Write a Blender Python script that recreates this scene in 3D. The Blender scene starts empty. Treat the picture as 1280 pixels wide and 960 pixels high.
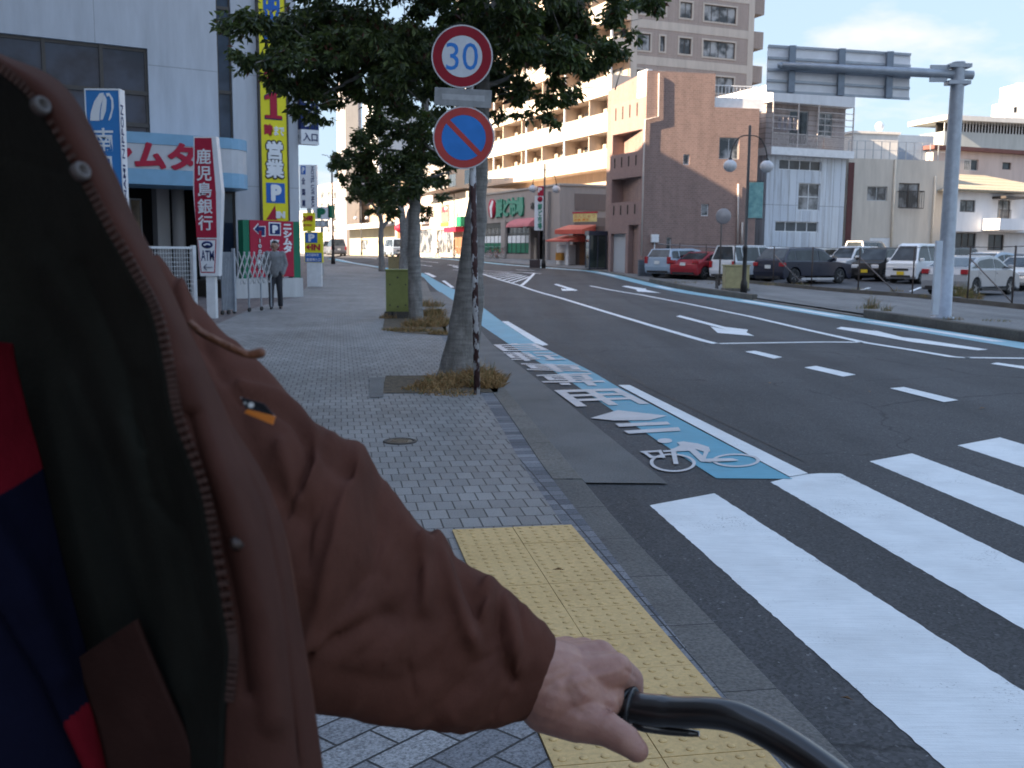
import bpy, bmesh, math, random
import numpy as np
from mathutils import Vector, Matrix, noise
rad = math.radians
rnd = random.Random(7)
S = bpy.context.scene
COL = S.collection

# ------------------------------------------------------------------ camera
FPX, CAMZ, YH, ROLL = 1258.0, 1.40, 316.0, rad(0.5)
PITCH = math.atan((480 - YH) / FPX)
cam = bpy.data.cameras.new('camera'); camo = bpy.data.objects.new('camera', cam); COL.objects.link(camo)
cam.sensor_fit = 'HORIZONTAL'; cam.sensor_width = 36; cam.lens = FPX / 1280 * 36
cam.clip_start = 0.02; cam.clip_end = 6000
_R = Vector((1, 0, 0)); _U = Vector((0, math.sin(PITCH), math.cos(PITCH))); _F = Vector((0, math.cos(PITCH), -math.sin(PITCH)))
_c, _s = math.cos(ROLL), math.sin(ROLL)
_r = _R * _c + _U * _s; _u = -_R * _s + _U * _c
M4 = Matrix((( _r.x, _u.x, -_F.x, 0), (_r.y, _u.y, -_F.y, 0), (_r.z, _u.z, -_F.z, CAMZ), (0, 0, 0, 1)))
camo.matrix_world = M4
cam.dof.use_dof = True; cam.dof.focus_distance = 1.75
cam.dof.aperture_fstop = 6.5 * (cam.lens / 17.0)      # 17 mm lens at f/5.6 on the small sensor
S.camera = camo

# ------------------------------------------------------------------ sky, sun, exposure
SUN_EL, SUN_DIR = rad(27), (-0.94, -0.34)
SUN_ROT = math.atan2(SUN_DIR[0], SUN_DIR[1])
w = bpy.data.worlds.new('World'); S.world = w; w.use_nodes = True
nt = w.node_tree; nt.nodes.clear()
def N(t, ty, **k):
    n = t.nodes.new(ty)
    for a, b in k.items():
        if a == 'op': n.operation = b
        else: setattr(n, a, b)
    return n
out = N(nt, 'ShaderNodeOutputWorld'); bg = N(nt, 'ShaderNodeBackground')
sky = N(nt, 'ShaderNodeTexSky', sky_type='NISHITA', sun_disc=False)
sky.sun_elevation = SUN_EL; sky.sun_rotation = SUN_ROT; sky.air_density = 1.0; sky.dust_density = 1.2; sky.ozone_density = 1.2
tc = N(nt, 'ShaderNodeTexCoord'); sep = N(nt, 'ShaderNodeSeparateXYZ'); nt.links.new(tc.outputs['Generated'], sep.inputs[0])
za = N(nt, 'ShaderNodeMath', op='ADD'); za.inputs[1].default_value = 0.22; nt.links.new(sep.outputs[2], za.inputs[0])
dx = N(nt, 'ShaderNodeMath', op='DIVIDE'); dy = N(nt, 'ShaderNodeMath', op='DIVIDE')
nt.links.new(sep.outputs[0], dx.inputs[0]); nt.links.new(za.outputs[0], dx.inputs[1])
nt.links.new(sep.outputs[1], dy.inputs[0]); nt.links.new(za.outputs[0], dy.inputs[1])
cmb = N(nt, 'ShaderNodeCombineXYZ'); nt.links.new(dx.outputs[0], cmb.inputs[0]); nt.links.new(dy.outputs[0], cmb.inputs[1]); cmb.inputs[2].default_value = 3.7
cn = N(nt, 'ShaderNodeTexNoise'); cn.inputs['Scale'].default_value = 1.15; cn.inputs['Detail'].default_value = 7; cn.inputs['Roughness'].default_value = 0.55
nt.links.new(cmb.outputs[0], cn.inputs['Vector'])
cr = N(nt, 'ShaderNodeValToRGB'); cr.color_ramp.elements[0].position = 0.52; cr.color_ramp.elements[1].position = 0.66
nt.links.new(cn.outputs['Fac'], cr.inputs[0])
# paler air near the skyline
hz = N(nt, 'ShaderNodeMapRange'); hz.inputs[1].default_value = 0.24; hz.inputs[2].default_value = 0.70; hz.inputs[3].default_value = 0.93; hz.inputs[4].default_value = 0.0
nt.links.new(sep.outputs[2], hz.inputs[0])
mx0 = N(nt, 'ShaderNodeMix', data_type='RGBA'); mx0.inputs[7].default_value = (0.82, 1.20, 1.74, 1)
nt.links.new(hz.outputs[0], mx0.inputs[0]); nt.links.new(sky.outputs[0], mx0.inputs[6])
mx = N(nt, 'ShaderNodeMix', data_type='RGBA'); mx.inputs[7].default_value = (1.72, 1.76, 1.9, 1)
nt.links.new(cr.outputs[0], mx.inputs[0]); nt.links.new(mx0.outputs[2], mx.inputs[6])
nt.links.new(mx.outputs[2], bg.inputs[0]); bg.inputs[1].default_value = 0.13
nt.links.new(bg.outputs[0], out.inputs[0])

sl = bpy.data.lights.new('sun', 'SUN'); so = bpy.data.objects.new('sun', sl); COL.objects.link(so)
sl.energy = 4.4; sl.angle = rad(0.5); sl.color = (1.0, 0.86, 0.70)
_sd = Vector((SUN_DIR[0] * math.cos(SUN_EL), SUN_DIR[1] * math.cos(SUN_EL), math.sin(SUN_EL))).normalized()
so.rotation_euler = _sd.to_track_quat('Z', 'Y').to_euler(); so.location = (-30, -10, 60)
S.view_settings.view_transform = 'Standard'; S.view_settings.look = 'None'
S.view_settings.exposure = 2.3; S.view_settings.gamma = 1.0; S.view_settings.use_curve_mapping = False
S.view_settings.use_white_balance = True; S.view_settings.white_balance_temperature = 7450; S.view_settings.white_balance_tint = 11
S.cycles.max_bounces = 6; S.cycles.use_denoising = True
S.cycles.sample_clamp_indirect = 8

# ------------------------------------------------------------------ measuring helpers (pixel of the 1280x960 photo -> place in the world)
def ray(px, py):
    x = (px - 640) / FPX; y = (480 - py) / FPX
    return _r * x + _u * y + _F
def at(px, py, Y):
    d = ray(px, py); t = Y / d.y
    return Vector((d.x * t, Y, CAMZ + d.z * t))
def zr(Y):                                   # the street climbs gently in the distance
    t = min(1, max(0, (Y - 38) / 42.0))
    return 0.95 * t * t * (3 - 2 * t)
def G(px, py, dz=0.0):                       # where a pixel's ray meets the ground
    d = ray(px, py); lo, hi = 0.5, 400.0
    f = lambda Y: CAMZ + d.z / d.y * Y - (zr(Y) + dz)
    if f(hi) > 0:
        return Vector((d.x / d.y * hi, hi, zr(hi) + dz))
    for _ in range(50):
        m = (lo + hi) / 2
        if f(m) > 0: lo = m
        else: hi = m
    Y = (lo + hi) / 2
    return Vector((d.x / d.y * Y, Y, zr(Y) + dz))
ROAD = -0.10

# ------------------------------------------------------------------ materials (all procedural)
def rgb(*c):                                 # sRGB 0-255 -> linear
    return tuple(((v / 255) / 12.92 if v / 255 < 0.04045 else ((v / 255 + 0.055) / 1.055) ** 2.4) for v in c)
_mats = {}
def mat(name, col, rough=0.6, var=0.12, scale=4.0, metal=0.0, bump=0.0, bscale=None, spec=0.5, coat=0.0, col2=None, detail=5, stretch=None):
    if name in _mats: return _mats[name]
    m = bpy.data.materials.new(name); m.use_nodes = True; t = m.node_tree; b = t.nodes['Principled BSDF']
    b.inputs['Roughness'].default_value = rough; b.inputs['Metallic'].default_value = metal
    b.inputs['Specular IOR Level'].default_value = spec; b.inputs['Coat Weight'].default_value = coat; b.inputs['Coat Roughness'].default_value = 0.06
    c = tuple(col)
    if var > 0:
        tc = N(t, 'ShaderNodeTexCoord'); n = N(t, 'ShaderNodeTexNoise'); n.inputs['Scale'].default_value = scale; n.inputs['Detail'].default_value = detail; n.inputs['Roughness'].default_value = 0.6
        src = tc.outputs['Object']
        if stretch:
            mp = N(t, 'ShaderNodeMapping'); mp.inputs['Scale'].default_value = stretch; t.links.new(src, mp.inputs[0]); src = mp.outputs[0]
        t.links.new(src, n.inputs['Vector'])
        r = N(t, 'ShaderNodeValToRGB'); r.color_ramp.elements[0].position = 0.3; r.color_ramp.elements[1].position = 0.72
        lo = tuple(max(0, v * (1 - var)) for v in c); hi = tuple(v * (1 + var) for v in c)
        if col2: hi = tuple(col2)
        r.color_ramp.elements[0].color = (*lo, 1); r.color_ramp.elements[1].color = (*hi, 1)
        t.links.new(n.outputs['Fac'], r.inputs[0]); t.links.new(r.outputs[0], b.inputs['Base Color'])
        if bump > 0:
            n2 = N(t, 'ShaderNodeTexNoise'); n2.inputs['Scale'].default_value = bscale or scale * 6; n2.inputs['Detail'].default_value = 4
            t.links.new(src, n2.inputs['Vector'])
            bp = N(t, 'ShaderNodeBump'); bp.inputs['Strength'].default_value = bump; bp.inputs['Distance'].default_value = 0.01
            t.links.new(n2.outputs['Fac'], bp.inputs['Height']); t.links.new(bp.outputs[0], b.inputs['Normal'])
    else:
        b.inputs['Base Color'].default_value = (*c, 1)
    _mats[name] = m
    return m

def nodes_of(name, rough=0.7, spec=0.4):
    m = bpy.data.materials.new(name); m.use_nodes = True; t = m.node_tree; b = t.nodes['Principled BSDF']
    b.inputs['Roughness'].default_value = rough; b.inputs['Specular IOR Level'].default_value = spec
    _mats[name] = m
    return m, t, b
def noise_n(t, src, scale, detail=4, rough=0.6):
    n = N(t, 'ShaderNodeTexNoise'); n.inputs['Scale'].default_value = scale; n.inputs['Detail'].default_value = detail; n.inputs['Roughness'].default_value = rough
    t.links.new(src, n.inputs['Vector']); return n.outputs['Fac']
def ramp_n(t, fac, stops):
    r = N(t, 'ShaderNodeValToRGB'); e = r.color_ramp.elements
    e[0].position, e[0].color = stops[0][0], (*stops[0][1], 1); e[1].position, e[1].color = stops[-1][0], (*stops[-1][1], 1)
    for p, c in stops[1:-1]:
        q = e.new(p); q.color = (*c, 1)
    t.links.new(fac, r.inputs[0]); return r.outputs[0]
def mix_n(t, fac, a, b, mode='MIX'):
    m = N(t, 'ShaderNodeMix', data_type='RGBA', blend_type=mode)
    if isinstance(fac, (int, float)): m.inputs[0].default_value = fac
    else: t.links.new(fac, m.inputs[0])
    for i, v in ((6, a), (7, b)):
        if isinstance(v, tuple): m.inputs[i].default_value = (*v, 1)
        else: t.links.new(v, m.inputs[i])
    return m.outputs[2]
def bump_n(t, b, h, strength=0.3, dist=0.01):
    bp = N(t, 'ShaderNodeBump'); bp.inputs['Strength'].default_value = strength; bp.inputs['Distance'].default_value = dist
    t.links.new(h, bp.inputs['Height']); t.links.new(bp.outputs[0], b.inputs['Normal'])
def obj_co(t, rotz=0.0, scale=(1, 1, 1), loc=(0, 0, 0), rot=None):
    tc = N(t, 'ShaderNodeTexCoord'); mp = N(t, 'ShaderNodeMapping'); mp.inputs['Rotation'].default_value = rot or (0, 0, rotz); mp.inputs['Scale'].default_value = scale; mp.inputs['Location'].default_value = loc
    t.links.new(tc.outputs['Object'], mp.inputs[0]); return mp.outputs[0]
def brick_n(t, src, w, h, mortar, c1, c2, cm, offset=0.5, smooth=0.1, bias=0.0):
    k = N(t, 'ShaderNodeTexBrick'); k.offset = offset; k.inputs['Scale'].default_value = 1.0
    k.inputs['Brick Width'].default_value = w; k.inputs['Row Height'].default_value = h; k.inputs['Mortar Size'].default_value = mortar
    k.inputs['Mortar Smooth'].default_value = smooth; k.inputs['Bias'].default_value = bias
    k.inputs['Color1'].default_value = (*c1, 1); k.inputs['Color2'].default_value = (*c2, 1); k.inputs['Mortar'].default_value = (*cm, 1)
    t.links.new(src, k.inputs['Vector']); return k

def m_asphalt(name, base, patch=0.25):
    m, t, b = nodes_of(name, 0.82, 0.3); co = obj_co(t)
    big = ramp_n(t, noise_n(t, co, 0.35, 6, 0.65), [(0.28, tuple(v * 0.74 for v in base)), (0.5, base), (0.74, tuple(v * 1.22 for v in base))])
    lo = obj_co(t, rad(9), (1.1, 0.05, 1)); tr = ramp_n(t, noise_n(t, lo, 1.0, 4, .6), [(0.34, (0.80,) * 3), (0.6, (1.10,) * 3)])
    vo = N(t, 'ShaderNodeTexVoronoi'); vo.inputs['Scale'].default_value = 85; t.links.new(co, vo.inputs['Vector'])
    sp = ramp_n(t, vo.outputs['Color'], [(0.0, (0.5,) * 3), (0.6, (0.95,) * 3), (0.9, (1.2,) * 3), (1.0, (3.0,) * 3)])
    c2 = N(t, 'ShaderNodeVectorMath', operation='MULTIPLY_ADD'); nz = N(t, 'ShaderNodeTexNoise'); nz.inputs['Scale'].default_value = 1.6; nz.inputs['Detail'].default_value = 5; t.links.new(co, nz.inputs['Vector'])
    t.links.new(nz.outputs['Color'], c2.inputs[0]); c2.inputs[1].default_value = (.7, .7, 0); t.links.new(co, c2.inputs[2])
    vc = N(t, 'ShaderNodeTexVoronoi', feature='DISTANCE_TO_EDGE'); vc.inputs['Scale'].default_value = 0.22; t.links.new(c2.outputs[0], vc.inputs['Vector'])
    ck = ramp_n(t, vc.outputs['Distance'], [(0.0, (0.45,) * 3), (0.0035, (1.0,) * 3)])
    st = ramp_n(t, noise_n(t, co, 1.9, 3, .5), [(0.70, (1, 1, 1)), (0.78, (0.62,) * 3)])
    c = mix_n(t, 1.0, mix_n(t, 1.0, mix_n(t, 1.0, mix_n(t, 1.0, big, sp, 'MULTIPLY'), tr, 'MULTIPLY'), ck, 'MULTIPLY'), st, 'MULTIPLY')
    t.links.new(c, b.inputs['Base Color']); bump_n(t, b, noise_n(t, co, 140, 3), 0.35, 0.006)
    return m
def m_paint(name, col, wear=0.35, under=(0.06, 0.06, 0.062)):
    m, t, b = nodes_of(name, 0.6, 0.35); co = obj_co(t)
    fine = noise_n(t, co, 75, 6, 0.8); broad = noise_n(t, co, 1.7, 5, 0.7); sm = N(t, 'ShaderNodeMath', op='MULTIPLY_ADD'); t.links.new(broad, sm.inputs[0]); sm.inputs[1].default_value = 0.55; t.links.new(fine, sm.inputs[2])
    f = ramp_n(t, sm.outputs[0], [(0.50 + 0.16 * wear, (1, 1, 1)), (0.60 + 0.16 * wear, (0, 0, 0))])
    br = obj_co(t, rad(20), (3, 60, 1)); d = mix_n(t, 1.0, ramp_n(t, noise_n(t, co, 3.0, 6), [(0.3, tuple(v * 0.84 for v in col)), (0.65, col)]), ramp_n(t, noise_n(t, br, 1.6, 4), [(0.3, (.9,) * 3), (0.6, (1.03,) * 3)]), 'MULTIPLY')
    t.links.new(mix_n(t, f, d, under), b.inputs['Base Color'])
    bump_n(t, b, noise_n(t, co, 120, 3), 0.25, 0.004)
    return m
def m_glass(name, col=(0.03, 0.035, 0.04), rough=0.06, curtain=None):
    m, t, b = nodes_of(name, rough, 0.4); co = obj_co(t)
    c2 = curtain or tuple(v * 2.2 for v in col)
    t.links.new(ramp_n(t, noise_n(t, co, 0.9, 3), [(0.42, col), (0.6, c2)]), b.inputs['Base Color'])
    b.inputs['Coat Weight'].default_value = 0.0
    if name == 'dark_blue_glass': b.inputs['Specular IOR Level'].default_value = 0.25
    return m

# ------------------------------------------------------------------ mesh builder and naming helpers
class MB:
    def __init__(s): s.v = []; s.f = []; s.sm = []
    def add(s, vs, fs, sm=False):
        o = len(s.v); s.v += [tuple(v) for v in vs]; s.f += [tuple(i + o for i in f) for f in fs]; s.sm += [sm] * len(fs); return s
    def box(s, x0, x1, y0, y1, z0, z1):
        vs = [(x0, y0, z0), (x1, y0, z0), (x1, y1, z0), (x0, y1, z0), (x0, y0, z1), (x1, y0, z1), (x1, y1, z1), (x0, y1, z1)]
        return s.add(vs, [(0, 3, 2, 1), (4, 5, 6, 7), (0, 1, 5, 4), (1, 2, 6, 5), (2, 3, 7, 6), (3, 0, 4, 7)])
    def bar(s, a, b, w, h=None, up=(0, 0, 1)):
        a = Vector(a); b = Vector(b); d = (b - a).normalized(); u = Vector(up)
        if abs(d.dot(u)) > 0.97: u = Vector((0, 1, 0))
        x = d.cross(u).normalized() * w / 2; y = x.cross(d).normalized() * (h or w) / 2
        vs = [a - x - y, a + x - y, a + x + y, a - x + y, b - x - y, b + x - y, b + x + y, b - x + y]
        return s.add(vs, [(0, 3, 2, 1), (4, 5, 6, 7), (0, 1, 5, 4), (1, 2, 6, 5), (2, 3, 7, 6), (3, 0, 4, 7)])
    def tube(s, pts, r, n=10, cap=True, sm=True):
        pts = [Vector(p) for p in pts]; k = len(pts); rr = r if isinstance(r, (list, tuple)) else [r] * k
        t0 = (pts[1] - pts[0]).normalized(); u = t0.orthogonal().normalized(); vs = []; fs = []
        for i, p in enumerate(pts):
            t = (pts[min(i + 1, k - 1)] - pts[max(i - 1, 0)]).normalized()
            u = (u - t * u.dot(t)).normalized(); w_ = t.cross(u)
            for j in range(n):
                a = 2 * math.pi * j / n; vs.append(p + (u * math.cos(a) + w_ * math.sin(a)) * rr[i])
        for i in range(k - 1):
            for j in range(n):
                j2 = (j + 1) % n; fs.append((i * n + j, i * n + j2, (i + 1) * n + j2, (i + 1) * n + j))
        s.add(vs, fs, sm)
        if cap:
            o = len(s.v) - k * n
            s.f.append(tuple(o + j for j in range(n))[::-1]); s.f.append(tuple(o + (k - 1) * n + j for j in range(n))); s.sm += [False, False]
        return s
    def lathe(s, prof, o=(0, 0, 0), ax=(0, 0, 1), n=20, sm=True):
        o = Vector(o); a = Vector(ax).normalized(); u = a.orthogonal().normalized(); w_ = a.cross(u); vs = []; fs = []
        for r, h in prof:
            for j in range(n):
                q = 2 * math.pi * j / n; vs.append(o + a * h + (u * math.cos(q) + w_ * math.sin(q)) * r)
        for i in range(len(prof) - 1):
            for j in range(n):
                j2 = (j + 1) % n; fs.append((i * n + j, i * n + j2, (i + 1) * n + j2, (i + 1) * n + j))
        s.add(vs, fs, sm); base = len(s.v) - len(vs)
        if prof[0][0] > 1e-6: s.f.append(tuple(base + j for j in range(n))[::-1]); s.sm.append(False)
        if prof[-1][0] > 1e-6: s.f.append(tuple(base + (len(prof) - 1) * n + j for j in range(n))); s.sm.append(False)
        return s
    def prism(s, poly, y0, y1, axes='xz', sm=False):
        n = len(poly)
        mk = {'xz': lambda p, q: (p[0], q, p[1]), 'xy': lambda p, q: (p[0], p[1], q), 'yz': lambda p, q: (q, p[0], p[1])}[axes]
        vs = [mk(p, y0) for p in poly] + [mk(p, y1) for p in poly]
        fs = [tuple(range(n)), tuple(range(2 * n - 1, n - 1, -1))] + [(i, n + i, n + (i + 1) % n, (i + 1) % n) for i in range(n)]
        return s.add(vs, fs, sm)
    def ball(s, c, r, n=12, sc=(1, 1, 1)):
        c = Vector(c); vs = []; fs = []; m = n // 2
        for i in range(m + 1):
            th = math.pi * i / m
            for j in range(n):
                a = 2 * math.pi * j / n
                vs.append((c.x + r * sc[0] * math.sin(th) * math.cos(a), c.y + r * sc[1] * math.sin(th) * math.sin(a), c.z + r * sc[2] * math.cos(th)))
        for i in range(m):
            for j in range(n):
                j2 = (j + 1) % n; fs.append((i * n + j, (i + 1) * n + j, (i + 1) * n + j2, i * n + j2))
        return s.add(vs, fs, True)
    def build(s, name, m, parent=None, fix=True, bevel=0.0, mods=None):
        me = bpy.data.meshes.new(name); me.from_pydata(s.v, [], s.f); me.polygons.foreach_set('use_smooth', s.sm)
        if fix:
            bm = bmesh.new(); bm.from_mesh(me); bmesh.ops.recalc_face_normals(bm, faces=bm.faces); bm.to_mesh(me); bm.free()
        me.update(); o = bpy.data.objects.new(name, me); COL.objects.link(o)
        if m: me.materials.append(m)
        if parent: o.parent = parent
        if bevel:
            md = o.modifiers.new('bevel', 'BEVEL'); md.width = bevel; md.segments = 2; md.limit_method = 'ANGLE'; md.angle_limit = rad(40)
        return o

def tag(o, label, cat, group=None, kind=None):
    o['label'] = label; o['category'] = cat
    if group: o['group'] = group
    if kind: o['kind'] = kind
    return o
def thing(name, label, cat, loc=(0, 0, 0), rz=0.0, group=None, kind=None):
    o = bpy.data.objects.new(name, None); COL.objects.link(o); o.location = loc; o.rotation_euler = (0, 0, rz); o.empty_display_size = 0.2
    return tag(o, label, cat, group, kind)
def struct(o): o['kind'] = 'structure'; return o
def copy_tree(o, parent=None):
    c = o.copy(); COL.objects.link(c); c.parent = parent
    for ch in list(o.children): copy_tree(ch, c)
    return c

def glyph(txt, bold=0.0, line=1.0, extrude=0.0):
    cu = bpy.data.curves.new('writing', 'FONT'); cu.body = txt; cu.align_x = 'CENTER'; cu.offset = bold; cu.space_line = line; cu.extrude = extrude; cu.resolution_u = 3
    if not extrude: cu.fill_mode = 'FRONT'
    o = bpy.data.objects.new('writing', cu); COL.objects.link(o); bpy.context.view_layer.update()
    me = bpy.data.meshes.new_from_object(o.evaluated_get(bpy.context.evaluated_depsgraph_get()))
    vs = [tuple(v.co) for v in me.vertices]; fs = [tuple(p.vertices) for p in me.polygons]
    bpy.data.objects.remove(o); bpy.data.curves.remove(cu); bpy.data.meshes.remove(me)
    return vs, fs
def text_local(txt, x0, x1, z0, z1, y, bold=0.02, line=1.0, depth=0.006, parent=None, m=None, name='lettering', keep=False, frame=None):
    """writing fitted into the rectangle x0..x1, z0..z1 of the plane at local y (facing -y), or of a frame (origin, x, z, outward)"""
    vs, fs = glyph(txt, min(bold, 0.012), line, 0.05)
    a = np.array(vs); lo = a.min(0); hi = a.max(0); heavy = max(0.0, bold - 0.012)
    sx = (x1 - x0) / max(1e-6, hi[0] - lo[0] + 2 * heavy); sz = (z1 - z0) / max(1e-6, hi[1] - lo[1] + 2 * heavy)
    if keep: sx = sz = min(sx, sz)
    cx, cz = (x0 + x1) / 2, (z0 + z1) / 2; mx_, mz_ = (lo[0] + hi[0]) / 2, (lo[1] + hi[1]) / 2
    if heavy > 0.004:                 # heavy lettering: the strokes thickened by slightly shifted copies
        v2, f2 = [], []
        for i in range(8):
            o_ = len(v2); q = 2 * math.pi * i / 8
            v2 += [(v[0] + heavy * math.cos(q), v[1] + heavy * math.sin(q), v[2], i * 0.0004) for v in vs]; f2 += [tuple(k + o_ for k in f) for f in fs]
        vs, fs = v2, f2
    b = MB(); pts = []
    for v in vs:
        X = cx + (v[0] - mx_) * sx; Z = cz + (v[1] - mz_) * sz; D = (depth if v[2] > 0 else 0.0) + (v[3] if len(v) > 3 else 0.0)
        if frame: pts.append(Vector(frame[0]) + Vector(frame[1]) * X + Vector(frame[2]) * Z + Vector(frame[3]) * (y + D))
        else: pts.append((X, y - D, Z))
    b.add(pts, fs); return b.build(name, m, parent, fix=False)
# ================================================================== GROUND, ROAD, PAVEMENTS, PAINT
A_ROAD = m_asphalt('asphalt', (0.078, 0.077, 0.080))
A_FAR = m_asphalt('worn_asphalt', (0.115, 0.113, 0.11))
A_LOT = m_asphalt('car_park_asphalt', (0.10, 0.10, 0.105))
P_WHITE = m_paint('road_paint_white', (0.82, 0.84, 0.84), 0.30)
P_OFF = m_paint('road_paint_offwhite', (0.62, 0.60, 0.60), 0.15)
P_BLUE = m_paint('road_paint_blue', (0.085, 0.37, 0.49), 0.12)
P_PALE = m_paint('road_paint_pale_blue', (0.26, 0.49, 0.57), 0.45)

ROT = 0.17
def m_pavers():
    m, t, b = nodes_of('pavers', 0.75, 0.4); co = obj_co(t, -ROT)
    k = brick_n(t, co, 0.102, 0.185, 0.0045, (0.228, 0.218, 0.210), (0.298, 0.287, 0.277), (0.066, 0.061, 0.057), 0.5, 0.2)
    grime = ramp_n(t, noise_n(t, co, 0.5, 6, 0.65), [(0.3, (0.70, 0.69, 0.68)), (0.68, (1.12, 1.12, 1.12))])
    sp = ramp_n(t, noise_n(t, co, 150, 2), [(0.35, (0.72,) * 3), (0.7, (1.25,) * 3)])
    t.links.new(mix_n(t, 1.0, mix_n(t, 1.0, k.outputs['Color'], grime, 'MULTIPLY'), sp, 'MULTIPLY'), b.inputs['Base Color'])
    hm = N(t, 'ShaderNodeMath', op='SUBTRACT'); hm.inputs[0].default_value = 1; t.links.new(k.outputs['Fac'], hm.inputs[1])
    bump_n(t, b, hm.outputs[0], 0.7, 0.008); return m
def m_diag():
    m, t, b = nodes_of('diagonal_pavers', 0.75, 0.4); co = obj_co(t, -ROT - rad(40))
    k = brick_n(t, co, 0.25, 0.125, 0.005, (0.11, 0.113, 0.128), (0.31, 0.305, 0.305), (0.035, 0.034, 0.035), 0.5, 0.2)
    sp = ramp_n(t, noise_n(t, co, 110, 3), [(0.36, (0.55,) * 3), (0.5, (1.0,) * 3), (0.72, (1.5,) * 3)])
    t.links.new(mix_n(t, 1.0, k.outputs['Color'], sp, 'MULTIPLY'), b.inputs['Base Color'])
    hm = N(t, 'ShaderNodeMath', op='SUBTRACT'); hm.inputs[0].default_value = 1; t.links.new(k.outputs['Fac'], hm.inputs[1])
    bump_n(t, b, hm.outputs[0], 0.7, 0.008); return m
def m_rows(name, c1, c2, w_, h_, cm=(0.04, 0.04, 0.04), speck=90, rot=-ROT, mortar=0.004):
    m, t, b = nodes_of(name, 0.8, 0.35); co = obj_co(t, rot)
    k = brick_n(t, co, w_, h_, mortar, c1, c2, cm, 0.0, 0.2)
    sp = ramp_n(t, noise_n(t, co, speck, 4), [(0.32, (0.62,) * 3), (0.7, (1.3,) * 3)])
    g = ramp_n(t, noise_n(t, co, 1.3, 5), [(0.3, (0.72,) * 3), (0.7, (1.1,) * 3)])
    t.links.new(mix_n(t, 1.0, mix_n(t, 1.0, k.outputs['Color'], sp, 'MULTIPLY'), g, 'MULTIPLY'), b.inputs['Base Color'])
    bump_n(t, b, noise_n(t, co, speck, 4), 0.4, 0.006); return m
M_PAV = m_pavers(); M_DIAG = m_diag()
M_BORDER = m_rows('dark_border_pavers', (0.12, 0.125, 0.145), (0.26, 0.265, 0.28), 0.4, 0.11)
M_KERB = m_rows('kerb_concrete', (0.165, 0.152, 0.135), (0.20, 0.187, 0.168), 9.0, 0.6, speck=60)
M_GUT = m_rows('gutter_concrete', (0.145, 0.142, 0.138), (0.17, 0.167, 0.162), 9.0, 5.0, speck=80)
M_FORE = m_rows('forecourt_tiles', (0.16, 0.125, 0.115), (0.20, 0.16, 0.15), 0.3, 0.3, speck=40)
M_WALK = m_asphalt('far_pavement', (0.20, 0.195, 0.19))

def edge(pxs, dz=0.0):
    p = sorted([(G(x, y, dz).y, G(x, y, dz).x) for x, y in pxs]); Y = [a for a, _ in p]; X = [b for _, b in p]
    s0 = (X[1] - X[0]) / (Y[1] - Y[0]); s1 = (X[-1] - X[-2]) / (Y[-1] - Y[-2])
    def f(y):
        if y < Y[0]: return X[0] + s0 * (y - Y[0])
        if y > Y[-1]: return X[-1] + s1 * (y - Y[-1])
        return float(np.interp(y, Y, X))
    return f
def ysteps(y0, y1):
    ys = [y0]
    while ys[-1] < y1 - 1e-6: ys.append(min(y1, ys[-1] + (0.5 if ys[-1] < 45 else 2.0 if ys[-1] < 160 else 40)))
    return ys
def strip(name, fl, fr, y0, y1, dz, m, kind=True, zf=None):
    b = MB(); ys = ysteps(y0, y1)
    for y in ys:
        b.v += [(fl(y), y, zr(y) + dz), (fr(y), y, zr(y) + dz)]
    for i in range(len(ys) - 1): b.f.append((2 * i, 2 * i + 1, 2 * i + 3, 2 * i + 2)); b.sm.append(False)
    o = b.build(name, m)
    return struct(o) if kind else o
def const(c): return lambda y: c
def off(f, d): return lambda y: f(y) + d

KR = edge([(406, 323), (421, 326.6), (471, 334.5), (503, 342), (533, 353), (545, 380), (572, 410), (602, 449), (629, 483), (668, 530), (700, 567), (734, 607), (983, 860), (1060, 938)], -0.02)
KL = edge([(403, 323.4), (418, 327), (468, 335.2), (498, 343), (526, 354), (537, 383), (556, 414), (583, 449), (618, 493), (644, 530), (672, 573), (699, 610), (896, 860), (923, 889)], 0.0)
BL = off(KL, -0.13)
FR = edge([(470, 318), (522, 320.7), (576, 325), (640, 331), (700, 335.5), (752, 339.5), (783, 346), (820, 355), (944, 376), (1071, 396), (1280, 428)], ROAD)
FK = off(FR, 0.18)
FENCE = edge([(700, 330), (760, 332), (820, 343.5), (964, 356), (1150, 372), (1280, 386)], 0.0)
SHOPL = edge([(272, 405), (314, 386), (372, 370), (389, 351), (397, 337), (403, 330)], 0.0)   # shop forecourt meets the pavement

strip('ground', const(-500), const(600), -120, 2500, -0.30, mat('bare_ground', (0.12, 0.11, 0.095), 0.9, 0.3, 0.4))
strip('road', KR, FR, -30, 420, ROAD, A_ROAD)
TOPY = 4.9
def sideleft(y): return -9.5 if y < 18 else SHOPL(y)
strip('pavement', sideleft, BL, -25, 60, 0.0, M_PAV)
strip('pavement', sideleft, BL, 60, 150, 0.0, M_WALK)
strip('forecourt', const(-60), sideleft, -25, 100, -0.004, M_FORE)
strip('pavement_border', BL, KL, -20, 22, 0.001, M_BORDER)
strip('pavement_border', BL, KL, 22, 150, 0.001, M_KERB)

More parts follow.
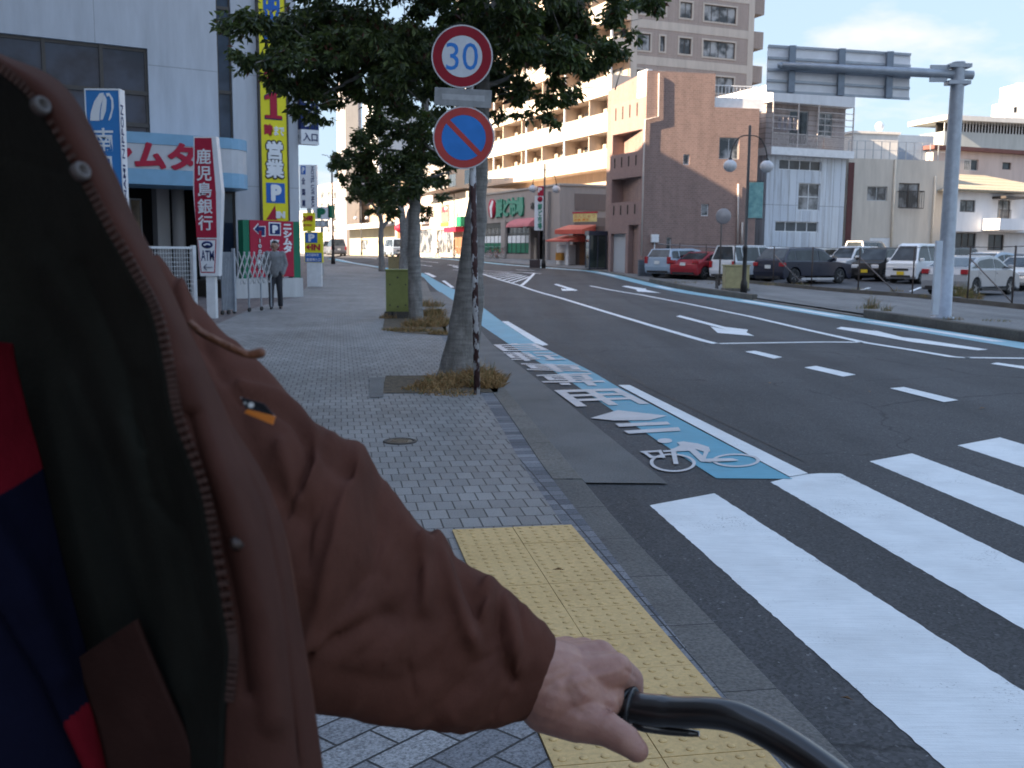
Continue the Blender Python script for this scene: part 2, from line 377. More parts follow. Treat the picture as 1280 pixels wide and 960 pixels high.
def kerb(name, fi, fo, y0, y1, m, top=0.006, drop=None, low=ROAD - 0.03):
    b = MB(); ys = ysteps(y0, y1)
    for y in ys:
        z = zr(y); t = top if drop is None else drop(y)
        xi, xo = fi(y), fo(y); e = 0.02 if xo > xi else -0.02
        for x, h in ((xi, -0.05 + min(0, t)), (xi, t), (xo - e, t), (xo, t - 0.02), (xo, low)): b.v.append((x, y, z + h))
    for i in range(len(ys) - 1):
        for j in range(4): b.f.append((5 * i + j, 5 * i + j + 1, 5 * i + 5 + j + 1, 5 * i + 5 + j)); b.sm.append(False)
    b.f += [(0, 1, 2, 3, 4), tuple(5 * (len(ys) - 1) + k for k in (4, 3, 2, 1, 0))]; b.sm += [False, False]
    return struct(b.build(name, m))
kerb('kerb', KL, KR, 6.15, 150, M_KERB)
kerb('kerb', KL, KR, -20, 6.15, m_rows('dark_kerb_concrete', (0.125, 0.118, 0.11), (0.16, 0.15, 0.14), 9.0, 0.6, speck=70), drop=lambda y: 0.002 - 0.035 * min(1, max(0, (6.1 - y) / 0.8)))
GUTR = edge([(533, 352), (552, 366), (574, 381), (604, 418), (617, 433), (692, 491), (740, 530), (834, 606)], ROAD)
strip('gutter', off(KR, 0.002), GUTR, G(800, 606, ROAD).y, 38, ROAD + 0.012, M_GUT)

# corner paved with a diagonal pattern, tactile strip beside it
TA = G(565, 664); TB = G(717, 658); dirU = (TB - TA).normalized(); dirV = Vector((-dirU.y, dirU.x, 0))
TW = 0.62
TA = Vector((TA.x, TA.y, 0))
def TP(u, v, z): return TA + dirU * u + dirV * v + Vector((0, 0, z))
b = MB()
b.add([TP(-9, -0.6, 0.004), TP(-0.003, -0.6, 0.004), TP(-0.003, -9, 0.004), TP(-9, -9, 0.004)], [(0, 1, 2, 3)])
struct(b.build('corner_pavement', M_DIAG))
def m_tactile():
    m, t, bb = nodes_of('tactile_yellow', 0.6, 0.45); co = obj_co(t)
    d = ramp_n(t, noise_n(t, co, 2.2, 6, 0.65), [(0.28, (0.50, 0.315, 0.125)), (0.5, (0.61, 0.398, 0.165)), (0.75, (0.65, 0.435, 0.195))])
    s = ramp_n(t, noise_n(t, co, 60, 5, 0.7), [(0.3, (0.8,) * 3), (0.6, (1.05,) * 3)])
    t.links.new(mix_n(t, 1.0, d, s, 'MULTIPLY'), bb.inputs['Base Color']); bump_n(t, bb, noise_n(t, co, 200, 3), 0.15, 0.004); return m
b = MB(); h = 0.010
for i in range(2):
    for j in range(20):
        u0, u1 = i * TW / 2 + 0.0015, (i + 1) * TW / 2 - 0.0015; v1, v0 = -j * 0.30 - 0.0015, -(j + 1) * 0.30 + 0.0015
        if i == 1: v1 -= 0; v0 -= 0
        hh = h + rnd.uniform(-0.001, 0.001)
        q = [TP(u0, v0, 0.001), TP(u1, v0, 0.001), TP(u1, v1, 0.001), TP(u0, v1, 0.001), TP(u0, v0, hh), TP(u1, v0, hh), TP(u1, v1, hh), TP(u0, v1, hh)]
        b.add(q, [(4, 5, 6, 7), (0, 1, 5, 4), (1, 2, 6, 5), (2, 3, 7, 6), (3, 0, 4, 7)])
        for a in range(5):
            for c in range(5):
                p = TP(u0 + (u1 - u0) * (a + .5) / 5, v0 + (v1 - v0) * (c + .5) / 5, hh)
                b.lathe([(0.0135, 0), (0.0115, 0.0022), (0.007, 0.0034), (0.0, 0.0038)], p, (0, 0, 1), 8)
struct(b.build('tactile_paving', m_tactile()))

# ---- paint on the road
_lay = [0]
def gpoly(b, pxs, dz=ROAD + 0.008):
    if abs(dz - (ROAD + 0.011)) < 1e-6: _lay[0] += 1; dz += .00025 * (_lay[0] % 12)
    pts = [G(x, y, ROAD) for x, y in pxs]
    b.add([(p.x, p.y, zr(p.y) + dz) for p in pts], [tuple(range(len(pts)))])
def gline(b, pts, wd, dz=ROAD + 0.008):
    """a painted line of constant width along ground points (pixels)"""
    P = [G(x, y, ROAD) for x, y in pts]; Q = []
    for a, c in zip(P, P[1:]):
        n = max(1, int((c - a).length / 1.5)); Q += [a.lerp(c, i / n) for i in range(n)]
    Q.append(P[-1]); vs = []
    for i, p in enumerate(Q):
        t = (Q[min(i + 1, len(Q) - 1)] - Q[max(i - 1, 0)]); t.z = 0; t.normalize(); n = Vector((t.y, -t.x, 0)) * wd / 2
        for q in (p - n, p + n): vs.append((q.x, q.y, zr(q.y) + dz))
    b.add(vs, [(2 * i, 2 * i + 1, 2 * i + 3, 2 * i + 2) for i in range(len(Q) - 1)])
def ext(p, q, y):            # the ground line p-q carried on to depth y
    t = (y - p.y) / (q.y - p.y); return p + (q - p) * t
b = MB()
cw = [((812, 632), (1180, 960), (893, 617), (1280, 865)), ((963, 603), (1280, 787), (1050, 592), (1280, 705)), ((1087, 577), (1280, 655), (1140, 567), (1280, 620)), ((1197, 557), (1280, 581), (1250, 547), (1280, 555.5))]
stripes = []
dirS = None
for l0, l1, r0, r1 in cw:
    a, c = G(*l0, ROAD), G(*r0, ROAD); stripes.append((a, c))
base = stripes[1]; dS = (G(1280, 787, ROAD) - G(963, 603, ROAD)).normalized()
stepv = (stripes[3][0] - stripes[0][0]) / 3
allst = list(stripes) + [(stripes[3][0] + stepv * k, stripes[3][1] + stepv * k) for k in range(1, 6)]
for i, (a, c) in enumerate(allst):
    if i == 0:
        a2 = ext(a, G(1180, 960, ROAD), 1.2); c2 = ext(c, G(1280, 865, ROAD), 1.2)
    elif i == 1:
        a2 = ext(a, G(1280, 787, ROAD), 1.6); c2 = ext(c, G(1280, 705, ROAD), 1.6)
    else: a2 = a + dS * 4.2; c2 = c + dS * 4.2
    mid = (a + c) / 2; top = [a, c] if i != 1 else [a, mid.lerp(a, 0.2) + Vector((0.04, 0.12, 0)), mid.lerp(c, 0.55) + Vector((-.02, 0.06, 0)), c]
    P = top + [c2, a2]
    # slightly uneven long edges like rolled-on paint
    def jag(p, q, n=150): return [p.lerp(q, k / n) + Vector((rnd.uniform(-.0035, .0035), rnd.uniform(-.0035, .0035), 0)) for k in range(1, n)]
    ring = top + jag(c, c2) + [c2, a2] + jag(a2, a)
    b.add([(p.x, p.y, ROAD + 0.0025) for p in ring], [tuple(range(len(ring)))])
struct(b.build('crosswalk', P_WHITE))

# blue cycle lane by the near kerb
BLl = edge([(406, 323.6), (440, 330), (471, 335), (528, 345), (568, 377), (600, 406), (637, 431), (690, 463), (720, 482), (768, 515), (818, 549), (899, 601)], ROAD)
BLr = edge([(408, 322.6), (440, 328), (471, 333), (531, 342), (571, 363), (599, 381), (627, 402), (668, 429), (742, 466), (772, 484), (985, 596.5)], ROAD)
ynear = G(940, 599, ROAD).y
strip('cycle_lane', BLl, BLr, ynear, 110, ROAD + 0.005, P_BLUE)
b = MB()
gpoly(b, [(772.5, 482), (787, 482), (1010, 593), (987, 597)]); gpoly(b, [(627, 402), (635, 402), (685.6, 431.6), (678, 432.6), (668, 429)])
gpoly(b, [(599, 380.5), (599.8, 379), (605, 382), (603, 383)]); gpoly(b, [(552, 351), (556.5, 351), (568, 359.5), (564, 360)]); gpoly(b, [(530, 341.2), (536, 341.5), (546, 346), (541, 346.8)])
gline(b, [(408, 322.6), (440, 328.5), (471, 333.5)], 0.15)
struct(b.build('cycle_lane_edge_line', P_WHITE))
b = MB()      # bicycle emblem, arrow and lettering
def gring(cx, cy, rx, ry, tw, n=28, rot=0.0):
    o = [(cx + rx * math.cos(2 * math.pi * i / n), cy + ry * math.sin(2 * math.pi * i / n) + rot * rx * math.cos(2 * math.pi * i / n)) for i in range(n)]
    k = [(cx + (rx - tw) * math.cos(2 * math.pi * i / n), cy + (ry - tw * .42) * math.sin(2 * math.pi * i / n) + rot * rx * math.cos(2 * math.pi * i / n)) for i in range(n)]
    for i in range(n): gpoly(b, [o[i], o[(i + 1) % n], k[(i + 1) % n], k[i]], ROAD + 0.0105)
E2 = ROAD + 0.011
gring(841, 580, 29, 11.5, 4.5, rot=0.02); gring(920, 577, 30, 8.5, 4.5, rot=0.0)
gpoly(b, [(831 + 9.5 * math.cos(a * .5236), 552.5 + 3 * math.sin(a * .5236)) for a in range(12)], E2)
gpoly(b, [(846, 554.5), (854, 553.5), (872, 556), (886, 560.5), (888, 566), (882, 567), (868, 562.5), (858, 563), (845, 566), (838, 564), (850, 558.5)], E2)
gpoly(b, [(858, 562), (868, 562), (882, 575), (890, 576), (889, 580), (876, 579)], E2); gpoly(b, [(880, 566), (886, 566), (882, 575), (878, 573)], E2)
for p in ([(838, 563), (844, 562.5), (848, 582), (842, 582)], [(828, 565), (866, 563), (867, 565), (830, 567)], [(800, 566), (826, 564.5), (827, 566.5), (803, 568)], [(826, 564), (832, 574), (828, 574.5), (822, 565)], [(801, 566), (806, 566), (818, 573.5), (812, 574)], [(812, 572.5), (830, 572), (830, 574), (812, 574.6)], [(880, 575.5), (915, 575), (924, 577.5), (915, 578.5), (882, 579.5)]): gpoly(b, p, E2)
gpoly(b, [(738, 524), (772, 514), (834, 521), (812, 526.5), (768, 527)], E2); gpoly(b, [(769, 531), (834, 528.5), (838, 532), (774, 535)], E2); gpoly(b, [(779.5, 540), (848, 535.5), (851, 540), (786, 543.7)], E2)
CH = {'用': [(0, .14, 0, 1), (.86, 1, 0, 1), (.44, .57, 0, 1), (0, 1, .84, 1), (.1, .9, .56, .68), (.1, .9, .28, .40)],
      '自': [(0, .14, 0, .93), (.86, 1, 0, .93), (0, 1, .78, .93), (.1, .9, .52, .63), (.1, .9, .26, .37), (0, 1, 0, .12), (.42, .58, .9, 1)],
      '転': [(.21, .32, 0, 1), (0, .52, .86, .96), (.02, .12, .33, .78), (.42, .52, .33, .78), (.02, .52, .68, .78), (.02, .52, .50, .58), (.02, .52, .32, .40), (0, .54, .13, .22), (.60, 1, .84, .96), (.57, 1, .50, .62), (.70, .82, .05, .56), (.62, 1, 0, .11)],
      '車': [(.44, .56, 0, 1), (.05, .95, .84, .95), (.10, .22, .34, .78), (.78, .90, .34, .78), (.10, .90, .67, .77), (.10, .90, .50, .58), (.10, .90, .33, .42), (0, 1, .13, .23)],
      '専': [(.44, .56, .30, 1), (.05, .95, .86, .96), (.14, .25, .46, .82), (.75, .86, .46, .82), (.14, .86, .73, .82), (.14, .86, .59, .66), (.14, .86, .44, .53), (0, 1, .25, .36), (.66, .80, 0, .40), (.24, .40, .04, .20)]}
for ch, q in (('用', [(720.6, 509.5), (812, 506), (772.5, 486.5), (692.6, 489)]), ('専', [(684, 483), (762, 483.5), (741, 466.5), (665, 469.5)]), ('車', [(662, 465), (739, 467), (726, 457), (646, 454.5)]),
              ('転', [(642, 452.5), (708, 450.5), (690, 441.5), (628, 441)]), ('自', [(629, 440), (686, 438.6), (668, 429.5), (616, 431)])):
    P = [G(x, y, ROAD) for x, y in q]
    for k_, (u0, u1, t0, t1) in enumerate(CH[ch]):
        out_ = []
        for u, t in ((u0, t0), (u1, t0), (u1, t1), (u0, t1)):
            p = (P[0] * (1 - u) + P[1] * u) * (1 - t) + (P[3] * (1 - u) + P[2] * u) * t; out_.append((p.x, p.y, E2 + k_ * .0003))
        b.add(out_, [(0, 1, 2, 3)])
struct(b.build('cycle_lane_lettering', P_OFF))

b = MB()      # lane lines, dashes, hatched island, arrows
gline(b, [(566, 333), (600, 341.5), (650, 357), (700, 372.5), (760, 391), (820, 409), (880, 426.5), (896, 430.2)], 0.16)
gline(b, [(895, 430), (960, 429), (1030, 428), (1078, 428.3)], 0.16)
gline(b, [(738, 357.5), (800, 368.5), (860, 380), (940, 396.5), (1010, 413), (1080, 428.5), (1140, 438), (1190, 446.5), (1212, 448)], 0.16)
gline(b, [(1205, 447.5), (1290, 448.5)], 0.16)
for q in ([(931, 440), (944, 439), (978, 447), (967, 449)], [(1005, 460), (1020, 458), (1070, 469), (1054, 471.5)], [(1112, 486), (1130, 484.5), (1198, 501), (1180, 503.5)], [(1238, 455.3), (1246, 453.8), (1300, 461), (1296, 464)]): gpoly(b, q)
gpoly(b, [(845, 395.8), (850, 394.5), (906, 409), (935, 412.5), (933, 416), (943, 420.5), (897, 416.5), (888, 408.5), (908, 412.5)])
gpoly(b, [(692, 355.7), (696, 355), (712, 360), (721, 362.5), (722, 363.5), (703, 363.7), (701, 361), (710, 361.5)])
gpoly(b, [(777, 358), (783, 357.4), (803, 360.5), (808, 361), (807, 362.3), (826, 366.5), (797, 364.6), (795, 362)])
gpoly(b, [(1045, 411), (1052, 409), (1096, 414.5), (1090, 412.5), (1128, 422), (1150, 424.5), (1235, 437.5), (1222, 438.5), (1140, 428), (1090, 419)])
gline(b, [(566, 337.5), (614, 339), (668, 341.5), (664, 346), (652, 357)], 0.16, ROAD + 0.01)
for i in range(8):
    t = i / 8; x0 = 600 + 46 * t; y0 = 341.2 + 14.2 * t; x1 = 634 + 34 * t; y1 = 340 + 3 * t + 3.5 * t * t
    gline(b, [(x0, y0), (x1 - 2, y1 + 0.6)], 0.14)
gline(b, [(645, 337.3), (668, 338.3)], 0.2); gline(b, [(655, 341), (676, 342.3)], 0.2)
gline(b, [(521, 326), (548, 328.5)], 0.15); gline(b, [(520, 330.5), (540, 333)], 0.15); gline(b, [(560, 331), (574, 333)], 0.15); gline(b, [(455, 322), (471, 323.6)], 0.15)
struct(b.build('lane_markings', P_WHITE))
strip('tar_seam', off(BLr, .33), off(BLr, .36), ynear + .6, 20, ROAD + 0.003, mat('tar', (.022, .021, .022), .7, .3, 9))
# pale cycle band along the far kerb, white dashes beside it
F1 = off(FR, -0.78); F2 = off(FR, -0.06)
strip('far_cycle_lane', F1, F2, 14, 110, ROAD + 0.005, P_PALE)
b = MB()
for x0, x1 in ((640, 735), (757, 780), (836, 862), (944, 1072), (1110, 1290)):
    f = lambda y: FR(y) - 0.42
    ya, yb = sorted([min(110, G(x0, np.interp(x0, [640, 700, 752, 783, 820, 944, 1071, 1280], [331, 335.5, 339.5, 346, 355, 376, 396, 428]), ROAD).y), G(x1, np.interp(x1, [640, 700, 752, 783, 820, 944, 1071, 1280], [331, 335.5, 339.5, 346, 355, 376, 396, 428]), ROAD).y])
    ys = ysteps(ya, yb); vs = []
    for y in ys: vs += [(f(y) - .13, y, zr(y) + ROAD + .010), (f(y) + .13, y, zr(y) + ROAD + .010)]
    b.add(vs, [(2 * i, 2 * i + 1, 2 * i + 3, 2 * i + 2) for i in range(len(ys) - 1)])
struct(b.build('far_cycle_lane_edge_line', P_WHITE))

# far pavement with dropped kerb, raised kerb islands, car park
strip('far_pavement', FK, FENCE, 10, 62, -0.02, M_WALK)
strip('far_pavement', FK, off(FK, 11), 62, 170, -0.02, M_WALK)
kerb('far_kerb', FK, FR, 24.5, 33.5, M_KERB, -0.06); kerb('far_kerb', FK, FR, 48.6, 170, M_KERB, -0.01)
M_KERB2 = m_rows('raised_kerb_concrete', (0.105, 0.095, 0.085), (0.13, 0.12, 0.105), 9.0, 0.6, speck=40)
kerb('raised_kerb', FK, FR, 8, 24.6, M_KERB2, 0.10); kerb('raised_kerb', FK, FR, 33.6, 48.5, M_KERB2, 0.10)
strip('car_park', FENCE, const(75), 10, 62, -0.035, A_LOT)
b = MB()      # bay lines painted in the car park
for k in range(10):
    p = Vector((13.5 + k * 2.6, 40 + k * 0.9, 0)); d = Vector((0.45, 0.89, 0)); n = Vector((d.y, -d.x, 0)) * .07
    b.add([tuple(Vector((q.x, q.y, zr(q.y) - 0.025))) for q in (p - n, p + n, p + n + d * 4.6, p - n + d * 4.6)], [(0, 1, 2, 3)])
p0, p1 = G(1230, 378), G(1282, 385.5); b.add([tuple(q + Vector((dx_, 0, 0.0))) for q, dx_ in ((p0, 0), (p0, .3), (p1, .3), (p1, 0))], [(0, 1, 2, 3)])
struct(b.build('parking_bay_lines', P_WHITE))

# manhole, leaves, sundry on the pavement
c = G(500, 552); b = MB(); b.lathe([(0.0, 0.004), (0.105, 0.004), (0.108, 0.007), (0.125, 0.007), (0.13, 0.001)], c, (0, 0, 1), 28)
mh = thing('manhole_cover', 'small round brown iron cover set in the grey pavers', 'manhole cover', c)
ring = MB(); ring.lathe([(0.098, 0.0), (0.100, 0.008), (0.122, 0.008), (0.126, 0.001)], (0, 0, 0), (0, 0, 1), 28); ring.build('rim', mat('rusty_iron_dark', (0.05, 0.038, 0.03), 0.7, 0.3, 20), mh)
lid = MB(); lid.lathe([(0.0, 0.006), (0.092, 0.006), (0.096, 0.0)], (0, 0, 0), (0, 0, 1), 28)
for i in range(-3, 4): lid.box(-0.06, 0.06, i * 0.022 - 0.004, i * 0.022 + 0.004, 0.005, 0.008)
lid.build('lid', mat('rusty_iron', (0.17, 0.125, 0.085), 0.7, 0.3, 25), mh)
for (px, py, yy) in ((263, 401, 0), (372, 367, 0), (360, 376, 0)):
    pass
# ================================================================== BUILDINGS
def xz_co(t):                       # facade coordinates: along the wall, height
    tc = N(t, 'ShaderNodeTexCoord'); sp = N(t, 'ShaderNodeSeparateXYZ'); t.links.new(tc.outputs['Object'], sp.inputs[0])
    ad = N(t, 'ShaderNodeMath', op='ADD'); t.links.new(sp.outputs[0], ad.inputs[0]); t.links.new(sp.outputs[1], ad.inputs[1])
    cb = N(t, 'ShaderNodeCombineXYZ'); t.links.new(ad.outputs[0], cb.inputs[0]); t.links.new(sp.outputs[2], cb.inputs[1]); return cb.outputs[0], tc.outputs['Object']
def m_wall(name, col, rough=0.75, stain=0.25, panel=None, line=(0.06, 0.06, 0.06), col2=None, offset=0.0, mortar=0.012, bias=0.0):
    m, t, b = nodes_of(name, rough, 0.35); co, ob = xz_co(t)
    mp = N(t, 'ShaderNodeMapping'); mp.inputs['Scale'].default_value = (1.6, 0.22, 1); t.links.new(co, mp.inputs[0])
    st = ramp_n(t, noise_n(t, mp.outputs[0], 1.6, 6, 0.65), [(0.28, (1 - stain,) * 3), (0.62, (1.04,) * 3)])
    c = tuple(col)
    if panel:
        k = brick_n(t, co, panel[0], panel[1], mortar, col, col2 or tuple(v * 1.06 for v in col), line, offset, 0.1, bias); c = k.outputs['Color']
        hm = N(t, 'ShaderNodeMath', op='SUBTRACT'); hm.inputs[0].default_value = 1; t.links.new(k.outputs['Fac'], hm.inputs[1]); bump_n(t, b, hm.outputs[0], 0.4, 0.01)
    t.links.new(mix_n(t, 1.0, c, st, 'MULTIPLY'), b.inputs['Base Color']); return m
GLASS = m_glass('window_glass', (0.025, 0.03, 0.035)); GLASS_C = m_glass('curtained_glass', (0.05, 0.055, 0.06), 0.08, (0.34, 0.35, 0.36))
GLASS_B = m_glass('dark_blue_glass', (0.018, 0.032, 0.052), 0.05, (0.04, 0.062, 0.095))  # dark blue glass of the store windows
ALU = mat('aluminium_frame', (0.42, 0.43, 0.44), 0.45, 0.1, 8, metal=0.3); DARKFR = mat('bronze_frame', (0.055, 0.045, 0.04), 0.5, 0.15, 8)
WHITEP = mat('white_paint', (0.70, 0.71, 0.72), 0.5, 0.1, 5); BLACKM = mat('black_metal', (0.015, 0.014, 0.014), 0.45, 0.2, 12)
STEEL = mat('galvanised_steel', (0.34, 0.375, 0.42), 0.45, 0.14, 6, metal=0.35); DARK = mat('dark_interior', (0.012, 0.011, 0.011), 0.9, 0.3, 2)

class Facade:
    """a vertical plane p0 -> p1 (left to right as seen from in front); local x along it, y inwards, z up"""
    def __init__(s, name, label, cat, p0, p1, group=None):
        s.p0 = Vector((p0[0], p0[1], 0)); d = Vector((p1[0] - p0[0], p1[1] - p0[1], 0)); s.L = d.length; s.d = d.normalized(); s.n = Vector((-s.d.y, s.d.x, 0))
        s.root = thing(name, label, cat, s.p0, math.atan2(s.d.y, s.d.x), group)
    def px(s, px, py, y=0.0):        # photo pixel -> (x, z) on the plane y metres inwards
        r = ray(px, py); o = Vector((0, 0, CAMZ)); q = s.p0 + s.n * y
        t = (q - o).dot(s.n) / r.dot(s.n); h = o + r * t - q; return h.dot(s.d), h.z
    def rect(s, x0, y0, x1, y1, y=0.0):
        xa, za = s.px(x0, y0, y); xb, zb = s.px(x1, y1, y); xc, zc = s.px(x0, y1, y); xd, zd = s.px(x1, y0, y)
        return (xa + xc) / 2, (xb + xd) / 2, (zb + zc) / 2, (za + zd) / 2
    def block(s, x0, x1, z0, z1, wins, m, y=0.0, depth=8.0, reveal=0.14, name='wall', parent=None):
        """a solid block whose front is pierced by the windows (x0,x1,z0,z1,...)"""
        xs = sorted({x0, x1, *[v for w_ in wins for v in w_[:2]]}); zs = sorted({z0, z1, *[v for w_ in wins for v in w_[2:4]]})
        b = MB()
        for i in range(len(xs) - 1):
            for j in range(len(zs) - 1):
                mx_, mz_ = (xs[i] + xs[i + 1]) / 2, (zs[j] + zs[j + 1]) / 2
                if any(w_[0] < mx_ < w_[1] and w_[2] < mz_ < w_[3] for w_ in wins): continue
                b.add([(xs[i], y, zs[j]), (xs[i + 1], y, zs[j]), (xs[i + 1], y, zs[j + 1]), (xs[i], y, zs[j + 1])], [(0, 1, 2, 3)])
        for w_ in wins:
            a, c, e, f = w_[:4]; r = w_[8] if len(w_) > 8 else reveal
            for q in ([(a, y, e), (a, y, f), (a, y + r, f), (a, y + r, e)], [(c, y, e), (c, y + r, e), (c, y + r, f), (c, y, f)], [(a, y, e), (a, y + r, e), (c, y + r, e), (c, y, e)], [(a, y, f), (c, y, f), (c, y + r, f), (a, y + r, f)]):
                b.add(q, [(0, 1, 2, 3)])
            b.add([(a, y + r, e), (c, y + r, e), (c, y + r, f), (a, y + r, f)], [(0, 1, 2, 3)])
        Y2 = y + depth
        b.add([(x0, y, z0), (x0, Y2, z0), (x0, Y2, z1), (x0, y, z1), (x1, y, z0), (x1, Y2, z0), (x1, Y2, z1), (x1, y, z1)], [(0, 1, 2, 3), (4, 7, 6, 5), (1, 5, 6, 2), (3, 2, 6, 7)])
        o = b.build(name, m, parent or s.root, fix=False)
        for w_ in wins:
            if len(w_) > 4 and w_[4]: s.window(*w_[:4], nx=w_[4], nz=w_[5], fr=w_[6], gl=w_[7], y=y, recess=(w_[8] if len(w_) > 8 else reveal))
        return o
    def window(s, x0, x1, z0, z1, nx=2, nz=1, fr=None, gl=None, y=0.0, recess=0.14, t=0.045, name='window', proud=0.0):
        yb = y + recess - 0.004; b = MB(); yf = yb - 0.05; t = min(t, (x1 - x0) * .12)
        b.box(x0, x1, yf, yb, z0, z0 + t); b.box(x0, x1, yf, yb, z1 - t, z1); b.box(x0, x0 + t, yf, yb, z0 + t, z1 - t); b.box(x1 - t, x1, yf, yb, z0 + t, z1 - t)
        for i in range(1, nx):
            q = x0 + (x1 - x0) * i / nx; b.box(q - t / 2, q + t / 2, yf + .004, yb, z0 + t, z1 - t)
        for i in range(1, nz):
            q = z0 + (z1 - z0) * i / nz; b.box(x0 + t, x1 - t, yf + .008, yb, q - t / 2, q + t / 2)
        o = b.build(name, fr or ALU, s.root); g = MB(); g.box(x0 + t * .5, x1 - t * .5, yb - 0.018, yb - 0.012, z0 + t * .5, z1 - t * .5); g.build('pane', gl or GLASS, o); return o
    def part(s, name, m, boxes, parent=None, bevel=0):
        b = MB()
        for q in boxes: b.box(*q)
        return b.build(name, m, parent or s.root, bevel=bevel)

# ------------------------------------------------ left: the store
C1 = at(375, 300, 33.0); SD = Vector((.85, .52, 0)).normalized(); p0 = Vector((C1.x, C1.y, 0)) - SD * 30
W_STORE = m_wall('store_render', (0.50, 0.52, 0.56), 0.8, 0.16, (6.0, 3.4), (0.30, 0.31, 0.33), mortar=0.01)
F = Facade('store_building', 'big pale grey store with red lettered canopy and tall yellow banner', 'store', p0, C1); ST = F
L = F.L
wx0, wx1, wz0, wz1 = F.rect(0, 52, 186, 168); wx0 = wx1 - 9.2
sx0, sx1, _, _ = F.rect(273, 100, 291, 150)
dx0, dx1, dz0, dz1 = F.rect(196, 236, 240, 360)
side_x = F.px(291.5, 300)[0]
wins = [(wx0, wx1, wz0, wz1 + .02, 0), (sx0, sx1, 0.6, 13.0, 0)]
ent = (F.px(120, 300)[0], F.px(272, 300)[0], 0.02, F.px(200, 218)[1])
wins.append((*ent, 0, 0, None, None, 2.2))
F.block(0, L, -0.2, 19, wins, W_STORE, depth=30)
b = MB(); z1_, z2_ = F.px(100, 128)[1], F.px(100, 87)[1]
F.window(wx0, wx1, wz0, wz1, 1, 1, DARKFR, GLASS_B, t=0.08)
zz = [F.px(186, q)[1] for q in (117, 157)]
wf = MB()
for q in zz: wf.box(wx0, wx1, 0.05, 0.135, q - .06, q + .06)
stepx = (F.px(127, 80)[0] - F.px(55, 75)[0])
k = F.px(127, 80)[0]
while k > wx0: wf.box(k - .05, k + .05, 0.055, 0.14, wz0, wz1); k -= stepx
wf.build('window_grille', DARKFR, F.root)
F.window(sx0, sx1, 0.6, 13.0, 1, 1, DARKFR, GLASS_B, t=0.1)
sf = MB()
for q in (10, 115, 240, 40, 180): 
    zq = F.px(282, q)[1]; sf.box(sx0, sx1, 0.06, 0.13, zq - .05, zq + .05)
sf.build('window_grille', DARKFR, F.root)
# entrance: columns, glass doors
eb = MB(); eb.box(ent[0] + .02, ent[1] - .02, 2.12, 2.19, 0.05, ent[3] - .02); eb.build('entrance_screen', DARK, F.root)
cb = MB()
for a, c in ((206, 222), (224, 240)):
    q0, q1 = F.px(a, 300)[0], F.px(c, 300)[0]
    if a == 224: cb.lathe([(abs(q1 - q0) / 2, 0.02), (abs(q1 - q0) / 2, ent[3])], ((q0 + q1) / 2, 0.8, 0), (0, 0, 1), 20)
    else: cb.box(q0, q1, 0.9, 1.6, 0.02, ent[3] - .01)
cb.build('column', m_wall('column_render', (0.34, 0.33, 0.33), 0.7, 0.1), F.root)
q0, q1 = F.px(166, 300)[0], F.px(196, 300)[0]
F.window(q0, q1, 0.1, 3.0, 2, 2, ALU, m_glass('shop_glass', (0.02, 0.02, 0.02), 0.1, (0.14, 0.09, 0.05)), y=1.9, name='door')
# canopy with rounded end
CAN = 2.0                           # stands out this far from the wall
def cpx(x, y): return F.px(x, y, -CAN)
ctop, cbot = cpx(250, 170)[1], cpx(250, 233)[1]; xr = cpx(318, 200)[0]
arc = [(xr - 0.9 + 0.9 * math.sin(a), -CAN + 0.9 - 0.9 * math.cos(a)) for a in [i * math.pi / 2 / 6 for i in range(7)]]
def can(z0, z1, grow, m, name):
    b = MB(); P = [(6.0, -CAN - grow)] + [(x + grow * math.sin(i / 6 * 1.57), y - grow * math.cos(i / 6 * 1.57)) for i, (x, y) in enumerate(arc)] + [(xr + grow, -0.01), (6.0, -0.01)]
    b.prism(P, z0, z1, 'xy'); return b.build(name, m, F.root)
CW = mat('canopy_white', (0.47, 0.48, 0.51), 0.45, 0.08, 3); CB = mat('canopy_blue', (0.17, 0.36, 0.52), 0.45, 0.08, 3)
hgt = ctop - cbot
can(cbot + .30 * hgt, ctop - .22 * hgt, 0.0, CW, 'canopy'); can(ctop - .22 * hgt + .004, ctop, 0.02, CB, 'canopy_trim'); can(cbot, cbot + .30 * hgt - .004, 0.02, CB, 'canopy_trim')
RED = mat('sign_red', (0.42, 0.02, 0.05), .55, 0.08, 4, spec=.2)
t0 = cpx(100, 200)[0]; t1 = cpx(245, 200)[0]; zt0, zt1 = cpx(200, 212)[1], cpx(200, 177)[1]
text_local('ニシムタ', t0 - .35, t1, zt0, zt1, -CAN - .001, 0.05, 1, 0.03, F.root, RED)
# yellow banner
YEL = mat('sign_yellow', (0.82, 0.71, 0.04), .55, 0.06, 3, spec=.2); BLUE = mat('sign_blue', (0.02, 0.13, 0.45), .55, 0.06, 3, spec=.2); NAVY = mat('sign_navy', (0.012, 0.03, 0.12), .55, 0.06, 3, spec=.2)
WH = mat('sign_white', (0.74, 0.75, 0.77), 0.45, 0.06, 3); BLK = mat('sign_black', (0.012, 0.012, 0.015), 0.5, 0.1, 3); GRN = mat('sign_green', (0.01, 0.16, 0.09), .55, 0.08, 3, spec=.2)
bx0, bx1 = F.px(324, 150)[0], F.px(356, 150)[0]; bz0 = F.px(340, 276)[1]; bz1 = 11.5
by = -0.16
F.part('banner', YEL, [(bx0, bx1, by, -0.002, bz0, bz1)]); F.part('banner_frame', DARKFR, [(bx0 - .05, bx0 - .002, by - .02, -0.003, bz0, bz1), (bx1 + .002, bx1 + .05, by - .02, -0.003, bz0, bz1)])
bw = bx1 - bx0
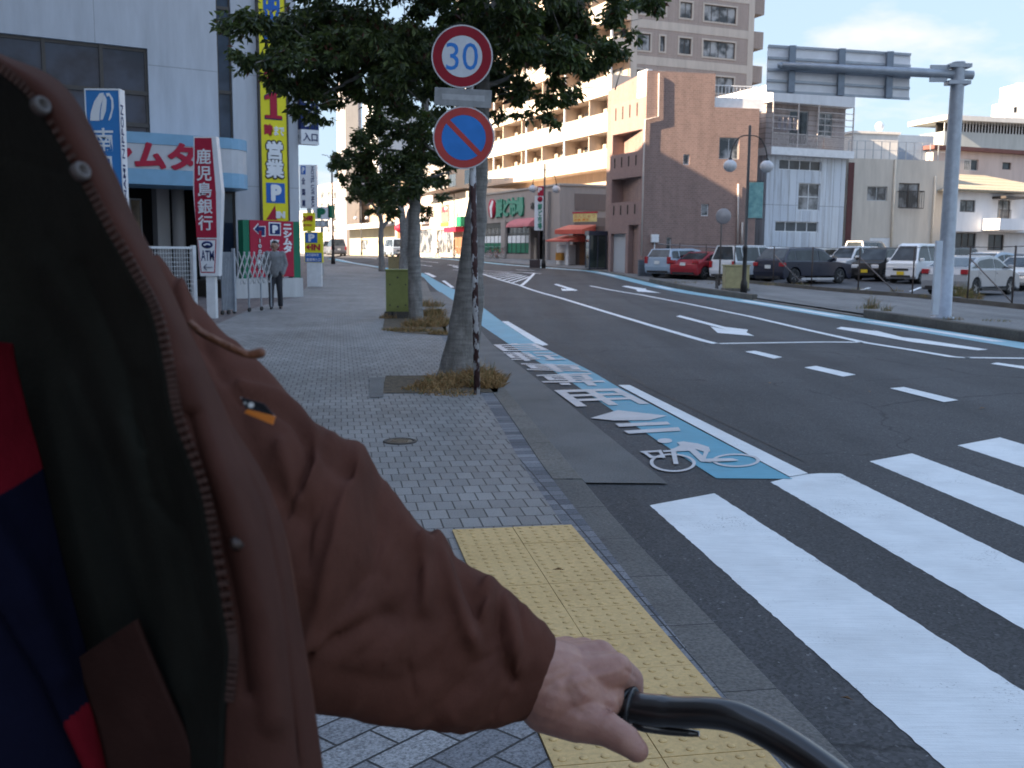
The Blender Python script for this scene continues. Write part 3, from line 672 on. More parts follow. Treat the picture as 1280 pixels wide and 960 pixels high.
def bt(txt, ya, yb, m, l=0.14, r=0.86, bold=0.05, ln=1.0, d=.012, yo=0):
    za, zb = F.px(340, yb)[1], F.px(340, ya)[1]; return text_local(txt, bx0 + bw * l, bx0 + bw * r, za, zb, by - .001 - yo, bold, ln, d, F.root, m)
bt('全\n品\n揃', -58, 52, BLUE); bt('深\n夜', 78, 115, NAVY, .10, .80, .06); bt('深\n夜', 79, 114, RED, .13, .77, .035, yo=.014)
def one(m, g, yo):
    z0, z1 = F.px(340, 149)[1] - g, F.px(340, 117)[1] + g; h = z1 - z0; c = bx0 + bw * .47; P = [(-.30, 0), (.34, 0), (.34, .13), (.16, .13), (.16, 1), (-.06, 1), (-.30, .84), (-.30, .70), (-.10, .76), (-.10, .13), (-.30, .13)]
    b = MB(); b.prism([(c + x * bw * (1 + g * 2.2), z0 + z * h) for x, z in P], by - .012 - yo, by - .001 - yo); b.build('numeral', m, F.root)
one(NAVY, .035, 0); one(RED, 0, .014)
bt('時', 156, 171, RED, .12, .46, .06); bt('まで', 158, 170, WH, .5, .9, .04)
bt('営\n業', 175, 225, BLK, .1, .9, .12); bt('営\n業', 177, 223, WH, .14, .86, .04, yo=.014)
za, zb = F.px(340, 254)[1], F.px(340, 229)[1]
F.part('parking_panel', BLUE, [(bx0 + bw * .14, bx0 + bw * .88, by - .012, by - .001, za, zb)], bevel=.01); bt('P', 231, 252, WH, .32, .74, .07, yo=.014)
tb = MB(); zc, zd = F.px(340, 275)[1], F.px(340, 257)[1]; tb.prism([(bx0 + bw * .12, zc), (bx0 + bw * .55, zc), (bx0 + bw * .48, zd)], by - .012, by - .001); tb.build('arrow', RED, F.root)
bt('IN', 264, 273, WH, .5, .86, .08, yo=.02)
# navy sign sticking out from the corner, seen face on
o = thing('projecting_sign', 'navy and white blade sign on the corner of the store', 'sign', F.p0 + F.d * (L + .004), F.root.rotation_euler.z)
def opx(x, y): a, c = F.px(x, y); return a - L, c
a0, zt = opx(376, 110); a1, zb = opx(396, 182); zm = opx(386, 163)[1]; a0 = 0.03
bb = MB(); bb.box(a0, a1, -.2, .1, zb, zm); bb.build('lower_panel', WH, o); bb = MB(); bb.box(a0, a1, -.2, .1, zm + .003, zt); bb.build('upper_panel', NAVY, o)
bb = MB(); bb.box(0.0, a0 - .002, -.12, .02, zb + .2, zb + .3); bb.box(0, a0 - .002, -.12, .02, zt - .3, zt - .2); bb.build('bracket', ALU, o)
text_local('ー\nキ\nン\nグ', a0 + .04, a1 - .10, zm + .08, zt - .05, -.201, .03, 1, .01, o, WH); text_local('入口', a0 + .06, a1 - .05, zb + .1, zm - .1, -.201, .02, 1, .01, o, NAVY)
# rear block and unseen neighbours, added and sized to shade the street
F.part('added_shade_block', W_STORE, [(-16, L - 9.5, 2.6, 10, 19.002, 34)])
OFFM = m_wall('office_render', (0.36, 0.35, 0.34), 0.8, 0.2, (3.2, 3.4), (0.12, 0.12, 0.12), mortar=0.05)
def office(name, label, p0, p1, h, d):
    f = Facade(name, label, 'building', p0, p1); nx = int(f.L / 4); wl = []
    for i in range(nx):
        for j in range(int(h / 3.5)):
            wl.append((i * f.L / nx + .7, (i + 1) * f.L / nx - .7, 1.2 + j * 3.5, 2.9 + j * 3.5))
    f.block(0, f.L, -.2, h, wl, OFFM, depth=d)
    g = MB()
    for q in wl: g.box(q[0], q[1], 0.10, 0.13, q[2], q[3])
    g.build('window_glazing', GLASS, f.root); return f
office('unseen_shade_office', 'unseen grey office block behind the camera, added to shade the street', (-9.3, -40), (-9.3, 13), 34, 60)
office('unseen_shade_office', 'unseen grey office block beyond the store, added to shade the far buildings', (-20, 46), (-25, 82), 20.5, 25)

# ------------------------------------------------ right: brick building
TILE = m_wall('brick_tiles', (0.275, 0.18, 0.155), 0.7, 0.18, (0.22, 0.11), (0.31, 0.225, 0.20), (0.225, 0.15, 0.13), 0.5, 0.008)
TILE2 = m_wall('front_tiles', (0.29, 0.185, 0.165), 0.7, 0.12, (0.10, 0.05), (0.30, 0.23, 0.21), (0.25, 0.155, 0.14), 0.0, 0.004)
BN = at(803, 330, 54); gd = Vector((.98, .2, 0)).normalized()
P0 = Vector((BN.x, BN.y, 0)); tR = 6.35
F = Facade('brick_building', 'brown tiled building with slotted balconies beside the car park', 'building', P0, P0 + gd * tR); BF = F
rt = F.px(893, 140)[0]; z_hi = F.px(850, 90)[1]; z_lo = F.px(900, 134)[1]
sw = []
for q in ((854, 193, 862, 206), (876.5, 255, 886, 270), (833, 297, 839, 317)): sw.append((*F.rect(*q), 1, 1, WHITEP, GLASS_C))
bigw = (*F.rect(899, 172, 924, 199), 2, 1, ALU, GLASS_C)
def Fwall(x0, x1, z1, ws): return F.block(x0, x1, -.3, z1, ws, TILE, depth=7.0)
Fwall(0, rt, z_hi, sw); Fwall(rt + .002, tR, z_lo, [bigw])
# white roof terrace wall and railing above the lower part
rz = F.px(930, 112)[1]
F.part('roof_parapet', WHITEP, [(rt + .05, tR + .35, 0.25, .40, z_lo - .12, z_lo + .55), (rt + .05, rt + .2, .42, 6.5, z_lo - .12, z_lo + .5), (tR + .2, tR + .35, .42, 6.5, z_lo - .12, z_lo + .5)])
rb = MB()
for i in range(14): x = rt + .1 + (tR + .15 - rt) * i / 13; rb.box(x - .015, x + .015, .30, .34, z_lo + .55, z_lo + 1.15)
rb.box(rt + .05, tR + .3, .28, .36, z_lo + 1.15, z_lo + 1.2); rb.build('railing', WHITEP, F.root)
pp = MB()                           # pipes and meter boxes on the gable
X = lambda x, y: F.px(x, y)
def pipe(pts, r=.04): pp.tube([(X(*q)[0], -.09, X(*q)[1]) for q in pts], r, 8)
pipe([(823, 92), (822.5, 146), (806, 150), (803.8, 200), (801, 320)], .045); pipe([(922, 230), (921, 305)], .05); pipe([(927, 278), (926, 305)], .06)
pp.build('downpipe', mat('pipe_beige', (0.5, 0.44, 0.40), 0.5, 0.1, 4), F.root)
q = F.rect(813, 293, 822, 303); F.part('meter_box', WHITEP, [(q[0], q[1], -.22, -.002, q[2], q[3])], bevel=.01)
tt = MB(); tt.tube([((q[0] + q[1]) / 2, -.1, q[2]), ((q[0] + q[1]) / 2, -.1, q[2] - 1.1)], .03, 8); tt.build('conduit', WHITEP, F.root)
q = F.rect(816, 116, 804.5, 128)
# front with the balconies
fd = Vector((-.39, .92, 0)).normalized(); FL_ = 3.85
F2_ = Facade('front_wing', 'x', 'x', P0 + fd * FL_, P0); del F2_.root['label']; del F2_.root['category']
# the front is part of the same building: re-hang its parts on the building root
def rehang(o): 
    o.parent = F.root; o.matrix_parent_inverse = Matrix.Identity(4); o.matrix_local = F.root.matrix_basis.inverted() @ F2_.root.matrix_basis
fr0 = F2_.root; F2_.parts = []
bpy.context.view_layer.update()
def fpart(name, m, boxes, bevel=0):
    o = F2_.part(name, m, boxes, bevel=bevel); F2_.parts.append(o); return o
zp = [F2_.px(785, q)[1] for q in (126, 165, 191, 222, 252, 281)]        # parapet tops / bottoms
xa, xb = 0, FL_
ztop = zp[0]
opn = [(xa + .25, xb - .35, zp[2], zp[1], 0, 0, None, None, 1.3), (xa + .25, xb - .35, zp[4], zp[3], 0, 0, None, None, 1.3)]
gq = F2_.rect(763, 292, 781.5, 340); dq = F2_.rect(785, 281, 797.5, 340)
opn += [(gq[0], gq[1], 0.05, gq[3], 0, 0, None, None, .3), (dq[0], dq[1], 0.05, dq[3], 0, 0, None, None, 1.5)]
o = F2_.block(xa, xb - .004, -.3, ztop, opn, TILE2, depth=4.0); F2_.parts.append(o)
slots = []
for (z1, z0) in ((zp[0], zp[1]), (zp[2], zp[3]), (zp[4], zp[5])):
    for i in range(4): xx = .5 + i * .78; slots.append((xx, xx + .12, -.012, -.002, z0 + .45 * (z1 - z0), z0 + .86 * (z1 - z0)))
fpart('parapet_slot', DARK, slots)
fpart('shutter', mat('shutter_grey', (0.36, 0.38, 0.40), 0.5, 0.06, 3, stretch=(1, 1, 14)), [(gq[0] + .01, gq[1] - .01, .2, .28, 0.06, gq[3] - .01)])
fpart('doorway', DARK, [(dq[0] + .01, dq[1] - .01, 1.42, 1.48, .06, dq[3] - .01)])
for (zl, zh) in ((zp[2], zp[1]), (zp[4], zp[3])):
    w_ = F2_.window(xa + 1.5, xb - .6, zl + .1, zh - .35, 4, 1, ALU, GLASS_C, recess=1.3); F2_.parts.append(w_)
q = F2_.px(803, 88)[1]
o = fpart('stair_head', WHITEP, [(xb - 1.05, xb - .02, .03, .32, F2_.px(803, 126)[1] + .01, q)])
for o in F2_.parts: rehang(o)
bpy.data.objects.remove(fr0)

# ------------------------------------------------ apartment block with long balconies
CREAM = m_wall('cream_render', (0.56, 0.45, 0.36), 0.75, 0.12); GREYW = m_wall('grey_pink_tiles', (0.33, 0.275, 0.25), 0.75, 0.1, (0.3, 0.15), (0.2, 0.17, 0.16), mortar=0.006); BAND = m_wall('pale_band_render', (0.48, 0.43, 0.385), 0.75, 0.15)
AK = at(783, 300, 80); ed = Vector((.92, .39, 0)).normalized(); ad = Vector((-.39, .92, 0)).normalized(); A0 = Vector((AK.x, AK.y, 0)); EL = 11.3
F = Facade('apartment_block', 'tall cream apartment block with long rows of balconies', 'apartment block', A0, A0 + ed * EL); AP = F
H = 33.0; flo = 2.78; zs0 = F.px(783, 210)[1]
rows = []; zrow = F.px(860, 53)[1]
wl = []
zmid = [F.px(860, 13)[1] + k_ * 2.72 for k_ in range(-4, 6)]
for zc in zmid:
    for (a, c, h, n_) in ((795, 813, 1.25, 2), (825, 831, 1.15, 1), (849, 864, 1.2, 2), (879, 919, 1.25, 4)):
        wl.append((F.px(a, 50)[0], F.px(c, 50)[0], zc - h / 2, zc + h / 2, n_, 1, DARKFR, GLASS_C))
F.block(0, EL, 0, H, wl, GREYW, depth=34)
bands = []
for zc in zmid:
    zb = zc - 1.36; bands.append((.55, EL - .55, -.03, -.002, zb - .32, zb + .32))
bands += [(0, .55, -.03, -.002, 0, H), (EL - .55, EL, -.03, -.002, 0, H)]
F.part('pale_band', BAND, bands)
for w_ in wl:
    a, c, e, f = w_[:4]; t = .12; sur = MB(); R1 = [(a - t, e - t), (c + t, e - t), (c + t, f + t), (a - t, f + t)]; R2 = [(a, e), (c, e), (c, f), (a, f)]
    sur.add([(x, y, z) for y in (-.05, -.003) for R in (R1, R2) for x, z in R], [q for i in range(4) for q in ((i, (i + 1) % 4, 4 + (i + 1) % 4, 4 + i), (8 + i, 12 + i, 12 + (i + 1) % 4, 8 + (i + 1) % 4), (i, 8 + i, 8 + (i + 1) % 4, (i + 1) % 4), (4 + i, 4 + (i + 1) % 4, 12 + (i + 1) % 4, 12 + i))])
    sur.build('window_surround', BAND, F.root)
for k_, zc in enumerate(zmid[2:]):           # balconies on the far (right) flank
    F.part('flank_balcony', GREYW, [(EL + .003, EL + 1.7, 1.0, 10, zc - 1.9, zc - .75), (EL + .003, EL + 1.7, 1.0, 10, zc - 2.1, zc - 1.903)])
# long balconies on the street side: local x = 0 side, running along +y
BD = 1.6; slab0 = zs0 - flo
BALW = m_wall('balcony_render', (0.60, 0.50, 0.42), 0.7, 0.10); SOFF = m_wall('soffit_render', (0.36, 0.26, 0.19), 0.8, 0.1)
nb = int((H - slab0) / flo); LY = 33.0
st, pr, fin, pst, wnd, par = MB(), MB(), MB(), MB(), MB(), MB()
for k_ in range(nb):
    z = slab0 + k_ * flo
    if k_ == 0: continue
    bal = MB(); bal.box(-BD, -.003, -.0, LY, z, z + .22); bal.box(-BD, -BD + .14, 0, LY, z + .223, z + 1.40); bal.box(-BD + .143, -.003, 0, .14, z + .223, z + 1.40)
    bo = bal.build('balcony', BALW, F.root)
    cop = MB(); cop.box(-BD - .03, -BD + .17, -.02, LY, z + 1.403, z + 1.46); cop.build('coping', BAND, bo)
    fz = MB()
    for i in range(7): y_ = 2.0 + i * 4.55; fz.box(-BD - .012, -BD - .002, y_, y_ + 1.15, z + .30, z + 1.34)
    fz.build('frosted_panel', mat('frosted_panel', (0.40, 0.41, 0.40), 0.25, 0.08, 2), bo)
    for i in range(8):
        y_ = .6 + i * 4.55
        pst.box(-BD + .15, -.01, y_ + 3.3, y_ + 3.42, z + .223, z + flo - .003)
        wnd.box(-.06, -.004, y_ + .5, y_ + 2.3, z + .3, z + 2.25)
        par.box(-.30, -.02, y_ + 2.5, y_ + 3.1, z + 1.5, z + 2.2)
    for i in range(5): y_ = .25 + i * 8.0; fin.box(-BD + .02, -BD + .16, y_, y_ + .14, z + 1.465, z + flo - .003)
pst.build('balcony_divider', CREAM, F.root); wnd.build('balcony_glazing', GLASS_C, F.root); fin.build('balcony_post', WHITEP, F.root); par.build('air_conditioner', mat('appliance_beige', (0.42, 0.36, 0.30), 0.6, 0.1, 3), F.root)
bw_ = MB(); bw_.box(-.045, -.003, .05, LY, slab0, H); bw_.build('street_side_wall', m_wall('street_side_render', (0.50, 0.38, 0.28), 0.75, 0.15), F.root)

# ------------------------------------------------ supermarket
MK = at(699, 320, 74); M0 = Vector((MK.x, MK.y, 0)); ML = 16.0
TAUPE = m_wall('market_render', (0.31, 0.27, 0.25), 0.75, 0.12); TAUPE2 = m_wall('market_panel', (0.16, 0.125, 0.115), 0.7, 0.08, (1.2, 6), (0.12, 0.1, 0.09), mortar=0.01)
F = Facade('market_building', 'low taupe supermarket with green and white windows under balconies', 'supermarket', M0 + ad * ML, M0); MF = F
zt = F.px(690, 233)[1]; zb_ = 0.6
w1 = F.rect(602, 279, 626.5, 316.5); w2 = F.rect(632.5, 277, 661, 317.5); en = F.rect(663, 285, 681, 331)
F.block(0, ML, zb_, zt, [(*w1, 0, 0, None, None, .2), (*w2, 0, 0, None, None, .2), (en[0], en[1], zb_ + .25, en[3], 0, 0, None, None, .9)], TAUPE, depth=6.5)
for w_ in (w1, w2):
    h = w_[3] - w_[2]; F.window(*w_, nx=1, nz=1, fr=BLACKM, gl=GLASS, recess=.2, t=.05)
    F.part('window_film', GRN, [(w_[0] + .1, w_[1] - .1, .13, .14, w_[2] + .1, w_[2] + h * .34)]); F.part('window_film', WH, [(w_[0] + .1, w_[1] - .1, .13, .14, w_[2] + h * .345, w_[2] + h * .57)])
    bars = [(w_[0] + (w_[1] - w_[0]) * i / 5 - .03, w_[0] + (w_[1] - w_[0]) * i / 5 + .03, .105, .127, w_[2], w_[3]) for i in range(6)]
    F.part('window_bar', BLACKM, bars + [(w_[0], w_[1], .108, .126, w_[2] + h * .6, w_[2] + h * .64), (w_[0], w_[1], .11, .125, w_[3] - h * .17, w_[3] - .02)])
F.part('entrance', DARK, [(en[0] + .02, en[1] - .02, .8, .86, zb_ + .26, en[3] - .02)])
q = F.rect(663, 297, 670, 324, 0.3); F.part('door_panel', BAND, [(q[0], q[1], .3, .36, zb_ + .3, q[3])])
GT = mat('market_green', (0.02, 0.24, 0.15), 0.45, 0.08, 4)
text_local('鮮ど市場', *[F.rect(621.5, 247.5, 656, 271.5)[i] for i in (0, 1, 2, 3)], -.03, .05, 1, .12, F.root, GT)
lg = F.rect(612, 249, 620.3, 273); ob = MB(); ob.lathe([(0.0, .12), (.5, .12), (.5, 0)], (0, 0, 0), (0, -1, 0), 24)
ob.v = [((lg[0] + lg[1]) / 2 + v[0] * (lg[1] - lg[0]), v[1] - .01, (lg[2] + lg[3]) / 2 + v[2] * (lg[3] - lg[2])) for v in ob.v]; ob.build('emblem', RED, F.root)
e2 = MB(); cxm, hz_, wdm = (lg[0] + lg[1]) / 2, lg[3] - lg[2], lg[1] - lg[0]
e2.prism([(cxm - .1 * wdm, lg[2] + .04 * hz_), (cxm + .10 * wdm, lg[2] + .05 * hz_), (cxm + .05 * wdm, lg[2] + .5 * hz_), (cxm + .3 * wdm, lg[2] + .86 * hz_), (cxm + .1 * wdm, lg[2] + .95 * hz_), (cxm - .28 * wdm, lg[2] + .6 * hz_)], -.15, -.131); e2.build('emblem_stripe', WH, F.root)
q = F.rect(664, 253, 669, 262); text_local('市', q[0], q[1], q[2], q[3], -.03, .03, 1, .05, F.root, BLK)
# pink canopy over the entrance
q = F.rect(654, 272, 684, 284); aw = MB(); n = 8
prof = [(-1.5 * math.sin(i / n * 1.57), q[2] + (q[3] - q[2]) * math.cos(i / n * 1.57)) for i in range(n + 1)]
for i in range(n): aw.add([(q[0], prof[i][0], prof[i][1]), (q[1], prof[i][0], prof[i][1]), (q[1], prof[i + 1][0], prof[i + 1][1]), (q[0], prof[i + 1][0], prof[i + 1][1])], [(0, 1, 2, 3)])
aw.add([(q[0], 0, q[2])] + [(q[0], a, c) for a, c in prof], [tuple(range(n + 2))]); aw.add([(q[1], 0, q[2])] + [(q[1], a, c) for a, c in prof], [tuple(range(n + 2))])
aw.build('awning', mat('awning_pink', (0.52, 0.14, 0.15), 0.7, 0.1, 3), F.root)
# pilasters and flank (flank runs along +y from x = ML)
F.part('pilaster', TAUPE, [(F.px(683, 300)[0], F.px(688, 300)[0], -.25, -.003, zb_, zt - .35), (F.px(626.8, 300)[0], F.px(632, 300)[0], -.06, -.003, zb_, F.px(630, 275)[1])])
F.part('flank_panel', TAUPE2, [(ML + .003, ML + .06, 1.2, 6.3, F.px(699, 262)[1], zt - .55), (ML + .003, ML + .06, 1.2, 6.3, zb_, F.px(699, 264)[1] - .4)])
F.part('parapet', m_wall('market_coping', (0.38, 0.34, 0.31), 0.7, 0.1), [(-.1, ML + .1, -.1, .15, zt, zt + .14), (ML - .15, ML + .1, .153, 6.5, zt, zt + .14)])

# ------------------------------------------------ white corrugated building, beige building, house and those behind
def m_corr():
    m, t, b = nodes_of('white_sheet_cladding', 0.55, 0.45); co, ob = xz_co(t)
    mp = N(t, 'ShaderNodeMapping'); mp.inputs['Scale'].default_value = (2.2, .12, 1); t.links.new(co, mp.inputs[0])
    k = brick_n(t, co, 0.52, 4.2, 0.014, (0.50, 0.55, 0.61), (0.62, 0.66, 0.70), (0.18, 0.20, 0.24), 0.0, 0.2)
    st = ramp_n(t, noise_n(t, mp.outputs[0], 2.2, 6, 0.7), [(0.3, (0.60, 0.56, 0.53)), (0.52, (1, 1, 1))])
    t.links.new(mix_n(t, 1.0, k.outputs['Color'], st, 'MULTIPLY'), b.inputs['Base Color'])
    wv = N(t, 'ShaderNodeTexWave'); wv.inputs['Scale'].default_value = 3.2; t.links.new(co, wv.inputs['Vector']); bump_n(t, b, wv.outputs['Fac'], 0.25, 0.01); return m
WN = at(955, 300, 57); WD = Vector((.92, .39, 0)).normalized(); W0 = Vector((WN.x, WN.y, 0)); t_ = (W0.x - .3235 * W0.y) / (.3235 * WD.y - WD.x)
F = Facade('white_clad_building', 'narrow white sheet-clad house with rusty enclosed balcony on top', 'building', W0, W0 + WD * t_); WF = F; L = F.L
CORR = m_corr(); zl = F.px(1000, 196)[1]; zc = F.px(1000, 168)[1]; ztp = F.px(1000, 109)[1]; zbal = F.px(1000, 131)[1]
ws = [(*F.rect(974, 200, 1027, 213), 4, 1, WHITEP, GLASS), (*F.rect(998, 229, 1025, 263), 2, 2, WHITEP, GLASS_C), (*F.rect(969, 277, 1023, 290), 4, 1, WHITEP, GLASS)]
F.block(0, L, -.3, zl, ws, CORR, depth=8)
F.part('ledge', WHITEP, [(-.12, L + .12, -.5, 8, zl + .003, zl + .42)])
F.block(0, L, zl + .424, zbal, [(1.6, 2.9, zl + .7, zbal - .3, 2, 1, ALU, GLASS, .1), (L - 1.9, L - .9, zl + 1.2, zbal - .3, 2, 1, ALU, GLASS_C, .1)], m_wall('weathered_boards', (0.36, 0.31, 0.30), 0.8, 0.35, (9, .28), (0.2, 0.16, 0.15), mortar=0.02), y=.25, depth=7)
F.part('upper_storey', m_wall('white_render', (0.62, 0.63, 0.65), 0.7, 0.12), [(-.1, L + .05, -.42, 7.8, zbal + .003, ztp)])
rl = MB(); zr0, zr1 = zl + .43, F.px(1000, 170)[1]
for i in range(34): x = -.05 + (L * .62) * i / 33; rl.box(x - .018, x + .018, -.44, -.41, zr0, zr1)
rl.box(-.08, L + .05, -.46, -.40, zr1, zr1 + .05)
for i in range(6): z = zr0 + .1 + i * (zr1 - zr0 - .1) / 6; rl.box(L * .64, L + .05, -.44, -.41, z, z + .04)
for i in range(4): z = zr1 + .25 + i * (zbal - zr1 - .3) / 4; rl.box(L * .55, L + .05, -.44, -.42, z, z + .04); rl.box(-.05, L * .3, -.44, -.42, z, z + .04)
for x in (-.05, L * .3, L * .55, L): rl.box(x - .03, x + .03, -.46, -.40, zr0, zbal)
rl.build('balcony_railing', mat('rusty_white_metal', (0.45, 0.40, 0.38), 0.6, 0.35, 9), F.root)
lr = MB()
for i in range(4): lr.box(.4 + i * .35, .6 + i * .35, -.3, -.26, zr1 + .2, zr1 + .9)
lr.build('hanging_laundry', mat('laundry', (0.22, 0.2, 0.22), 0.9, 0.6, 3), F.root)
# narrow gap with a maroon stair between the white and the beige building
BG = at(1056, 300, 60); bgd = Vector((.98, .2, 0)).normalized(); B0 = Vector((BG.x, BG.y, 0)); t_ = (B0.x - .4213 * B0.y) / (.4213 * bgd.y - bgd.x)
F = Facade('beige_building', 'plain beige rendered two storey block with flat railed roof', 'building', B0, B0 + bgd * t_); L = F.L
BEI = m_wall('beige_render', (0.58, 0.52, 0.45), 0.8, 0.16); zt = F.px(1110, 199)[1]
wb = F.rect(1123, 229, 1149, 260)
F.block(0, L, -.3, zt, [(*F.rect(1084, 233, 1109, 251), 2, 1, ALU, GLASS_C), (*wb, 2, 1, DARKFR, GLASS_C), (*F.rect(1087, 297, 1113, 318), 0, 0, None, None, .06)], BEI, depth=9)
q = F.rect(1087, 297, 1113, 318); F.part('shutter', WHITEP, [(q[0] + .01, q[1] - .01, .02, .055, q[2] + .01, q[3] - .01)])
F.part('maroon_edge', mat('maroon_paint', (0.10, 0.025, 0.025), 0.6, 0.15, 3), [(-.006, .36, -.05, -.003, 0, zt - .25)])
gb = MB(); zg = wb[2] + .95
for z in (wb[2] - .05, zg): gb.box(wb[0] - .1, wb[1] + .1, -.36, -.32, z, z + .05)
for i in range(12): x = wb[0] - .1 + (wb[1] - wb[0] + .2) * i / 11; gb.box(x - .012, x + .012, -.35, -.33, wb[2], zg)
for x in (wb[0] - .08, wb[1] + .05): gb.box(x, x + .04, -.318, -.003, zg - .02, zg + .02)
gb.build('window_guard', DARKFR, F.root)
pp = MB(); a = F.px(1119, 200)[0]; pp.tube([(a, -.08, .1), (a, -.08, zt)], .07, 8); a = F.px(1168, 230)[0]; pp.tube([(a, -.08, .1), (a, -.08, zt - .9)], .06, 8); pp.build('downpipe', mat('pipe_cream', (0.6, 0.52, 0.42), 0.5, .1, 3), F.root)
q = F.rect(1122, 306, 1133, 318); F.part('air_conditioner', WHITEP, [(q[0], q[1], -.42, -.003, q[2], q[3])], bevel=.02)
q = F.rect(1135, 307, 1158, 318); F.part('notice_board', mat('board_green', (0.40, 0.42, 0.18), 0.6, .1, 3), [(q[0], q[1], -.05, -.003, q[2], q[3])])
rr = MB()
for i in range(13): x = L * i / 12; rr.box(x - .02, x + .02, .08, .12, zt, zt + 1.0)
for z in (.5, 1.0): rr.box(0, L, .09, .11, zt + z, zt + z + .03)
rr.build('roof_railing', ALU, F.root)
a, c = F.px(1056, 165, 4)[0], F.px(1112, 165, 4)[0]; F.part('roof_room', m_wall('white_roof_render', (0.66, 0.62, 0.58), .7, .15), [(a, c, 3.0, 8.5, zt + .01, F.px(1080, 167, 3)[1]), (a - .1, c + .1, 2.9, 8.6, F.px(1080, 167, 3)[1] + .002, F.px(1080, 164, 3)[1])])
a, c = F.px(1116, 165, 5)[0], F.px(1168, 165, 5)[0]; F.part('water_tank_room', m_wall('slate_blue_metal', (0.24, 0.30, 0.38), .5, .12), [(a, c, 5.0, 8.8, zt + .01, F.px(1140, 169, 5)[1])])
a = F.px(1094, 160, 4)[0]; dn = MB(); dn.ball((a, 3.5, F.px(1092, 162, 4)[1] + .12), .3, 12, (1, .35, 1)); dn.box(a - .03, a + .03, 3.5, 3.56, zt, F.px(1092, 162, 4)[1]); dn.build('satellite_dish', WHITEP, F.root)
# stair between
F = Facade('gap_stairway', 'recessed stairway with small balcony between the white and beige buildings', 'stairway', at(1045, 300, 63), at(1062, 300, 63.4)); L = F.L; z2 = F.px(1052, 262)[1]
F.part('back_wall', m_wall('stair_render', (0.30, 0.28, 0.27), .8, .2), [(0, L, 1.5, 1.7, 0, F.px(1052, 198)[1])]); F.part('door', DARK, [(.15, L - .25, 1.42, 1.497, 1.0, z2 - .4), (.15, L - .25, 1.42, 1.497, z2 + .5, z2 + 2.4)])
F.part('landing', m_wall('landing_render', (0.45, 0.44, 0.44), .8, .2), [(0, L, 0, 1.5, z2 - .18, z2)]); rr = MB()
for i in range(8): x = .02 + (L - .04) * i / 7; rr.box(x - .015, x + .015, .02, .05, z2, z2 + 1.0)
rr.box(0, L, .01, .06, z2 + 1, z2 + 1.05); rr.build('railing', ALU, F.root)

# the pink neighbour, house with tan roof
PINK = m_wall('pink_render', (0.56, 0.45, 0.41), .8, .15); HW = m_wall('white_house_render', (0.70, 0.71, 0.74), .7, .1)
F = Facade('pink_building', 'pinkish flat roofed building with maroon eaves behind the white house', 'building', at(1160, 300, 66), at(1300, 300, 70)); L = F.L
zt = F.px(1220, 190)[1]
F.block(0, L, 0, zt, [(*F.rect(1205, 199, 1223, 213), 2, 1, ALU, GLASS), (*F.rect(1253, 203, 1264, 212), 1, 1, DARKFR, GLASS), (*F.rect(1173, 250, 1180, 269), 1, 1, DARKFR, GLASS)], PINK, depth=8)
F.part('roof', mat('maroon_roof', (0.16, 0.06, 0.05), .7, .2, 3), [(-.3, L + .3, -.35, 8.3, zt + .002, zt + .25)])
F.part('mid_eave', mat('maroon_roof', (0,) * 3), [(-.1, F.px(1217, 230)[0], -.9, -.003, F.px(1190, 226)[1], F.px(1190, 222)[1])])
a, c = F.px(1170, 210)[0], F.px(1200, 210)[0]; z = F.px(1185, 221)[1]; rr = MB()
for i in range(16): x = a + (c - a) * i / 15; rr.box(x - .02, x + .02, -.85, -.82, z, z + 1.0)
rr.box(a, c, -.87, -.80, z + 1.0, z + 1.05); rr.build('balcony_railing', ALU, F.root)
F = Facade('white_house', 'two storey white house with tan hipped roof and balcony', 'house', at(1172, 300, 60), at(1330, 300, 64)); L = F.L
xl = F.px(1193, 300)[0]; ze = F.px(1225, 238)[1]; zf = F.px(1225, 290)[1]
F.block(xl, L, 0, zf, [(*F.rect(1197, 291, 1230, 312), 4, 1, DARKFR, GLASS), (*F.rect(1245, 293, 1265, 313), 2, 1, DARKFR, GLASS)], HW, y=.6, depth=7)
F.block(xl, L, zf + .003, ze, [(*F.rect(1200, 250, 1219, 265), 2, 1, DARKFR, GLASS_C), (*F.rect(1247, 250, 1263, 274), 2, 1, DARKFR, GLASS_C)], HW, y=0, depth=7.4)
a, c = F.px(1228, 270)[0], F.px(1274, 270)[0]; z0, z1 = F.px(1240, 288)[1], F.px(1240, 274)[1]
F.part('balcony', HW, [(a, c, -1.3, -1.18, z0, z1), (a, a + .1, -1.178, -.003, z0, z1), (c - .1, c, -1.178, -.003, z0, z1), (a + .103, c - .103, -1.178, -.003, z0, z0 + .15)])
rr = MB(); zq = F.px(1240, 264)[1]
for i in range(9): x = a + (c - a) * .3 * i / 8; rr.box(x - .012, x + .012, -1.25, -1.22, z1, zq)
rr.box(a, a + (c - a) * .3, -1.26, -1.21, zq, zq + .04); rr.build('balcony_railing', DARKFR, F.root)
F.part('porch_post', WHITEP, [(F.px(1270, 270)[0], F.px(1276, 270)[0], -1.6, -1.35, 0, ze - .1)]); F.part('awning', DARKFR, [(F.px(1240, 250)[0], F.px(1268, 250)[0], -1.0, -.003, F.px(1250, 249)[1], F.px(1250, 246)[1])])
rf = MB(); e = .6; zrg = F.px(1250, 212)[1]
x0, x1 = xl - e, L + e; yf, yb = -e, 8.0; ym = 3.7; rx0, rx1 = xl + 3.0, L - 3.0
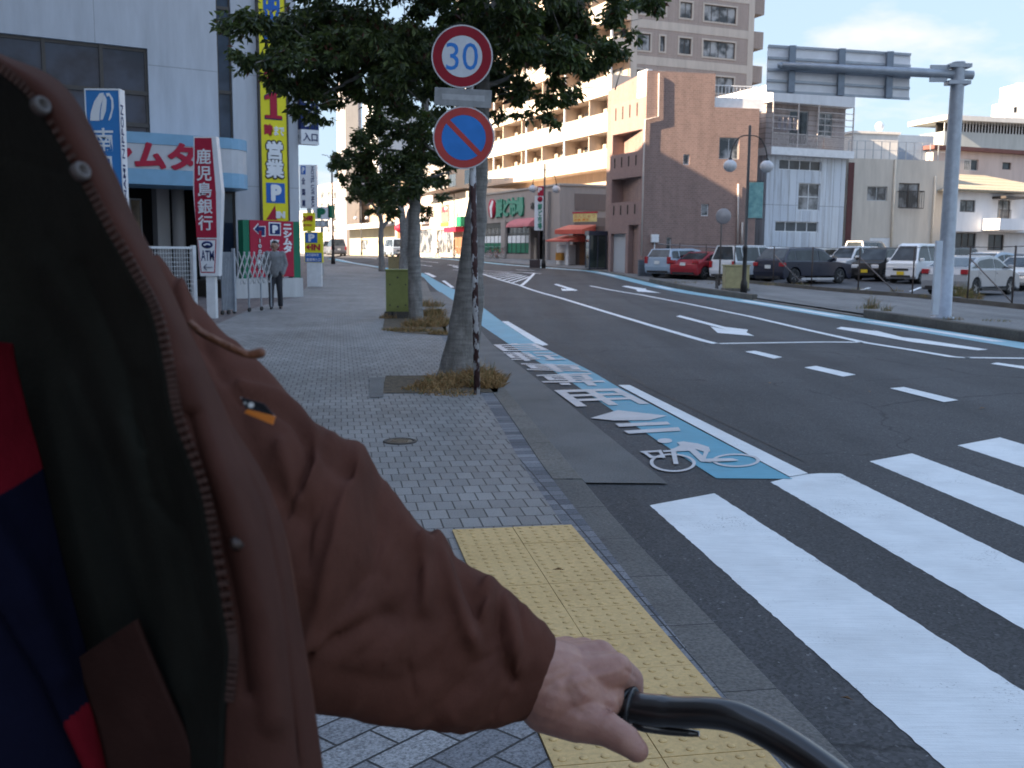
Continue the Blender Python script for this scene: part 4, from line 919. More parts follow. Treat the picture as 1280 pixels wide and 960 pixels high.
rf.add([(x0, yf, ze), (x1, yf, ze), (x1, yb, ze), (x0, yb, ze), (rx0, ym, zrg), (rx1, ym, zrg), (x0, yf, ze - .12), (x1, yf, ze - .12), (x1, yb, ze - .12), (x0, yb, ze - .12)],
       [(0, 1, 5, 4), (1, 2, 5), (2, 3, 4, 5), (3, 0, 4), (6, 7, 1, 0), (7, 8, 2, 1), (8, 9, 3, 2), (9, 6, 0, 3), (9, 8, 7, 6)])
rf.build('roof', m_wall('tan_roof_tiles', (0.36, 0.31, 0.235), .8, .12, (.3, .25), (0.2, 0.17, 0.12), mortar=.02), F.root)
# larger blocks behind
F = Facade('grey_hall', 'long grey flat roofed hall with dark railed deck behind the houses', 'building', at(1172, 300, 84), at(1320, 300, 87)); L = F.L; zt = F.px(1230, 166)[1]
F.block(0, L, 0, zt, [], m_wall('hall_grey', (0.42, 0.44, 0.43), .7, .15), depth=4)
F.part('roof', m_wall('hall_roof', (0.58, 0.57, 0.55), .6, .1), [(-.3, L, -.6, 4.4, F.px(1230, 153)[1], F.px(1230, 147)[1])])
F.part('deck_wall', DARK, [(0.2, L, 1.2, 1.4, zt + .003, F.px(1230, 153)[1] - .003)]); rr = MB()
for i in range(40): x = L * i / 39; rr.box(x - .03, x + .03, .0, .05, zt, zt + 1.0)
rr.box(0, L, 0, .06, zt + 1.0, zt + 1.06); rr.build('railing', WHITEP, F.root)
F = Facade('white_tower_block', 'distant white tower block rising at the right edge', 'building', at(1246, 300, 125), at(1330, 300, 126)); L = F.L
c_ = F.px(1256, 300)[0]
F.block(0, c_, 0, F.px(1250, 127)[1], [], HW, depth=3); F.block(c_ + .003, L, 0, F.px(1270, 105)[1], [(*F.rect(1262, 135, 1267, 142), 2, 1, DARKFR, GLASS)], HW, y=-.8, depth=4)
# ================================================================== FAR END OF THE STREET
def simple(name, label, cat, a, c, ytop, m, depth=10, wins=(), z0=0.0, gl=GLASS_C):
    f = Facade(name, label, cat, at(a[0], 300, a[1]), at(c[0], 300, c[1])); zt = f.px(c[0], ytop)[1]
    f.block(0, f.L, z0, zt, [(*f.rect(*q[:4]), q[4] if len(q) > 4 else 1, 1, DARKFR, gl) for q in wins], m, depth=depth); f.zt = zt; return f
SHOP_CREAM = m_wall('shop_cream_render', (0.52, 0.46, 0.40), .75, .12); TANB = m_wall('tan_render', (0.36, 0.27, 0.20), .75, .15); WHB = m_wall('white_block_render', (0.55, 0.55, 0.56), .75, .1)  # first one is the cream wall colour of the corner shop
F = simple('corner_shop', 'cream shop under an overhanging grey upper floor beyond the supermarket', 'shop', (541, 108), (604, 90), 235, SHOP_CREAM, 8, [(546, 287, 566, 316, 4), (584, 278, 592, 318)])
q = F.rect(540, 214, 604, 240); F.part('upper_floor', m_wall('upper_grey', (0.27, 0.25, 0.24), .7, .1), [(0, F.L * .70, -1.8, 1.5, F.px(560, 240)[1], F.px(560, 205)[1])])
wb = [F.rect(548, 222, 554, 235, -1.8), F.rect(562, 218, 570, 233, -1.8), F.rect(581, 212, 588, 230, -1.8)]
F.part('upper_window', GLASS, [(q[0], q[1], -1.82, -1.802, q[2], q[3]) for q in wb])
q = F.rect(552, 256, 562, 277); F.part('poster', mat('poster_pale_red', (0.42, 0.16, 0.14), .6, .3, 2), [(q[0], q[1], -.08, -.003, q[2], q[3])]); text_local('薬', q[0] + .2, q[1] - .2, q[2] + .9, q[3] - .2, -.081, .02, 1, .01, F.root, RED)
q = F.rect(551, 278, 561, 283); F.part('poster_strip', mat('olive_strip', (0.2, 0.22, 0.04), .6, .2, 3), [(q[0], q[1], -.06, -.003, q[2], q[3])])
q = F.rect(567, 284, 582, 290); F.part('awning', RED, [(q[0], q[1], -1.0, -.003, q[2], q[3])]); q = F.rect(569, 290, 578, 318); F.part('doorway', mat('door_wood', (0.22, 0.10, 0.05), .6, .2, 3), [(q[0], q[1], -.04, -.003, q[2], q[3])])
q = F.rect(579, 271, 585, 283); F.part('shop_sign', GRN, [(q[0], q[1], -.7, -.003, q[2], q[3])])
F = simple('pink_shop', 'pale pink shop with green and white signs between the tree trunks', 'shop', (494, 128), (541, 110), 243, m_wall('pale_pink_render', (0.46, 0.36, 0.33), .75, .15), 8, [(522, 287, 541, 316, 4)])
q = F.rect(521, 272, 526, 286); F.part('shop_sign', GRN, [(q[0], q[1], -.9, -.003, q[2], q[3])]); q = F.rect(527, 271, 537, 280); F.part('shop_sign', WH, [(q[0], q[1], -.5, -.003, q[2], q[3])]); text_local('薬局', q[0] + .2, q[1] - .2, q[2] + .2, q[3] - .2, -.501, .02, 1, .01, F.root, NAVY)
aw = MB(); aw.ball((F.px(500, 285)[0], 0, F.px(500, 285)[1]), 0.75, 14, (1.2, .9, .7)); aw.build('awning', RED, F.root)
q = F.rect(497, 287, 501, 306); F.part('doorway', mat('door_wood', (0,) * 3), [(q[0], q[1], -.05, -.003, q[2], q[3])])
F = simple('cream_warehouse', 'low cream warehouse with lean-to roof at the far bend', 'warehouse', (437, 150), (494, 130), 276, m_wall('warehouse_render', (0.42, 0.38, 0.29), .8, .2), 9, [(452, 300, 460, 312)])
rf = MB(); rf.prism([(-2.2, F.zt - .9), (-2.2, F.zt - .75), (9.2, F.zt + .9), (9.2, F.zt + .02), (-.003, F.zt + .01)], -.4, F.L + .2, 'yz'); rf.build('roof', mat('pale_metal_roof', (0.5, 0.5, 0.48), .5, .15, 2), F.root)
F = simple('tan_flats', 'tan flats with stacked windows behind the cream warehouse', 'flats', (426, 172), (505, 150), 226, TANB, 12, [(440 + i * 15, 236 + j * 13, 449 + i * 15, 244 + j * 13, 2) for i in range(4) for j in range(3)])
F = simple('far_white_block', 'distant white and pink block left of the leaning tree crown', 'building', (396, 205), (430, 190), 226, m_wall('far_pink_white', (0.55, 0.47, 0.45), .75, .12), 14, [(401 + i * 8, 240 + j * 14, 405 + i * 8, 248 + j * 14) for i in range(3) for j in range(4)])
F = simple('far_tower', 'slim grey tower block with lit left edge in the far distance', 'tower block', (423, 175), (433.5, 160), 92, m_wall('far_tower_sun_tone', (0.50, 0.45, 0.40), .75, .08), 2, [(426, 108 + j * 20, 430, 118 + j * 20) for j in range(9)], gl=GLASS)  # left face coloured paler and warmer to read as sunlit
f2 = Facade('t', 'x', 'x', at(433.5, 300, 160), at(453, 300, 164)); zt = F.zt; ob = f2.block(0.004, f2.L, 0, zt, [], m_wall('far_tower_shade_tone', (0.34, 0.32, 0.33), .75, .05), depth=1.2, name='side_wall')  # same tower wall in a greyer tone, its shade put into the colour
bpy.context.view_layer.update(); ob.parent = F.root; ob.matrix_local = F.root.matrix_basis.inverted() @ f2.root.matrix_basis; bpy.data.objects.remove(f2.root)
simple('distant_flats', 'pale distant flats beside the slim grey tower', 'flats', (455, 200), (474, 198), 128, WHB, 12, [(456 + i * 8, 205 + j * 12, 461 + i * 8, 212 + j * 12) for i in range(2) for j in range(4)] + [(456, 172, 462, 180), (465, 172, 470, 180)])
simple('street_end_building', 'low pale building closing off the far left end of the street', 'building', (372, 240), (402, 230), 262, m_wall('street_end_render', (0.44, 0.40, 0.36), .75, .15), 10, [(377 + i * 9, 275, 382 + i * 9, 283) for i in range(3)])

# small kiosk shop with red awnings, phone booth, retaining wall
F = Facade('kiosk_shop', 'tiny shop with two red awnings and yellow sign next to the phone booth', 'shop', at(716, 300, 66), at(756, 300, 64.2)); L = F.L
z0 = zr(64); F.block(0, L, z0 - .3, F.px(740, 283)[1], [], TAUPE2, depth=4)
def awn(q, out, drop=.34):
    b = MB(); zt, zb = q[3], q[2]; zm = zb + (zt - zb) * drop
    b.add([(q[0], -.02, zt), (q[1], -.02, zt), (q[1], -out, zm), (q[0], -out, zm), (q[0], -out, zb), (q[1], -out, zb), (q[0], -.02, zb), (q[1], -.02, zb)], [(0, 1, 2, 3), (3, 2, 5, 4), (0, 3, 4, 6), (1, 7, 5, 2)])
    return b.build('awning', mat('awning_red', (0.52, 0.10, 0.07), .65, .1, 3), F.root)
q = F.rect(711, 281, 745, 293); awn(q, 1.4, .45); q = F.rect(706, 294, 734, 302.5); awn(q, 1.9, .2)
q = F.rect(722.5, 267, 751.5, 277.5); F.part('sign_board', mat('sign_cream', (0.62, 0.53, 0.22), .55, .15, 3), [(q[0], q[1], -.5, -.42, q[2], q[3])]); text_local('まんじゅう', q[0] + .1, q[1] - .1, q[2] + (q[3] - q[2]) * .45, q[3] - .05, -.501, .0, 1, .01, F.root, mat('faded_sign_red', (.50, .22, .10), .6, .1, 4)); text_local('お茶 菓子', q[0] + .1, q[0] + (q[1] - q[0]) * .7, q[2] + .05, q[2] + (q[3] - q[2]) * .38, -.501, .02, 1, .01, F.root, mat('sign_orange', (0.6, 0.2, 0.03), .5, .1, 3))
F.part('sign_frame', RED, [(q[0] - .05, q[1] + .05, -.52, -.40, q[3] + .003, q[3] + .09)])
q = F.rect(722, 302, 725, 334); F.part('post', WHITEP, [(q[0], q[1], -1.2, -1.05, z0, q[3])]); q = F.rect(725.5, 303, 731, 334); F.part('wooden_door', mat('door_wood', (0,) * 3), [(q[0], q[1], -.08, -.003, z0, q[3])])
q = F.rect(705, 306, 720, 327); F.part('drinks_machine', WHITEP, [(q[0], q[1], -.75, -.02, z0 + .02, q[3])], bevel=.03); q = F.rect(707.5, 316, 715, 324); F.part('crate', mat('crate_orange', (0.45, 0.2, 0.03), .6, .2, 3), [(q[0], q[1], -1.05, -.80, z0 + .3, q[3])])
# phone booth
pb = at(744.5, 336, 60); ph = thing('phone_booth', 'dark framed glass telephone booth at the pavement edge', 'phone booth', (pb.x, pb.y, zr(60) - .02), rad(8))
W = 1.05; b = MB(); h = 2.2
for x in (-W / 2, -.03, W / 2 - .06):
    for y in (-W / 2, W / 2 - .06): b.box(x, x + .06, y, y + .06, .06, h)
b.box(-W / 2 - .02, W / 2 + .02, -W / 2 - .02, W / 2 + .02, 0, .06); b.build('frame', mat('booth_frame', (0.02, 0.025, 0.045), .4, .1, 4), ph)
b = MB(); b.box(-W / 2 - .04, W / 2 + .04, -W / 2 - .04, W / 2 + .04, h - .22, h + .02); b.build('roof', mat('booth_frame', (0,) * 3), ph)
b = MB()
for q in ((-W / 2 + .065, -.035, -W / 2 + .02, -W / 2 + .03), (.035, W / 2 - .065, -W / 2 + .02, -W / 2 + .03), (-W / 2 + .02, -W / 2 + .03, -W / 2 + .065, W / 2 - .065), (W / 2 - .03, W / 2 - .02, -W / 2 + .065, W / 2 - .065)): b.box(q[0], q[1], q[2], q[3], .08, h - .225)
b.build('glass_panel', m_glass('booth_glass', (0.02, 0.028, 0.028), .05, (0.05, 0.065, 0.055)), ph)
b = MB(); b.box(.12, .38, .05, .3, .9, 1.5); b.build('telephone', mat('phone_green', (0.06, 0.22, 0.07), .5, .1, 4), ph)
# grey block wall beside the brick building with pipe rail on it
a, c = at(799, 338, 52.5), at(852, 340, 53.5)
F = Facade('retaining_wall', 'low stained concrete block wall in front of the brick building', 'wall', a, c); z0 = zr(52); zt = F.px(820, 325)[1]
F.block(0, F.L, z0 - .3, zt, [], m_wall('block_wall', (0.15, 0.165, 0.185), .85, .4, (.4, .2), (0.10, 0.11, 0.12), mortar=.01), depth=.16)
# ================================================================== STREET FURNITURE
def lamp(loc, label, top=6.05, sep=.70, banner=False, rz=0.12, globe=True):
    o = thing('street_lamp', label, 'street lamp', loc, rz, 'twin globe street lamps') if globe else thing('street_pole', label, 'pole', loc, rz); z1 = top
    b = MB(); b.lathe([(.13, 0), (.13, .35), (.085, .5), (.075, 1.6), (.085, 1.62), (.085, 1.72), (.062, 1.74), (.05, z1), (.0, z1 + .05)], (0, 0, 0), (0, 0, 1), 14); b.build('pole', BLACKM, o)
    for s_ in ((-1, 1) if globe else ()):
        b = MB(); pts = []
        for i in range(9): a = i / 8; pts.append((s_ * sep * math.sin(a * 1.45) , 0, z1 - .35 + .12 * math.sin(a * 2.2) - 1.0 * (1 - math.cos(a * 1.45))))
        b.tube(pts, .022, 8); e = Vector(pts[-1]); b.lathe([(.03, 0), (.07, -.05), (.07, -.09)], e, (0, 0, 1), 12); b.build('arm', BLACKM, o)
        g = MB(); g.ball((e.x, 0, e.z - .30), .245, 18, (1, 1, .92)); g.build('globe', mat('lamp_globe', (0.52, 0.52, 0.54), .25, .12, 6, spec=.6), o)
    if not globe:
        b = MB(); b.tube([(0, 0, z1 - .02), (.02, 0, z1 + .25), (-.25, 0, z1 + .55), (-.6, 0, z1 + .6)], .025, 8); b.build('arm', ALU, o); b = MB(); b.lathe([(.10, .9), (.10, 1.5), (.085, 1.52), (.085, .88)], (0, 0, 0), (0, 0, 1), 12); b.build('band', DARKFR, o)
    if banner:
        b = MB(); n = 8
        for i in range(n):
            x0, x1 = .07 + .52 * i / n, .07 + .52 * (i + 1) / n; f = lambda x: .03 * math.sin(x * 9)
            b.add([(x0, f(x0), 2.75), (x1, f(x1), 2.75), (x1, f(x1), 4.05), (x0, f(x0), 4.05)], [(0, 1, 2, 3)])
        q = b.build('banner', mat('banner_teal', (0.12, 0.34, 0.36), .7, .3, 5, col2=(0.24, 0.47, 0.45)), o); md = q.modifiers.new('t', 'SOLIDIFY'); md.thickness = .006
        b = MB(); b.tube([(0, 0, 4.08), (.62, 0, 4.08)], .012, 6); b.tube([(0, 0, 2.72), (.62, 0, 2.72)], .012, 6); b.build('banner_rod', BLACKM, o)
    return o
p = G(929.5, 366); lamp(p, 'black twin globe street lamp with teal banner by the car park', banner=True)
p = at(679.5, 331, 60); lamp((p.x, p.y, zr(60)), 'black twin globe street lamp with a red and white sign by the supermarket')
p = at(567.5, 321, 98); lamp((p.x, p.y, zr(98) - .05), 'distant twin globe street lamp in front of the cream shop')
p = at(416.5, 327, 63); lamp((p.x, p.y, zr(63)), 'plain dark street pole at the kerb beyond the yellow parking sign', globe=False)
p = at(452, 315, 128); lamp((p.x, p.y, zr(120)), 'small distant street lamp in front of the cream warehouse')
# market blade sign beside the second lamp
p = at(674, 331, 60.6); z0 = zr(60); o = thing('market_pylon', 'white and red blade sign with green lettering standing on a brown base', 'sign', (p.x, p.y, z0))
U = 60.6 / FPX
def up(y): return at(674, y, 60.6).z - z0
b = MB(); b.box(-6.5 * U, 5.2 * U, -.1, .15, up(288), up(245)); b.build('panel', WH, o); b = MB(); b.box(-6.0 * U + .15, 5.2 * U, -.1, .15, up(244.9), up(233)); b.build('top_panel', RED, o)
text_local('P', -2.6 * U, 2.4 * U, up(240.5), up(234.5), -.101, .05, 1, .01, o, WH); text_local('鮮\nど\n市\n場', -2.8 * U, 2.8 * U, up(286.5), up(254.5), -.101, .04, 1.0, .01, o, GT)
b = MB(); b.lathe([(0, .02), (.16, .02), (.16, 0)], (0, -.1, up(249)), (0, -1, 0), 16); b.build('emblem', RED, o)
b = MB(); b.box(-.09, .0, -.05, .1, up(330), up(288)); b.box(-12 * U, 1 * U, -.3, .3, 0, up(325)); b.build('base', mat('brown_base', (0.05, 0.03, 0.03), .6, .2, 4), o)
# big gantry sign seen from behind
p = G(1178, 398); o = thing('gantry_sign', 'tall grey steel pole with an overhead road sign panel seen from behind', 'road sign', p); zt = at(1203, 79, p.y).z
b = MB(); b.lathe([(.26, 0), (.26, .03), (.185, .035), (.17, 1.6), (.165, 1.62), (.142, zt), (.142, zt + .02), (0, zt + .03)], (0, 0, 0), (0, 0, 1), 22); b.build('pole', STEEL, o)
A = at(1216, 94, p.y) - p; Bq = at(972, 82, p.y) - p; A.y = Bq.y = 0
b = MB(); b.tube([A, A.lerp(Bq, .3), A.lerp(Bq, .98)], [.095, .1, .085], 14); b.tube([A.lerp(Bq, .98), Bq], [.085, .045], 14); b.build('arm', STEEL, o)
pc = A.lerp(Bq, .06); b = MB(); b.box(-.24, .24, -.15, .15, pc.z - .22, pc.z - .14); b.box(-.24, .24, -.15, .15, pc.z + .14, pc.z + .22); b.box(-.62, -.24, -.03, .03, pc.z - .16, pc.z + .2); b.build('bracket', STEEL, o)
TL, TR, BR_, BLq = [at(x, y, p.y) - p for x, y in ((963, 55), (1143, 66), (1141, 122), (961, 112))]
for v in (TL, TR, BR_, BLq): v.y = .22
b = MB(); b.add([v + Vector((0, d, 0)) for d in (0, .03) for v in (TL, TR, BR_, BLq)], [(0, 1, 2, 3), (7, 6, 5, 4), (0, 4, 5, 1), (1, 5, 6, 2), (2, 6, 7, 3), (3, 7, 4, 0)]); pan = b.build('sign_panel', mat('panel_back', (0.80, 0.80, 0.82), .5, .1, 3), o)
b = MB()
for t in (0.0, .26, .52, .76, 1.0):
    a, c = TL.lerp(BLq, t), TR.lerp(BR_, t); b.bar(a + Vector((0, -.03, 0)), c + Vector((0, -.03, 0)), .03, .05)
b.build('panel_rib', STEEL, pan)
b = MB()
for t in (.165, .51, .845):
    a, c = TL.lerp(TR, t) + Vector((0, -.10, .02)), BLq.lerp(BR_, t) + Vector((0, -.10, -.02)); b.bar(a, c, .14, .09, (0, 1, 0))
b.build('hanger', mat('hanger_steel', (0.20, 0.24, 0.29), .5, .15, 5, metal=.3), o)
b = MB(); b.box(-.36, -.22, -.30, -.2, .1, 1.75); b.build('mounted_plate', mat('pale_plate', (0.5, 0.56, 0.62), .5, .1, 3), o)
# road mirror back, cabinet and small rack on the far side
p = G(899, 357); o = thing('traffic_mirror', 'round traffic mirror seen from behind on a thin dark pole', 'mirror', p); zc = at(901, 272, p.y).z
b = MB(); b.tube([(0, 0, 0), (0, 0, zc + .3)], .035, 8); b.build('pole', DARKFR, o); b = MB(); b.lathe([(.0, .10), (.2, .085), (.33, .02), (.34, 0), (.30, -.02), (0, -.04)], (.06, -.06, zc), (0, 1, .1), 24); b.build('mirror', mat('mirror_back', (0.30, 0.28, 0.29), .3, .1, 4, metal=.2), o)
p = G(919, 364); o = thing('utility_cabinet', 'beige utility cabinet standing behind the lamp post', 'cabinet', p); U = p.y / FPX
CAB = mat('cabinet_beige', (0.33, 0.29, 0.15), .6, .2, 5)
b = MB(); b.box(-11 * U, 19 * U, .25, .85, .1, 31 * U); b.build('body', CAB, o, bevel=.015); b = MB(); b.box(-12 * U, 20 * U, .22, .88, 0, .097); b.build('plinth', M_KERB, o); b = MB(); b.box(-12 * U, 20 * U, .22, .88, 31 * U + .002, 31 * U + .05); b.build('lid', CAB, o)
p = G(905, 361); o = thing('metal_rack', 'small dark metal rack beside the beige cabinet', 'rack', p); U = p.y / FPX; b = MB()
for x in (-8 * U, 8 * U):
    for y in (0, .35): b.bar((x, y, 0), (x, y, 18 * U), .05)
for z in (6 * U, 11 * U, 17.5 * U): b.box(-8 * U, 8 * U, -.03, .38, z, z + .03)
b.build('frame', DARKFR, o)

# ---- car park fence (near) and dark net fence at the back
o = thing('car_park_fence', 'low kerb with thin rusty posts and wires along the car park', 'fence', (0, 0, 0))
b = MB(); ys = ysteps(16.5, 62)
for y in ys: x = FENCE(y); b.v += [(x, y, zr(y) - .05), (x, y, zr(y) + .12), (x + .14, y, zr(y) + .12), (x + .14, y, zr(y) - .05)]
for i in range(len(ys) - 1):
    for j in range(3): b.f.append((4 * i + j, 4 * i + 4 + j, 4 * i + 5 + j, 4 * i + 1 + j)); b.sm.append(False)
b.build('kerb', M_KERB2, o)
RUST = mat('rusty_post', (0.055, 0.04, 0.035), .75, .4, 18); BRACE = mat('brace_grey', (0.17, 0.14, 0.13), .6, .3, 12)
posts = []
for i, (px, py, br) in enumerate([(845, 346, 0), (877, 349, 0), (905, 352, 0), (963, 356, 1), (1012, 361, 0), (1066, 366, 1), (1130, 371, 0), (1202, 378, -1), (1262, 384, 0)]):
    q = G(px, py); x = FENCE(q.y) + .07; posts.append((x, q.y)); zb = zr(q.y); pm = MB(); pm.tube([(x, q.y, zb), (x, q.y, zb + 1.72)], .028, 8); pm.build('post', RUST, o)
    if br: e = Vector((x + (1.15 if br > 0 else 1.0), q.y - .55, zb + .02)); e.x = FENCE(e.y) + 1.2; bm_ = MB(); bm_.tube([(x, q.y, zb + 1.35), e], .022, 8); bm_.build('brace', BRACE, o)
posts.append((FENCE(18) + .07, 18)); wr = MB()
for z in (1.70,):
    for (xa, ya), (xb, yb) in zip(posts, posts[1:]): wr.tube([(xa, ya, zr(ya) + z), ((xa + xb) / 2, (ya + yb) / 2, zr((ya + yb) / 2) + z - .02), (xb, yb, zr(yb) + z)], .012, 5)
wr.build('wire', RUST, o)
tr = MB(); a = at(822, 305, 53.4); c = at(948, 313, 50); tr.tube([a, c], .035, 8); tr.build('pipe_rail', mat('rail_grey', (0.2, 0.19, 0.2), .5, .2, 6), o)
F = Facade('net_fence', 'dark net fence closing off the back of the car park', 'fence', at(945, 300, 54.5), at(1330, 300, 57)); zt = F.px(1100, 316)[1]
F.part('net', mat('dark_net', (0.012, 0.013, 0.015), .9, .3, 3), [(0, F.L, -.02, .02, .1, zt)]); F.part('post', DARKFR, [(i * 2.0, i * 2.0 + .06, -.09, -.022, 0, zt + .08) for i in range(int(F.L / 2) + 1)])

# ---- near left signs and fences
# blue bank pylon
Y = 18.0; U = Y / FPX; p = at(135.5, 300, Y); o = thing('blue_bank_sign', 'tall blue pylon sign with white leaf emblem and white lettering', 'sign', (p.x, Y, 0)); zt = at(135, 113, Y).z; wv = 40 * U / 2
BB = mat('pylon_blue', (0.03, 0.20, 0.48), .55, .06, 3, spec=.2)
b = MB(); b.box(-wv, wv, 0, .22, .35, zt); b.build('panel', BB, o); b = MB(); b.box(wv + .001, wv + .02, -.01, .23, .35, zt); b.box(-wv - .02, -wv - .001, -.01, .23, .35, zt); b.box(-wv - .02, wv + .02, -.01, .23, zt + .001, zt + .03); b.build('white_edge', WH, o); b = MB(); b.box(-wv - .1, wv + .1, -.08, .4, 0, .348); b.build('base', M_KERB2, o)
def lz(y): return at(135, y, Y).z
zA, zB = lz(151), lz(116); hh = zB - zA
l1 = [(-.88, 0), (-.80, .3), (-.55, .68), (-.15, .98), (.12, 1.0), (.1, .85), (-.12, .55), (-.22, .25), (-.25, 0)]
l2 = [(-.18, .02), (-.02, .04), (.22, .36), (.30, .75), (.16, .93), (.02, .72), (-.12, .35)]
l3 = [(.26, .98), (.48, 1.0), (.72, .8), (.76, .5), (.55, .12), (.42, 0.0), (.36, .03), (.60, .4), (.62, .72), (.48, .9), (.34, .86)]
b = MB()
for l in (l1, l2, l3): b.prism([(x * wv * .9, zA + z * hh) for x, z in l], -.012, -.001)
b.build('emblem', WH, o); text_local('南\n日\n本\n銀\n行', -wv * .68, wv * .62, lz(320), lz(160), -.001, .012, 1.05, .01, o, WH)
text_local('MINAMI NIPPON', 0, 1.9, 0, .11, 0.0, .01, 1, .004, o, NAVY, frame=((wv + .021, .115, 2.0), (0, 0, 1), (0, -1, 0), (1, 0, 0)), name='side_lettering')
# red bank pylon
Y = 20.8; U = Y / FPX; p = at(259, 300, Y); o = thing('red_bank_sign', 'red and white tapered pylon sign on a white post with cash machine panel', 'sign', (p.x, Y, 0))
def rx(x): return (x - 259) * U
def rz_(y): return at(259, y, Y).z
bd = [(246, 170.5), (273.5, 170.5), (278.5, 240), (272, 345), (249, 345), (243.5, 240)]
ins = [(247.5, 172.5), (268, 172.5), (271.5, 240), (271, 297), (246, 297), (245, 240)]; ins2 = [(247, 299), (270.5, 299), (267.5, 341), (250, 341)]; ins3 = [(248, 300.2), (269.3, 300.2), (266.5, 339.8), (251, 339.8)]
b = MB(); b.prism([(rx(x), rz_(y)) for x, y in bd], 0, .22); b.build('casing', WH, o); b = MB(); b.prism([(rx(x), rz_(y)) for x, y in ins], -.008, -.001); b.build('red_panel', RED, o)
b = MB(); b.prism([(rx(x), rz_(y)) for x, y in ins2], -.007, -.001); b.build('panel_border', RED, o); b = MB(); b.prism([(rx(x), rz_(y)) for x, y in ins3], -.012, -.0075); b.build('lower_panel', WH, o)
text_local('鹿\n児\n島\n銀\n行', rx(248.5), rx(267), rz_(288), rz_(186), -.008, .018, 1.05, .008, o, WH); text_local('ATM', rx(251), rx(267), rz_(326), rz_(313), -.012, .01, 1, .006, o, NAVY)
b = MB(); b.lathe([(0, .006), (.5, .006), (.5, 0)], (0, 0, 0), (0, -1, 0), 20); b.v = [(rx(259) + v[0] * 14 * U, v[1] - .0122, rz_(306) + v[2] * 9 * U) for v in b.v]; b.build('emblem', NAVY, o)
b = MB(); b.prism([(rx(254) + x * U, rz_(306) + z * U) for x, z in ((0, 0), (4, 2), (8, 1.5), (9.5, -1), (5, .2), (2, -1.5))], -.024, -.019); b.build('emblem_swoosh', WH, o)
b = MB(); b.bar((rx(254), -.016, rz_(334)), (rx(265), -.016, rz_(334)), .008, .035, (0, 1, 0)); b.bar((rx(254), -.016, rz_(334)), (rx(258), -.016, rz_(330)), .008, .035, (0, 1, 0)); b.bar((rx(254), -.016, rz_(334)), (rx(258), -.016, rz_(338)), .008, .035, (0, 1, 0)); b.build('arrow', NAVY, o)
b = MB(); b.box(rx(255.5), rx(266.5), .03, .2, 0, rz_(345.2)); b.build('post', WHITEP, o)
# white mesh fence on castors at the store front
a, c = at(120, 300, 20.6), at(240, 300, 22.6); F = Facade('mesh_fence', 'white wire mesh panel fence in front of the store entrance', 'fence', a, c); z1 = F.px(210, 308)[1]; z0 = .12
b = MB(); b.box(-.03, F.L + .0, -.03, .03, z1 - .05, z1); b.box(-.03, F.L, -.03, .03, z0, z0 + .05); b.box(F.L - .02, F.L + .07, -.04, .04, 0.02, z1 + .03); b.box(-.03, .03, -.03, .03, 0.02, z1); b.build('frame', WHITEP, F.root)
b = MB(); n = int(F.L / .07)
for i in range(n): x = F.L * i / n; b.box(x - .004, x + .004, -.004, .004, z0 + .05, z1 - .05)
for i in range(14): z = z0 + .05 + (z1 - z0 - .1) * i / 13; b.box(.03, F.L - .02, -.009, -.0045, z - .004, z + .004)
b.build('mesh', WHITEP, F.root)
# folding gate
a, c = at(276, 300, 22.0), at(346, 300, 24.5); F = Facade('folding_gate', 'silver expanding lattice gate on wheels half drawn across the forecourt', 'gate', a, c); z1 = F.px(300, 315)[1]; L = F.L; b = MB(); lat = L * .80; lz0 = z1 - .72
x0 = L * .22
n = 9
for i in range(n):
    xa = x0 + (lat) * i / n; xb = x0 + lat * (i + 2.0) / n
    if xb > x0 + lat + .2: xb = x0 + lat + .1
    b.bar((xa, 0, lz0), (xb, 0, z1), .018, .03); b.bar((xa, .03, z1), (xb, .03, lz0), .018, .03)
b.build('lattice', ALU, F.root)
b = MB()
for i in range(9): x = L * .2 * i / 8; b.bar((x, 0, .1), (x, 0, z1), .02, .035)
for x in (x0 + .02, x0 + lat * .30, x0 + lat * .58, x0 + lat * .82, x0 + lat): b.bar((x, .015, .06), (x, .015, z1 - (.02 if x < x0 + .1 else .55)), .03, .03)
b.bar((L * .17, -.04, 0.05), (L * .17, -.04, z1 + .08), .06); b.build('upright', STEEL, F.root)
b = MB()
for x in (0, L * .1, L * .2, x0 + lat * .3, x0 + lat * .58): b.lathe([(.05, -.02), (.05, .02)], (x, .01, .05), (0, 1, 0), 12)
b.build('castor', BLACKM, F.root)
# planter with low white wall
a, c = at(286, 300, 29.5), at(378, 300, 31.2); F = Facade('planter_wall', 'low white rendered planter wall below the red parking board', 'planter', a, c); zt = F.px(340, 348)[1]; L = F.L
F.part('wall', m_wall('planter_render', (0.52, 0.52, 0.52), .75, .25), [(0, L, 0, .18, -.05, zt), (L - .18, L, .183, 2.6, -.05, zt)]); F.part('soil', mat('soil', (0.05, 0.04, 0.03), .9, .3, 8), [(0, L - .2, .19, 2.5, 0, zt - .08)])
